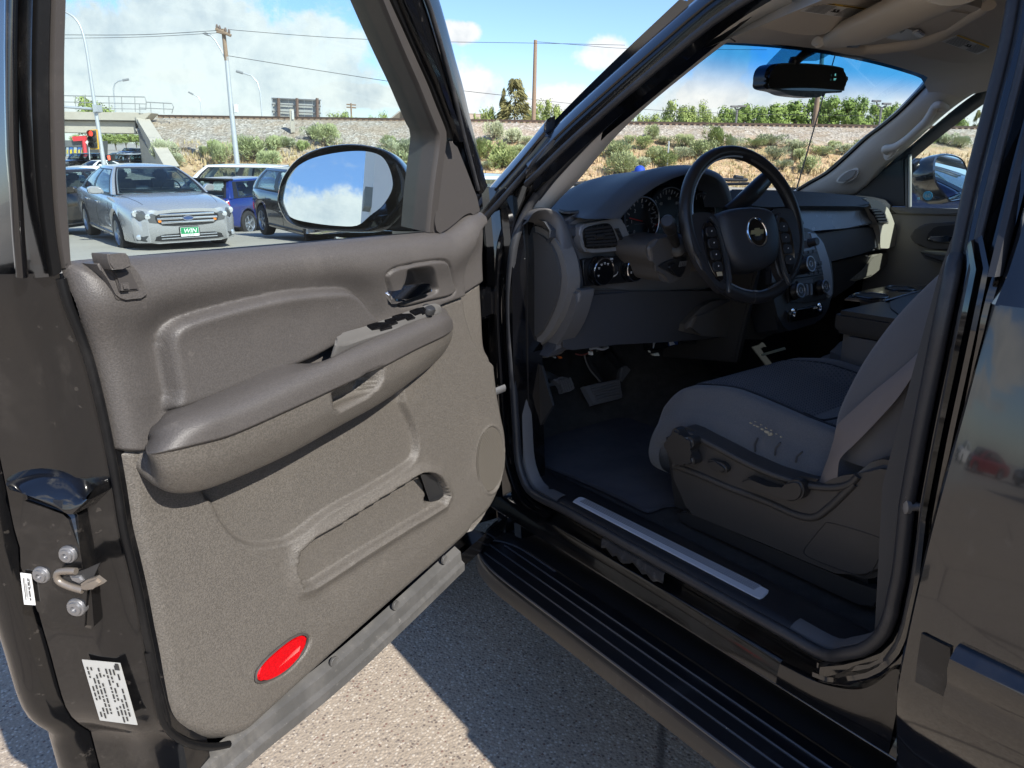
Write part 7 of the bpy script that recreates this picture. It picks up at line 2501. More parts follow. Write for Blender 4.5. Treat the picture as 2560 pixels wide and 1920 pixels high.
tree(1, 1485, 517, 478, 115, 'round', 120, 'round green tree below the small pole with a cross arm', None, 0)
tree(1, 1638, 518, 498, 85, 'round', 124, 'low green treetop left of the house roof', None, 2)
tree(1, 400, 474, 421, 160, 'round', 130, 'round green tree behind the bridge railing', None, 1)
tree(1, 1822, 490, 438, 30, 'conifer', 150, 'dark fir tip behind the house roof', None, 1)
for k, (x, w, yt) in enumerate(((440, 60, 575), (500, 70, 580), (545, 70, 570), (590, 70, 575), (455, 50, 580), (350, 70, 585))):
    tree(1, x, 632, yt, w, 'round', 260+k*3, 'green tree far off under the bridge, '+ORD[(1, 3, 4, 5, 2, 0)[k]]+' from the left there', 'trees seen under the bridge', k)

# --- bridge ---------------------------------------------------------------------------------------------------------------
br = empty('railway_bridge', bg(T_L-10, D1, 0))
tag(br, 'beige concrete railway bridge with a pipe railing crossing the road', 'bridge')


def rel(v): return Vector(v)-br.location


BD = 74.0
gt = wpt(1, (585, 487), BD)
gm = wpt(1, (585, 525), BD)
gb = wpt(1, (585, 578), BD)
tR = float((np.array(gt)-CW) @ R0)
for nm, zt_, zb_, dd0, th in (('deck_edge', gt.z, gm.z+.05, BD-.5, 4.5), ('girder', gm.z, gb.z, BD, 4.0)):
    bm = bmesh.new()
    box_bm(bm, rel(bg(tR-24, dd0+th/2, (zt_+zb_)/2)), (48+(.8 if nm == 'deck_edge' else 0), th, zt_-zb_), Matrix.Rotation(ang_, 3, 'Z'), .05)
    frombm(nm, bm, CONC, br)
bm = bmesh.new()
box_bm(bm, rel(bg(tR+.05, BD+.3, (gt.z+gb.z)/2)), (.12, 1.4, gt.z-gb.z), Matrix.Rotation(ang_, 3, 'Z'))
frombm('deck_joint', bm, M('joint_dark', (.06, .055, .05), .9), br)
# wing wall: runs down the slope from the abutment to the toe of the bank
def td(v): return (float((np.array(v)-CW) @ R0), float((np.array(v)-CW) @ AH))


w0, w1 = wpt(1, (596, 530), BD-.6), wpt(1, (705, 716), D0-1.0)
wdir = Vector((w1.x-w0.x, w1.y-w0.y, 0)).normalized()
wn = Vector((-wdir.y, wdir.x, 0))
if wn.dot(Vector(R0)) > 0: wn = -wn


def onWall(pts, off=0.0): return [hitp(q, tuple(wn), float(wn.dot(w0))+off, False) for q in px(1, pts)]


slab('wing_wall', [rel(p) for p in onWall([(590, 520), (598, 530), (640, 600), (670, 655), (705, 716), (716, 742), (620, 760), (606, 640)])], tuple(wn), .9, CONC, br, .03)
cp_ = onWall([(585, 500), (600, 528), (642, 598), (672, 652), (712, 720)], .06)
grid('wall_coping', [[rel(p-Vector((0, 0, .35))), rel(p), rel(p-wn*1.1+Vector((0, 0, .03))), rel(p-wn*1.1-Vector((0, 0, .4)))] for p in cp_], CONC, br, angle=20)
slab('abutment_head', [rel(wpt(1, p, BD-.7)) for p in ((583, 500), (640, 486), (652, 489), (610, 532), (596, 545), (588, 530))], tuple(-AH), 1.6, CONC, br, .03)
# railing
RAILG = M('railing_grey', (.30, .31, .31), .6, metal=.3)
def pipe(name, pts, r, d, par=br):
    return tube(name, [rel(wpt(1, p, d)) for p in pts], r, RAILG, par, 6)


pipe('hand_rail', [(270, 413), (625, 419), (632, 440), (630, 475)], .045, BD-.3)
pipe('hand_rail', [(270, 440), (630, 449)], .035, BD-.3)
pipe('hand_rail', [(632, 441), (742, 447), (750, 462), (742, 490)], .045, BD-.3)
pipe('hand_rail', [(600, 466), (745, 472)], .035, BD-.3)
pipe('hand_rail', [(280, 465), (630, 472)], .03, BD-.3)
for x, y0, y1 in ((325, 414, 475), (408, 415, 478), (470, 416, 480), (525, 417, 482), (582, 418, 484), (602, 447, 486), (650, 443, 490), (706, 446, 492), (365, 415, 476)):
    pipe('railing_post', [(x, y0), (x+3, y1)], .035, BD-.3)
# far abutment and retaining wall behind, road dips under
bm = bmesh.new()
p0, p1 = wpt(1, (240, 590), BD+1), wpt(1, (240, 700), BD+1)
box_bm(bm, rel(bg(tR-34, BD+3, -1)), (14, 7, 7), Matrix.Rotation(ang_, 3, 'Z'))
frombm('abutment', bm, CONC, br)

# --- shop front under the bridge --------------------------------------------------------------------------------------------
shop = empty('shop', wpt(1, (320, 640), 150))
tag(shop, 'low dark shop with posters in its windows and a red sign, seen under the bridge', 'shop')
def srel(v): return Vector(v)-shop.location
SH_D = 150
slab('shop_wall', [srel(wpt(1, p, SH_D)) for p in ((200, 608), (372, 608), (372, 680), (200, 690))], tuple(-AH), 8, M('shop_dark', (.08, .085, .085), .7), shop)
slab('shop_fascia', [srel(wpt(1, p, SH_D-.3)) for p in ((200, 606), (360, 606), (360, 634), (200, 634))], tuple(-AH), .4, M('fascia_dark', (.13, .14, .14), .6), shop)
PM = M('poster_blue', (.06, .16, .42), .4)
for k, (x0, x1) in enumerate(((286, 296), (300, 314), (318, 332), (336, 348), (350, 360))):
    w_ = slab('shop_window', [srel(wpt(1, p, SH_D-.2)) for p in ((x0, 636), (x1, 636), (x1, 674), (x0, 676))], tuple(-AH), .1, PM if k % 2 else M('window_pale', (.35, .42, .48), .2), shop)
    slab('poster', [srel(wpt(1, p, SH_D-.35)) for p in ((x0+2, 648), (x1-3, 645), (x1-3, 662), (x0+2, 665))], tuple(-AH), .05, M('poster_yellow', (.6, .48, .05), .5), w_)
slab('red_sign', [srel(wpt(1, p, SH_D-1)) for p in ((310, 590), (372, 585), (372, 607), (316, 610))], tuple(-AH), .4, M('sign_red', (.62, .05, .06), .5), shop)
tube('red_post', [srel(wpt(1, (362, 606), SH_D-1)), srel(wpt(1, (372, 690), SH_D-1))], .35, MATS['sign_red'], shop, 6)
ut = empty('road_sign', wpt(1, (378, 660), 60))
tag(ut, 'pale diamond road sign on a post left of the traffic signal', 'sign')
slab('sign_panel', [wpt(1, p, 60)-ut.location for p in ((368, 614), (381, 601), (390, 618), (384, 634))], tuple(-AH), .03, M('sign_pale', (.62, .62, .58), .5), ut)
tube('sign_post', [wpt(1, (384, 630), 60.1)-ut.location, wpt(1, (388, 690), 60.1)-ut.location], .04, GALV, ut, 6)

# --- poles -------------------------------------------------------------------------------------------------------------------
def base_at(zm, p, depth):
    v = wpt(zm, p, depth)
    return v


up = empty('utility_pole', wpt(1, (1025, 705), 61))
tag(up, 'tall grey utility pole with wooden top, cross arms and a street lamp arm', 'utility pole')
def prel(v, r): return Vector(v)-r.location
dU = 61
lowp = wpt(1, (1026, 712), dU)
tube('pole', [prel(lowp-Vector((0, 0, 1)), up), prel(wpt(1, (1000, 480), dU), up), prel(wpt(1, (978, 245), dU), up)], [.23, .19, .155], GALV, up, 10)
tube('pole_top', [prel(wpt(1, (979, 262), dU), up), prel(wpt(1, (964, 125), dU), up)], [.17, .15], WOOD, up, 8)
for a, b_, r_ in (((932, 124), (998, 154), .07), ((936, 136), (990, 150), .06)):
    tube('cross_arm', [prel(wpt(1, a, dU-.3), up), prel(wpt(1, b_, dU-.3), up)], r_*1.6, WOOD, up, 6)
for x, y in ((938, 122), (950, 127), (975, 136), (990, 143)):
    q = prel(wpt(1, (x, y), dU-.3), up)
    lathe('insulator', [(.06, -.05), (.11, .1), (.05, .28)], q, (0, 0, 1), M('insulator_brown', (.16, .12, .10), .4), up, 8)
tube('lamp_arm', [prel(wpt(1, p, dU), up) for p in ((974, 255), (955, 215), (930, 175), (912, 155), (900, 149))], .06, GALV, up, 8)
slab('lamp_head', [prel(wpt(1, p, dU), up) for p in ((872, 143), (886, 138), (906, 147), (904, 155), (885, 151))], tuple(-AH), .35, M('lamp_body', (.24, .25, .26), .5), up, .03)
slab('meter_box', [prel(wpt(1, p, dU-.2), up) for p in ((1010, 450), (1024, 450), (1026, 486), (1012, 486))], tuple(-AH), .3, M('box_white', (.7, .72, .74), .5), up, .02)

tp = empty('traffic_signal_pole', wpt(1, (450, 715), 46))
tag(tp, 'curved grey traffic signal pole with a red light and mast arm beside the bridge', 'traffic signal')
dT = 46
tube('pole', resample(cr([prel(wpt(1, p, dT), tp) for p in ((458, 780), (450, 715), (432, 600), (418, 510), (404, 420), (388, 310), (372, 205), (352, 125), (325, 80), (290, 55), (240, 35))], 4, False), 40), list(np.linspace(.14, .05, 40)), GALV, tp, 10)
tube('mast_arm', [prel(wpt(1, p, dT), tp) for p in ((200, 455), (280, 462), (395, 470))], [.06, .07, .08], GALV, tp, 8)
slab('arm_clamp', [prel(wpt(1, p, dT-.3), tp) for p in ((396, 450), (416, 452), (420, 482), (402, 488))], tuple(-AH), .6, GALV, tp, .02)
SIGY = M('signal_yellow', (.72, .44, .04), .5)
SIGB = M('signal_black', (.02, .022, .02), .6)
slab('signal_backplate', [prel(wpt(1, p, dT-.25), tp) for p in ((384, 561), (420, 559), (428, 644), (390, 646))], tuple(-AH), .03, SIGY, tp)
slab('signal_housing', [prel(wpt(1, p, dT-.3), tp) for p in ((386, 564), (414, 562), (421, 640), (392, 642))], tuple(-AH), .25, M('signal_grey', (.10, .11, .09), .6), tp, .03)
for k, (x, y) in enumerate(((396, 577), (399, 602), (402, 626))):
    q = prel(wpt(1, (x, y), dT-.62), tp)
    lathe('signal_lamp', [(.17, -.1), (.17, .0), (.12, .05), (.01, .07)], q, tuple(-AH), M('lamp_red_lit', (.75, .02, .02), .3, emit=((1, .05, .03), 1.1)) if k == 0 else SIGB, tp, 14)
    lathe('signal_visor', [(.19, -.1), (.20, .22), (.185, .22), (.17, -.05)], q, tuple(-AH), SIGB, tp, 14)
slab('pedestrian_signal', [prel(wpt(1, p, dT-.3), tp) for p in ((458, 670), (484, 668), (490, 694), (464, 698))], tuple(-AH), .3, SIGB, tp, .03)
slab('pedestrian_hand', [prel(wpt(1, p, dT-.62), tp) for p in ((463, 676), (466, 671), (474, 671), (477, 690), (468, 692))], tuple(-AH), .02, M('hand_red', (.7, .08, .05), .4, emit=((1, .12, .06), .6)), tp)


def lamp_post(pts, zm, depth, r, label, group=None):
    e_ = empty('lamp_post', wpt(zm, pts[0], depth))
    P = [prel(wpt(zm, p, depth), e_) for p in pts]
    P[0] = P[0]-Vector((0, 0, 3))
    tube('post', P, r, GALV, e_, 6)
    d_ = (P[-1]-P[-2]).normalized()
    tube('lamp_head', [P[-1], P[-1]+d_*1.0], r*1.8, M('lamp_body', (.24, .25, .26), .5), e_, 6, flat=.5)
    tag(e_, label, 'lamp post', group)


lamp_post([(493, 480), (490, 385), (496, 362), (512, 350), (530, 347)], 1, 120, .10, 'slender curved lamp post standing behind the bridge railing')
lamp_post([(1131, 502), (1124, 400), (1112, 355), (1085, 327), (1050, 316)], 1, 110, .10, 'slender curved lamp post between the utility pole and the billboard')
lamp_post([(870, 497), (866, 440), (858, 420), (835, 408)], 1, 150, .09, 'faint short lamp post left of the utility pole')
wp = tube('wooden_pole', [wpt('v2', (1158, 900), 86), wpt('v2', (1160, 830), 86), wpt('v2', (1166, 600), 86), wpt('v2', (1174, 268), 86)], [.27, .26, .23, .19], WOOD, None, 9)
tag(wp, 'bare wooden pole standing between the tall conifer and the windscreen pillar', 'pole')
wp2 = tube('wooden_pole', [wpt('H', (680, 990), 86), wpt('H', (700, 800), 86), wpt('H', (738, 480), 86), wpt('H', (752, 300), 86)], [.30, .28, .24, .2], WOOD, None, 9)
tag(wp2, 'wooden pole seen through the windscreen below the rear-view mirror', 'pole')
for zm, foot, fork, a1, a2, lab in (('H', (112, 935), (125, 800), (108, 775), (158, 773), 'twin-headed light pole above the tree row left of the rear-view mirror'), ('H', (1160, 930), (1175, 785), (1138, 735), (1212, 755), 'twin-headed light pole near the far windscreen pillar')):
    e_ = empty('floodlight_pole', wpt(zm, foot, 118))
    tube('post', [prel(wpt(zm, foot, 118)-Vector((0, 0, 3)), e_), prel(wpt(zm, fork, 118), e_)], .15, M('pole_dark', (.16, .16, .16), .6), e_, 6)
    for a in (a1, a2):
        tube('arm', [prel(wpt(zm, fork, 118), e_), prel(wpt(zm, ((a[0]+fork[0])/2+(a[0]-fork[0])*.35, (a[1]+fork[1])/2+4), 118), e_), prel(wpt(zm, a, 118), e_)], .11, MATS['pole_dark'], e_, 6)
        box('lamp_head', prel(wpt(zm, a, 117.8), e_), (1.3, .6, .28), MATS['pole_dark'], e_, Matrix.Rotation(ang_, 3, 'Z'), .05)
    tag(e_, lab, 'light pole')
mp_ = tube('marker_post', [slope_pt(2, (670, 728)), wpt(2, (678, 610), float((np.array(slope_pt(2, (670, 728)))-CW) @ AH))], .07, GALV, None, 6)
tag(mp_, 'thin grey marker post among the sagebrush, seen just above the dashboard hood', 'post')
cp = empty('concrete_post', slope_pt(1, (1260, 572)))
dC = float((np.array(cp.location)-CW) @ AH)-.3
slab('post', [prel(wpt(1, p, dC), cp) for p in ((1249, 470), (1262, 470), (1269, 572), (1256, 575))], tuple(-AH), .5, CONC, cp, .02)
slab('plate', [prel(wpt(1, p, dC-.1), cp) for p in ((1259, 476), (1268, 476), (1270, 515), (1261, 516))], tuple(-AH), .1, M('plate_pale', (.6, .6, .56), .6), cp)
tag(cp, 'square concrete post standing on the gravel slope below the billboard', 'post')
sp_ = empty('power_pole', wpt(1, (1518, 510), 135))
tube('pole', [prel(wpt(1, (1519, 520), 135), sp_), prel(wpt(1, (1516, 446), 135), sp_)], .16, WOOD, sp_, 6)
for y in (452, 464): tube('cross_arm', [prel(wpt(1, (1497, y-1), 135), sp_), prel(wpt(1, (1538, y+2), 135), sp_)], .12, WOOD, sp_, 5)
tag(sp_, 'small wooden power pole with two cross arms above a green treetop', 'utility pole')
ta = empty('roof_aerial', wpt(1, (1768, 480), 135))
tube('mast', [prel(wpt(1, (1768, 490), 135), ta), prel(wpt(1, (1768, 458), 135), ta)], .07, GALV, ta, 5)
tube('bar', [prel(wpt(1, (1748, 459), 135), ta), prel(wpt(1, (1788, 459), 135), ta)], .07, GALV, ta, 5)
tag(ta, 'thin aerial with a cross bar above the house roof', 'aerial')

# wires
WB = M('cable_black', (.05, .055, .06), .7)
def wire(pts, zm, depth, r, label, sag=0):
    P = [wpt(zm, p, depth) for p in pts]
    o = tube('overhead_wire', resample(cr(P, 6, False), 24), r, WB, None, 4)
    tag(o, label, 'wire')


wire([(200, 150), (600, 150), (935, 132)], 1, 61, .020, 'upper wire running left from the utility pole top to the bridge side')
wire([(200, 166), (600, 160), (940, 142)], 1, 61, .016, 'lower wire running left from the utility pole top')
wire([(990, 128), (1400, 160), (1800, 178), (2300, 186), (2700, 195)], 1, 75, .022, 'long wire from the utility pole across to the bare wooden pole')
wire([(980, 240), (1400, 308), (1800, 368), (2212, 416)], 1, 66, .022, 'drooping wire running down right from the middle of the utility pole')
wire([(2, 418), (150, 436), (310, 452), (700, 480), (1150, 495), (1600, 500)], 2, 100, .025, 'low wire above the tree row behind the railway')
wire([(105, 180), (300, 195), (520, 210), (1100, 215)], 2, 86, .022, 'wire running right from the top of the bare wooden pole')

# billboard seen from behind
bb = empty('billboard', wpt(1, (1280, 508), 95))
tag(bb, 'back of a grey billboard on rust brown posts beyond the railway', 'billboard')
for k in range(6):
    x0 = 1177+k*34.5
    slab('billboard_panel', [prel(wpt(1, p, 95.2), bb) for p in ((x0, 424+k*1.5), (x0+33, 425.5+k*1.5), (x0+33, 512), (x0, 512))], tuple(-AH), .1, M('panel_grey', (.40, .41, .40), .6), bb)
for x in (1205, 1285, 1372): tube('billboard_post', [prel(wpt(1, (x, 540), 94.7), bb), prel(wpt(1, (x-2, 424), 94.7), bb)], .19, M('post_rust', (.15, .10, .08), .8), bb, 6)
for y in (424, 450, 480): tube('billboard_rail', [prel(wpt(1, (1175, y), 94.9), bb), prel(wpt(1, (1386, y+9), 94.9), bb)], .08, M('panel_dark', (.2, .2, .2), .6), bb, 5)
tube('billboard_edge', [prel(wpt(1, p, 95), bb) for p in ((1178, 512), (1174, 422), (1388, 432), (1390, 512))], .09, GALV, bb, 5)

# house beyond the track
hs = empty('house', wpt('v2', (280, 812), 128))
tag(hs, 'house with a grey brown gable roof beyond the railway, left of the door frame', 'house')
g = [prel(wpt('v2', p, 128), hs) for p in ((190, 808), (272, 742), (365, 812))]
slab('gable_wall', [g[0]-Vector((0, 0, 3)), g[0], g[1]-Vector((0, 0, .3)), g[2], g[2]-Vector((0, 0, 3))], tuple(-AH), .3, M('gable_brown', (.20, .165, .14), .8), hs)
bk = Vector(R0*14+AH*7)
ROOFM = M('roof_shingle', (.30, .245, .20), .9, bump=(3, .3, .05))
for a, b_ in ((g[0], g[1]), (g[1], g[2])):
    nr = (b_-a).cross(bk).normalized()
    if nr.z < 0: nr = -nr
    e_ = Vector(-AH)*.6
    slab('roof', [a+e_+(a-b_)*.06*(1 if a == g[0] else 0), b_+e_+(b_-a)*.06*(0 if a == g[0] else 1), b_+bk+(b_-a)*.06*(0 if a == g[0] else 1), a+bk], tuple(nr), .2, ROOFM, hs)
    tube('barge_board', [a+e_*1.1, b_+e_*1.1], .14, M('board_pale', (.52, .49, .45), .6), hs, 5)
slab('side_wall', [g[2]-Vector((0, 0, 3.5)), g[2]-Vector((0, 0, .1)), g[2]+bk-Vector((0, 0, .1)), g[2]+bk-Vector((0, 0, 3.5))], tuple(R0), .2, MATS['gable_brown'], hs)

# ================================================================== OTHER CARS

SPECS = {
    'sedan': dict(L=4.84, W=1.83, H=1.445, wb=2.73, R=.325, zs=.915, zh=.96, nose=.77, tail=.98, cow=1.06, rft=.10, rrt=-.85, rrb=-1.75, wt=.53, hood_drop=.17, fx=1.36),
    'hatch': dict(L=4.25, W=1.79, H=1.47, wb=2.64, R=.325, zs=.95, zh=.98, nose=.74, tail=1.02, cow=.98, rft=.30, rrt=-1.62, rrb=-2.00, wt=.57, hood_drop=.14, fx=1.26),
    'suv': dict(L=5.0, W=1.98, H=1.83, wb=2.95, R=.385, zs=1.14, zh=1.16, nose=.98, tail=1.18, cow=1.05, rft=.42, rrt=-2.20, rrb=-2.42, wt=.68, hood_drop=.12, fx=1.50),
    'coupe': dict(L=4.95, W=1.92, H=1.42, wb=2.95, R=.35, zs=.94, zh=1.0, nose=.82, tail=1.02, cow=.85, rft=.12, rrt=-1.0, rrb=-1.75, wt=.55, hood_drop=.12, fx=1.52),
}


def car_shell(S):
    L, W, H = S['L'], S['W'], S['H']
    hl = L/2
    f_ax, r_ax = S['fx'], S['fx']-S['wb']
    R = S['R']
    sill = .22 if H < 1.6 else .30
    ys = np.unique(np.concatenate([np.linspace(-hl, hl, 70), np.linspace(f_ax-R*1.2, f_ax+R*1.2, 22), np.linspace(r_ax-R*1.2, r_ax+R*1.2, 22), hl-np.geomspace(.01, .5, 9), -hl+np.geomspace(.01, .5, 9)]))
    rows = []
    zw = R
    for y in ys:
        sf = min(max((y-(hl-.95))/.95, 0), 1)
        sr = min(max((-y-(hl-.75))/.75, 0), 1)
        w = W/2*(1-.13*sf**2-.30*max(0, sf-.80)/.2*.55-.10*sr**2-.25*max(0, sr-.85)/.15*.4)
        zb = sill+.02*sf**3+.16*sr**2
        for ax in (f_ax, r_ax):
            d_ = abs(y-ax)
            if d_ < R*1.13: zb = max(zb, zw+sqrt((R*1.13)**2-d_**2)-.0)
        # shoulder height
        if y > S['cow']: zs = bez(S['zs'], S['nose'], ((y-S['cow'])/(hl-S['cow']))**1.6)
        elif y < S['rrb']: zs = bez(S['tail']-.03, S['tail']-.14, min(1, (S['rrb']-y)/max(hl+S['rrb'], .05))**2)
        else: zs = bez(S['zs'], S['tail']-.03, (S['cow']-y)/(S['cow']-S['rrb']))
        hood = zs+.055*(1-sf**4)*(1-sr**3)
        if sf > .985: hood = zs+.002
        nf = 1-.30*max(0, sf-.90)/.10
        r = [(0, max(zb-.02, sill)), (w*.80, max(zb-.02, sill)), (w*.955, zb), (w*.975, zb+.02), (w*.985, max(zb+.03, .40)), (w*1.0, max(zb+.05, .58)), (w*.992, max(zb+.06, zs-.20)), (w*.975, max(zb+.07, zs-.07)), (w*.94, max(zb+.075, zs-.015)), (w*.86, max(zb+.08, zs+.012)), (w*.70, max(zb+.08, hood-.012)), (w*.40, max(zb+.08, hood)), (0, max(zb+.08, hood+.006))]
        rows.append([Vector((x, y, z)) for x, z in r])
    full = []
    for r in rows:
        left = [Vector((-p.x, p.y, p.z)) for p in r[::-1]][:-1]
        full.append(left[:]+r)
    # round the end faces
    return full, sill


def gh(S, u, v):
    """greenhouse surface: u 0..1 windscreen (right to left), 1..2 left side, 2..3 rear, 3..4 right side; v 0 belt .. 1 roof"""
    wbt = S['W']/2*.90
    yfb, yrb = S['cow'], S['rrb']
    yft, yrt = S['rft'], S['rrt']
    wt = S['wt']
    zb = S['zs']+.02
    zt = S['H']-.05
    def outline(u, hw, yf, yr, bowf, bowr):
        if u < 1: return Vector((hw*(1-2*u), yf+bowf*(1-(1-2*u)**2)))
        if u < 2: return Vector((-hw-.03*sin(pi*(u-1)), bez(yf, yr, u-1)))
        if u < 3: return Vector((-hw+2*hw*(u-2), yr-bowr*(1-(2*(u-2)-1)**2)))
        return Vector((hw+.03*sin(pi*(u-3)), bez(yr, yf, u-3)))
    a = outline(u, wbt, yfb, yrb, .16, .10)
    b = outline(u, wt, yft, yrt, .10, .06)
    p = a.lerp(b, v)
    bul = sin(pi*v)*.055
    c = Vector((p.x, p.y))
    n = (c-Vector((0, (yft+yrt)/2))).normalized()
    c = c+n*bul
    zroof = zt
    return Vector((c.x, c.y, bez(zb, zroof, v**.94)))


CARG = M('car_black_trim', (.012, .012, .013), .4)
LAMPC = M('headlamp_clear', (.55, .58, .62), .12, metal=.6)
LAMPD = M('headlamp_dark', (.06, .065, .07), .15, metal=.3)
TAILR = M('tail_lamp_red', (.40, .01, .012), .15, coat=.6)
AMBER = M('amber_lens', (.75, .22, .03), .3)


def build_car(name, S, paint, loc, heading, label, cat='car', group=None, front=True, rear=False, detail=2, grille='bars', win=None, rimmat=None):
    root = empty(name, loc, heading)
    tag(root, label, cat, group)
    rows, sill = car_shell(S)
    body = grid('body', rows, paint, root, caps=True, angle=50)
    dg = [v.co.copy() for v in body.data.vertices]
    bv = BVHTree.FromPolygons(dg, [tuple(p.vertices) for p in body.data.polygons])
    L, W, H = S['L'], S['W'], S['H']
    hl = L/2
    holes = [(.06, .94, .06, .92), (1.09, 1.46, .08, .86), (1.52, 1.88, .08, .86), (2.09, 2.91, .06, .90), (3.12, 3.48, .08, .86), (3.54, 3.91, .08, .86)]
    us = np.linspace(0, 4, 193 if detail > 1 else 97)
    vs_ = np.linspace(-.10, 1, 28 if detail > 1 else 16)

    def pane(nm, u0, u1, v0, v1, mat, off, nu=12, nv=8, cut=False):
        uu = us if nm == 'cabin' else np.linspace(u0, u1, nu)
        vv = vs_ if nm == 'cabin' else np.linspace(v0, v1, nv)
        V = []
        for v in vv:
            for u in uu:
                p = gh(S, u % 4 if u < 4 else 0, v)
                V.append(p+Vector((p.x, p.y-(S['rft']+S['rrt'])/2, .35)).normalized()*off)
        F = []
        n_ = len(uu)
        for i in range(len(vv)-1):
            for j in range(n_-1):
                uc, vc = (uu[j]+uu[j+1])/2, (vv[i]+vv[i+1])/2
                if cut and any(a < uc < b_ and c < vc < d for a, b_, c, d in holes): continue
                k = i*n_+j
                F.append((k, k+1, k+1+n_, k+n_))
        return mk(nm, V, F, mat, root)

    cabin = pane('cabin', 0, 4, 0, 1, paint, 0, cut=True)
    gr = [[gh(S, u, 1) for u in list(us)[:-1]]]
    rf = []
    for k, sc in enumerate((1.0, .96, .8, .5, .15)):
        c = Vector((0, (S['rft']+S['rrt'])/2, 0))
        rf.append([Vector((c.x+(p.x-c.x)*sc, c.y+(p.y-c.y)*sc, p.z+.045*(1-sc**2))) for p in gr[-1]])
    grid('roof', rf, paint, root, cv=True, angle=60, caps=False)
    gl_ = MATS['car_glass']
    if detail > 1 or S is SPECS['suv']:
        pane('windscreen_border', .03, .97, .01, .97, CARG, .003, 48, 24, True)
        for a, b_ in ((1.05, 1.95), (3.05, 3.95)): pane('window_border', a, b_, .03, .90, CARG, .003, 56, 22, True)
        pane('rear_window_border', 2.06, 2.94, .02, .95, CARG, .003, 48, 22, True)
    pane('windscreen', .055, .945, .055, .925, gl_, .001)
    pane('side_window', 1.085, 1.465, .075, .865, gl_, .001)
    pane('side_window', 1.515, 1.885, .075, .865, gl_, .001)
    pane('side_window', 3.115, 3.485, .075, .865, gl_, .001)
    pane('side_window', 3.535, 3.915, .075, .865, gl_, .001)
    pane('rear_window', 2.085, 2.915, .055, .905, gl_, .001)
    # dark cabin inside: seats
    SEATM = M('car_seat_grey', (.16, .15, .14), .8)
    box('cabin_floor', (0, -.4, S['zs']-.06), (W*.80, S['cow']-S['rrb']-.1, .14), CARG, root, None, .02)
    box('dash_shelf', (0, S['cow']-.45, S['zs']+.04), (W*.72, .5, .10), CARG, root, None, .03)
    bm = bmesh.new()
    tube_bm(bm, [Vector((-.36+cos(a)*.18, S['cow']-.78+sin(a)*.06, S['zs']+.06+sin(a)*.17)) for a in np.linspace(0, 6.28, 20)[:-1]], .014, 6, True)
    frombm('cabin_wheel', bm, CARG, root)
    for x_ in (-.36, .36):
        box('seat_back', (x_, -.32, S['zs']+.06), (.48, .16, .36), SEATM, root, None, .06)
        box('seat_headrest', (x_, -.38, S['zs']+.31), (.26, .11, .17), SEATM, root, None, .04)
    box('rear_seat', (0, -1.15, S['zs']+.04), (1.25, .16, .26), SEATM, root, None, .05)

    def cast(pts, frm, off=.005):
        out = []
        for a, b_ in pts:
            if frm == 'front': o_, d_ = Vector((a, hl+1, b_)), Vector((0, -1, 0))
            elif frm == 'rear': o_, d_ = Vector((a, -hl-1, b_)), Vector((0, 1, 0))
            elif frm == 'left': o_, d_ = Vector((-W, a, b_)), Vector((1, 0, 0))
            else: o_, d_ = Vector((W, a, b_)), Vector((-1, 0, 0))
            h, n, i_, dd = bv.ray_cast(o_, d_)
            if h is None: h = o_-d_*0+d_*(1.0)
            out.append(h-d_*off)
        return out

    def panel(nm, pts, frm, mat, off=.005, dens=10, par=root):
        """small curved panel cut to an outline: fans of strips between its upper and lower edge"""
        pts = [Vector((a, b_, 0)) for a, b_ in pts]
        q = cr(pts, 2) if len(pts) > 4 else pts
        c = sum(q, Vector())/len(q)
        rings = []
        for sc in (1.0, .66, .33, .02):
            rings.append(cast([((p.x-c.x)*sc+c.x, (p.y-c.y)*sc+c.y) for p in q], frm, off))
        return grid(nm, rings, mat, par, cv=True)

    for sx in (-1, 1):
        for ay in (S['fx'], S['fx']-S['wb']):
            wheel(root, (sx*(W/2-.115), ay, S['R']), S['R'], .215, (sx, 0, 0), 5, rimmat or SILVERP)
            bm = bmesh.new()
            tube_bm(bm, [Vector((sx*(W/2-.35), ay+cos(a)*S['R']*1.12, S['R']+sin(a)*S['R']*1.12)) for a in np.linspace(-.2, pi+.2, 18)], .02, 6)
            rws = [[Vector((sx*(W/2-x_), ay+cos(a)*S['R']*1.13, S['R']+sin(a)*S['R']*1.13)) for x_ in (.03, .40)] for a in np.linspace(-.35, pi+.35, 18)]
            bm.free()
            grid('wheel_arch', rws, CARG, root)
        mz = S['zs']+.09
        slab('wing_mirror', cr([Vector((sx*(W/2-.04), S['cow']-.42, mz-.05)), Vector((sx*(W/2+.16), S['cow']-.50, mz-.06)), Vector((sx*(W/2+.17), S['cow']-.50, mz+.05)), Vector((sx*(W/2+.02), S['cow']-.43, mz+.06))], 3), (0, 1, 0), .11, paint, root, .02, 3)
        if detail >= 2:
            sd_ = 'left' if sx < 0 else 'right'
            dy0, dy1, dy2 = S['cow']-.10, S['cow']-1.10, S['cow']-2.02
            for y_ in (dy0, dy1, dy2):
                p_ = cast([(y_, z_) for z_ in np.linspace(sill+.10, S['zs']-.03, 8)], sd_, -.001)
                tube('door_seam', p_, .0045, CARG, root, 4)
            for y_ in (dy1+.14, dy2+.16):
                p_ = cast([(y_-.09, S['zs']-.13), (y_+.09, S['zs']-.135)], sd_, .02)
                tube('door_handle', p_, .014, paint, root, 6)
            p_ = cast([(y_, sill+.07) for y_ in np.linspace(S['fx']-S['wb']+S['R']*1.2, S['fx']-S['R']*1.2, 8)], sd_, .002)
            tube('sill_strip', p_, .02, CARG if S is not SPECS['sedan'] else paint, root, 6)
    w2 = W/2
    zn = S['nose']
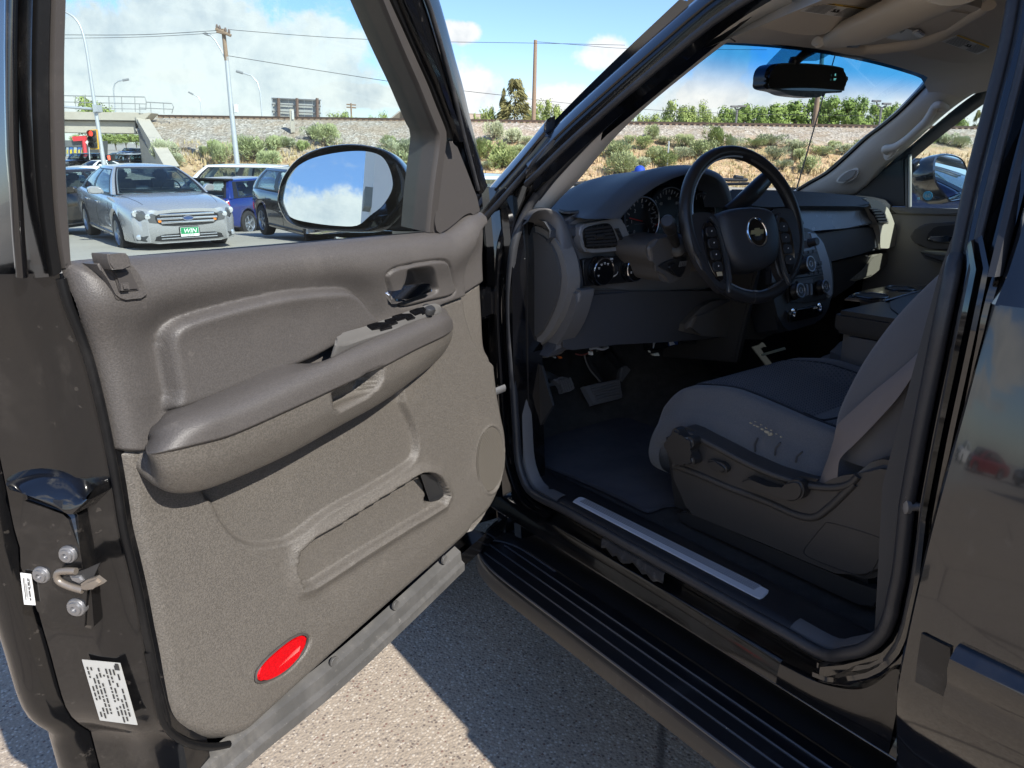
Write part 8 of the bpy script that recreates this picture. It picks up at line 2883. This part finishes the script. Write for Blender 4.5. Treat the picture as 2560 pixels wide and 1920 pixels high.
    if front:
        for sx in (-1, 1):
            hd = panel('headlamp', [(sx*w2*.985, zn+.03), (sx*w2*.86, zn+.02), (sx*w2*.60, zn-.055), (sx*w2*.40, zn-.15), (sx*w2*.44, zn-.215), (sx*w2*.66, zn-.20), (sx*w2*.95, zn-.13)], 'front', M('lamp_grey_clear', (.10, .105, .11), .10, metal=.2, coat=.5), .006)
            for (fx_, fz, r_) in ((.84, .055, .055), (.68, .105, .045)):
                c_ = cast([(sx*w2*fx_, zn-fz)], 'front', .010)[0]
                lathe('lamp_lens', [(r_, -.03), (r_, -.006), (r_*.6, -.003), (.004, -.002)], c_, (0, 1, 0), M('lamp_projector', (.75, .78, .8), .1, metal=.7), hd, 16)
            panel('indicator', [(sx*w2*.52, zn-.175), (sx*w2*.47, zn-.165), (sx*w2*.455, zn-.20), (sx*w2*.51, zn-.203)], 'front', AMBER, .009)
            fg = panel('fog_lamp_recess', [(sx*w2*.96, zn-.37), (sx*w2*.66, zn-.40), (sx*w2*.74, zn-.51), (sx*w2*.90, zn-.51)], 'front', LAMPD, .004)
            c_ = cast([(sx*w2*.84, zn-.44)], 'front', .008)[0]
            lathe('fog_lamp', [(.045, -.01), (.045, .004), (.03, .01), (.003, .01)], c_, (sx*.3, 1, 0), LAMPC, fg, 16)
        gw = w2*.56
        panel('grille', [(-gw*.86, zn-.065), (0, zn-.05), (gw*.86, zn-.065), (gw*1.0, zn-.15), (gw*.80, zn-.255), (0, zn-.27), (-gw*.80, zn-.255), (-gw, zn-.15)], 'front', CARG, .008)
        for k in range(3):
            zz = zn-.085-k*.062
            ww_ = gw*(.86 if k == 0 else (.95 if k == 1 else .84))
            p_ = cast([(x_, zz) for x_ in np.linspace(-ww_, ww_, 14)], 'front', .014)
            bm = bmesh.new()
            tube_bm(bm, p_, .021 if grille == 'bars' else .008, 8, False, .5)
            frombm('grille_bar', bm, CHROME if grille == 'bars' else CARG, root)
        c_ = cast([(0, zn-.145)], 'front', .035)[0]
        if grille == 'bars':
            slab('maker_badge', [c_+Vector((cos(a)*.085, 0, sin(a)*.034)) for a in np.linspace(0, 2*pi, 24, endpoint=False)], (0, 1, 0), .02, M('badge_blue', (.03, .06, .16), .2, coat=.6), root, .003)
            bm = bmesh.new()
            tube_bm(bm, [c_+Vector((cos(a)*.085, .002, sin(a)*.034)) for a in np.linspace(0, 2*pi, 30, endpoint=False)], .006, 6, True)
            frombm('badge_ring', bm, CHROME, root)
        panel('lower_grille', [(-w2*.60, zn-.475), (-w2*.45, zn-.405), (w2*.45, zn-.405), (w2*.60, zn-.475), (w2*.50, zn-.515), (-w2*.50, zn-.515)], 'front', CARG, .005)
        for k in range(2):
            p_ = cast([(x_, zn-.43-k*.045) for x_ in np.linspace(-w2*.50, w2*.50, 12)], 'front', .008)
            tube('lower_grille_bar', p_, .008, LAMPC, root, 6)
        c_ = cast([(0, zn-.375)], 'front', .02)[0]
        pl_ = box('number_plate', c_, (.33, .02, .175), CARG, root, None, .008)
        if win:
            slab('plate_face', [c_+Vector((a, .012, b_)) for a, b_ in ((-.15, -.075), (.15, -.075), (.15, .075), (-.15, .075))], (0, 1, 0), .002, M('plate_white', (.75, .77, .75), .5), pl_)
            slab('plate_band', [c_+Vector((a, .0135, b_)) for a, b_ in ((-.145, -.035), (.145, -.035), (.145, .072), (-.145, .072))], (0, 1, 0), .001, M('plate_green', (.01, .22, .08), .5), pl_)
            text_mesh('plate_word', win, WHITE, pl_, c_+Vector((0, .0150, .014)), (-1, 0, 0), (0, 0, 1), .105, .001, shear=.25)
            text_mesh('plate_line', "CHEVROLET", INK, pl_, c_+Vector((0, .0150, -.055)), (-1, 0, 0), (0, 0, 1), .026, .001)
        # bonnet shut lines and wipers
        for sx in (-1, 1):
            pts_ = []
            for y_ in np.linspace(S['cow']+.05, hl-.28, 8):
                h, n, i_, dd = bv.ray_cast(Vector((sx*w2*bez(.83, .62, (y_-S['cow'])/(hl-S['cow'])), y_, 3)), Vector((0, 0, -1)))
                if h: pts_.append(h+Vector((0, 0, .001)))
            if len(pts_) > 2: tube('bonnet_seam', pts_, .004, CARG, root, 4)
            a, b_ = gh(S, .5-sx*.05, .01), gh(S, .5-sx*.30, .09)
            tube('wiper', [a+Vector((0, .03, .01)), b_+Vector((0, .03, .012))], .010, CARG, root, 5)
    if rear:
        zt_ = S['tail']
        for sx in (-1, 1):
            panel('tail_lamp', [(sx*w2*.93, zt_-.06), (sx*w2*.72, zt_-.08), (sx*w2*.60, zt_-.22), (sx*w2*.72, zt_-.32), (sx*w2*.92, zt_-.30)], 'rear', TAILR, .006)
        panel('tailgate_trim', [(-w2*.52, zt_-.16), (w2*.52, zt_-.16), (w2*.46, zt_-.36), (-w2*.46, zt_-.36)], 'rear', CARG, .005)
        panel('rear_diffuser', [(-w2*.85, .46), (w2*.85, .46), (w2*.78, .30), (-w2*.78, .30)], 'rear', CARG, .006)
        c_ = cast([(0, zt_-.26)], 'rear', .012)[0]
        box('number_plate', c_, (.31, .012, .155), WHITE, root, None, .004)
        for x_ in (-.52, -.42, .42, .52):
            c_ = cast([(x_, .36)], 'rear', .02)[0]
            lathe('exhaust_tip', [(.045, -.06), (.045, .04), (.036, .04), (.034, -.04)], c_, (0, -1, 0), CHROME, root, 14)
        p_ = gh(S, 2.5, .98)
        slab('roof_spoiler', cr([Vector((-.62, S['rrt']+.10, H-.02)), Vector((.62, S['rrt']+.10, H-.02)), Vector((.58, S['rrt']-.22, H-.01)), Vector((0, S['rrt']-.27, H+.005)), Vector((-.58, S['rrt']-.22, H-.01))], 1), (0, 0, 1), .04, CARG, root, .012)
    return root


def car_at(rear_px, front_px, zm, side, S, **kw):
    """put a car so that the two wheels of one side stand on the given photo points"""
    f = on_ground(zm, front_px)
    r = on_ground(zm, rear_px)
    d = (f-r)
    hd = atan2(d.y, d.x)-pi/2
    ax = Vector((cos(hd+pi/2), sin(hd+pi/2), 0))
    rt = Vector((ax.y, -ax.x, 0))
    mid = (f+r)/2
    c = mid - ax*(S['fx']-S['wb']/2) - rt*side*(S['W']/2-.10)
    return Vector((c.x, c.y, gz_xy(c.x, c.y))), hd


def carpaint(name, col, metal=.0, rough=.25):
    return M(name, col, rough, metal=metal, spec=.5, coat=.9, dust=(2.5, .03, (.4, .37, .33)))


P_SILV = carpaint('silver_paint', (.44, .45, .46), .45, .27)
P_WHITE = carpaint('white_paint', (.72, .72, .72), 0, .3)
P_BLUE = carpaint('blue_paint', (.010, .028, .17), .2, .25)
P_DBLUE = carpaint('dark_blue_paint', (.012, .018, .075), .2, .2)
P_BLK = carpaint('black_car_paint', (.012, .013, .016), .1, .2)
P_BRN = carpaint('dark_brown_paint', (.030, .026, .022), .3, .25)
P_RED = carpaint('red_paint', (.25, .012, .018), .2, .25)
P_NAVY = carpaint('navy_paint', (.010, .013, .055), .2, .22)

SD = SPECS['sedan']
loc, hd = car_at((386, 1022), (568, 1076), 1, 1, SD)
build_car('silver_sedan', SD, P_SILV, loc, hd, 'silver sedan facing the camera with a green and white dealer plate on its bumper', 'car', win='WIN')
HB = dict(SPECS['hatch'])
loc, hd = car_at((1150, 1024), (1372, 1052), 1, 1, HB)
build_car('black_hatchback', HB, P_BLK, loc, hd, 'dark hatchback side on, half hidden behind the door mirror', 'car')


def put_car(name, S, paint, zm, x, depth, rel_head, label, group=None, **kw):
    p = wpt(zm, (x, 600), depth)
    fwd = atan2(AH[1], AH[0])-pi/2 + radians(rel_head)
    return build_car(name, S, paint, Vector((p.x, p.y, gz_xy(p.x, p.y))), fwd, label, 'car', group, **kw)


put_car('blue_hatchback', SPECS['hatch'], P_BLUE, 1, 1050, 20.5, -14, 'bright blue hatchback seen from behind with a black roof spoiler', front=False, rear=True)
put_car('white_estate', SPECS['suv'], P_WHITE, 1, 955, 27.5, 96, 'white long-roofed car side on with dark windows, behind the blue hatchback', front=False, detail=1)
put_car('dark_brown_car', SPECS['sedan'], P_BRN, 1, 168, 16.3, 172, 'dark brown car cut off by the door frame, left of the silver sedan', detail=2)
put_car('dark_coupe', SPECS['coupe'], P_DBLUE, 1, 262, 25, -98, 'dark blue coupe side on behind the silver sedan', front=False, detail=1)
put_car('white_muscle_car', SPECS['coupe'], P_WHITE, 1, 400, 62, 150, 'white sporty car turning out from under the bridge', grille='plain', detail=1)
put_car('dark_suv', SPECS['suv'], P_BLK, 1, 340, 78, 160, 'dark four-wheel-drive car left of the white sporty car under the bridge', grille='plain', detail=1)
put_car('black_suv', SPECS['suv'], P_BLK, 1, 515, 76, 60, 'black car right of the pedestrian signal', front=False, detail=1)
put_car('white_pickup', SPECS['suv'], P_WHITE, 1, 588, 80, 175, 'white off-roader facing us beside the bridge wing wall', grille='plain', detail=1)
put_car('white_car', SPECS['sedan'], P_WHITE, 1, 548, 105, 175, 'white car in the queue above the black car, under the bridge', grille='plain', detail=1)
put_car('pale_blue_car', SPECS['sedan'], carpaint('pale_blue_paint', (.30, .38, .48), .3, .3), 1, 490, 112, 165, 'pale blue car behind the signal pole in the queue under the bridge', grille='plain', detail=1)
put_car('dark_car', SPECS['suv'], P_BLK, 1, 580, 150, 170, 'dark car farthest up the road under the bridge, right one of two', grille='plain', detail=1)
put_car('dark_car', SPECS['suv'], P_DBLUE, 1, 550, 155, 170, 'dark car farthest up the road under the bridge, left one of two', grille='plain', detail=1)
put_car('white_hatchback', SPECS['hatch'], carpaint('white_blue_paint', (.55, .62, .70), 0, .3), 1, 1945, 17, 100, 'pale car glimpsed between the door mirror and the door frame', front=False, detail=1)
# tall blue car parked close on the passenger side
TR = dict(SPECS['suv'], zs=1.27, zh=1.29, nose=1.16, H=1.92, tail=1.28)
lp = RS @ np.array([3.5, .45, 0])
build_car('blue_suv', TR, P_NAVY, Vector((lp[0], lp[1], gz_xy(lp[0], lp[1])-.02)), radians(0), 'tall blue car parked close beside the passenger door', 'car', grille='plain')
wn_ = [Vector((lp[0], lp[1], gz_xy(lp[0], lp[1])-.02))+gh(TR, .5, v_) for v_ in (.30, .62)]
upw = (wn_[1]-wn_[0]).normalized()
text_outline('screen_lettering', "WIN", WHITE, bpy.data.objects['blue_suv'], gh(TR, .5, .48)+Vector((0, .035, .03)), (-1, 0, 0), upw, .52, .008)
# cars across the aisle, mirrored in the black paint of the rear door
for k, (x_, y_, hd_, S_, pt_, lab) in enumerate(((-31, 11.5, -70, SPECS['sedan'], P_RED, 'red car across the aisle, mirrored in the black rear door'), (-33, 16.5, -75, SPECS['sedan'], P_WHITE, 'white car across the aisle behind the red one, mirrored in the rear door'), (-32, 7.5, -70, SPECS['hatch'], P_BLK, 'dark car across the aisle, mirrored in the rear door'))):
    build_car('parked_car', S_, pt_, Vector((x_, y_, gz_xy(x_, y_))), radians(hd_), lab, 'car', 'cars across the aisle', detail=1)

# --- building behind the camera, seen only in the driver mirror -------------------------------------------------
def mirrored(zmp, dist):
    q = px(*zmp)[0]
    n = Vector(RS @ MGN).normalized()
    hit = Vector(RS @ np.array(hitp(q, tuple(MGN), float(MGN @ np.array(_c0)))))
    d = Vector(rayW(*q)).normalized()
    r = d-2*d.dot(n)*n
    k = dist/Vector((r.x, r.y)).length
    return hit+r*k


wa, wb_ = mirrored((1, [(1612, 800)]), 16), mirrored((1, [(1700, 800)]), 16)
dirw = Vector((wb_.x-wa.x, wb_.y-wa.y, 0)).normalized()
back = Vector((wa.x-CW[0], wa.y-CW[1], 0)).normalized()
bld = empty('dealer_building', Vector((wa.x, wa.y, gz_xy(wa.x, wa.y))))
tag(bld, 'pale grey building wall with a small box lamp, mirrored in the driver mirror', 'building')
ww_ = dirw*3.0
slab('wall', [Vector((0, 0, 0)), ww_, ww_+Vector((0, 0, 8.5)), Vector((0, 0, 8.5))], tuple(-back), 4.0, M('render_grey', (.78, .78, .77), .8), bld)
la = mirrored((1, [(1578, 805)]), 16)-bld.location
lb = mirrored((1, [(1614, 895)]), 16)-bld.location
slab('wall_lamp', [Vector((la.x, la.y, la.z)), Vector((lb.x, lb.y, la.z)), Vector((lb.x, lb.y, lb.z)), Vector((la.x, la.y, lb.z))], tuple(-back), .6, M('lamp_box_grey', (.20, .22, .21), .6), bld)

# --- person in a blue cap beyond the bonnet ---------------------------------------------------------------------------
pc = hitp(px('W', [(935, 190)])[0], AH, float(AH @ CW)+17.5, False)
zg_ = gz_xy(pc.x, pc.y)
pr = empty('person', Vector((pc.x, pc.y, zg_)))
tag(pr, 'person in a bright blue cap bending down beyond the dashboard, only head in view', 'person')
hz_ = pc.z-zg_-.10
bm = bmesh.new()
sk_v = [((0, 0, .88*hz_/1.25), .15), ((0, .12, 1.08*hz_/1.25), .16), ((.0, .24, hz_-.16), .07), ((0, .27, hz_-.05), .085), ((0, .28, hz_+.04), .095),
        ((-.11, 0, .84*hz_/1.25), .10), ((-.13, .10, .48), .075), ((-.13, .0, .09), .05), ((-.13, .16, .05), .04),
        ((.11, 0, .84*hz_/1.25), .10), ((.13, .10, .48), .075), ((.13, .0, .09), .05), ((.13, .16, .05), .04),
        ((-.20, .16, 1.06*hz_/1.25), .07), ((-.25, .26, .80*hz_/1.25), .05), ((-.20, .38, .62*hz_/1.25), .035), ((.20, .16, 1.06*hz_/1.25), .07), ((.25, .26, .80*hz_/1.25), .05), ((.20, .38, .62*hz_/1.25), .035)]
vs = [bm.verts.new(p) for p, r in sk_v]
for a, b_ in ((0, 1), (1, 2), (2, 3), (3, 4), (0, 5), (5, 6), (6, 7), (7, 8), (0, 9), (9, 10), (10, 11), (11, 12), (1, 13), (13, 14), (14, 15), (1, 16), (16, 17), (17, 18)): bm.edges.new((vs[a], vs[b_]))
me = bpy.data.meshes.new('body')
bm.to_mesh(me)
bm.free()
bo = link('body', me, M('skin_tone', (.42, .25, .17), .6), pr)
sm = bo.modifiers.new('skin', 'SKIN')
for v_, (p, r) in zip(me.skin_vertices[0].data, sk_v): v_.radius = (r, r)
me.skin_vertices[0].data[0].use_root = True
bo.modifiers.new('sub', 'SUBSURF').levels = 1
CAPB = M('cap_blue', (.012, .06, .42), .7)
hc_ = Vector((0, .28, hz_+.06))
lathe('cap', [(.125, -.02), (.128, .02), (.118, .07), (.085, .115), (.04, .135), (.002, .14)], hc_, (0, 0, 1), CAPB, pr, 20)
slab('cap_brim', cr([hc_+Vector((x_, y_, 0)) for x_, y_ in ((-.10, .06), (-.09, .19), (0, .24), (.09, .19), (.10, .06))], 3), (0, 0, 1), .012, CAPB, pr, .003)
sh_b = lathe('jacket', [(.20, -.30), (.23, -.05), (.20, .12), (.10, .20)], Vector((0, .10, .92*hz_/1.25)), (0, .45, 1), M('shirt_pale', (.5, .52, .56), .8), pr, 16)
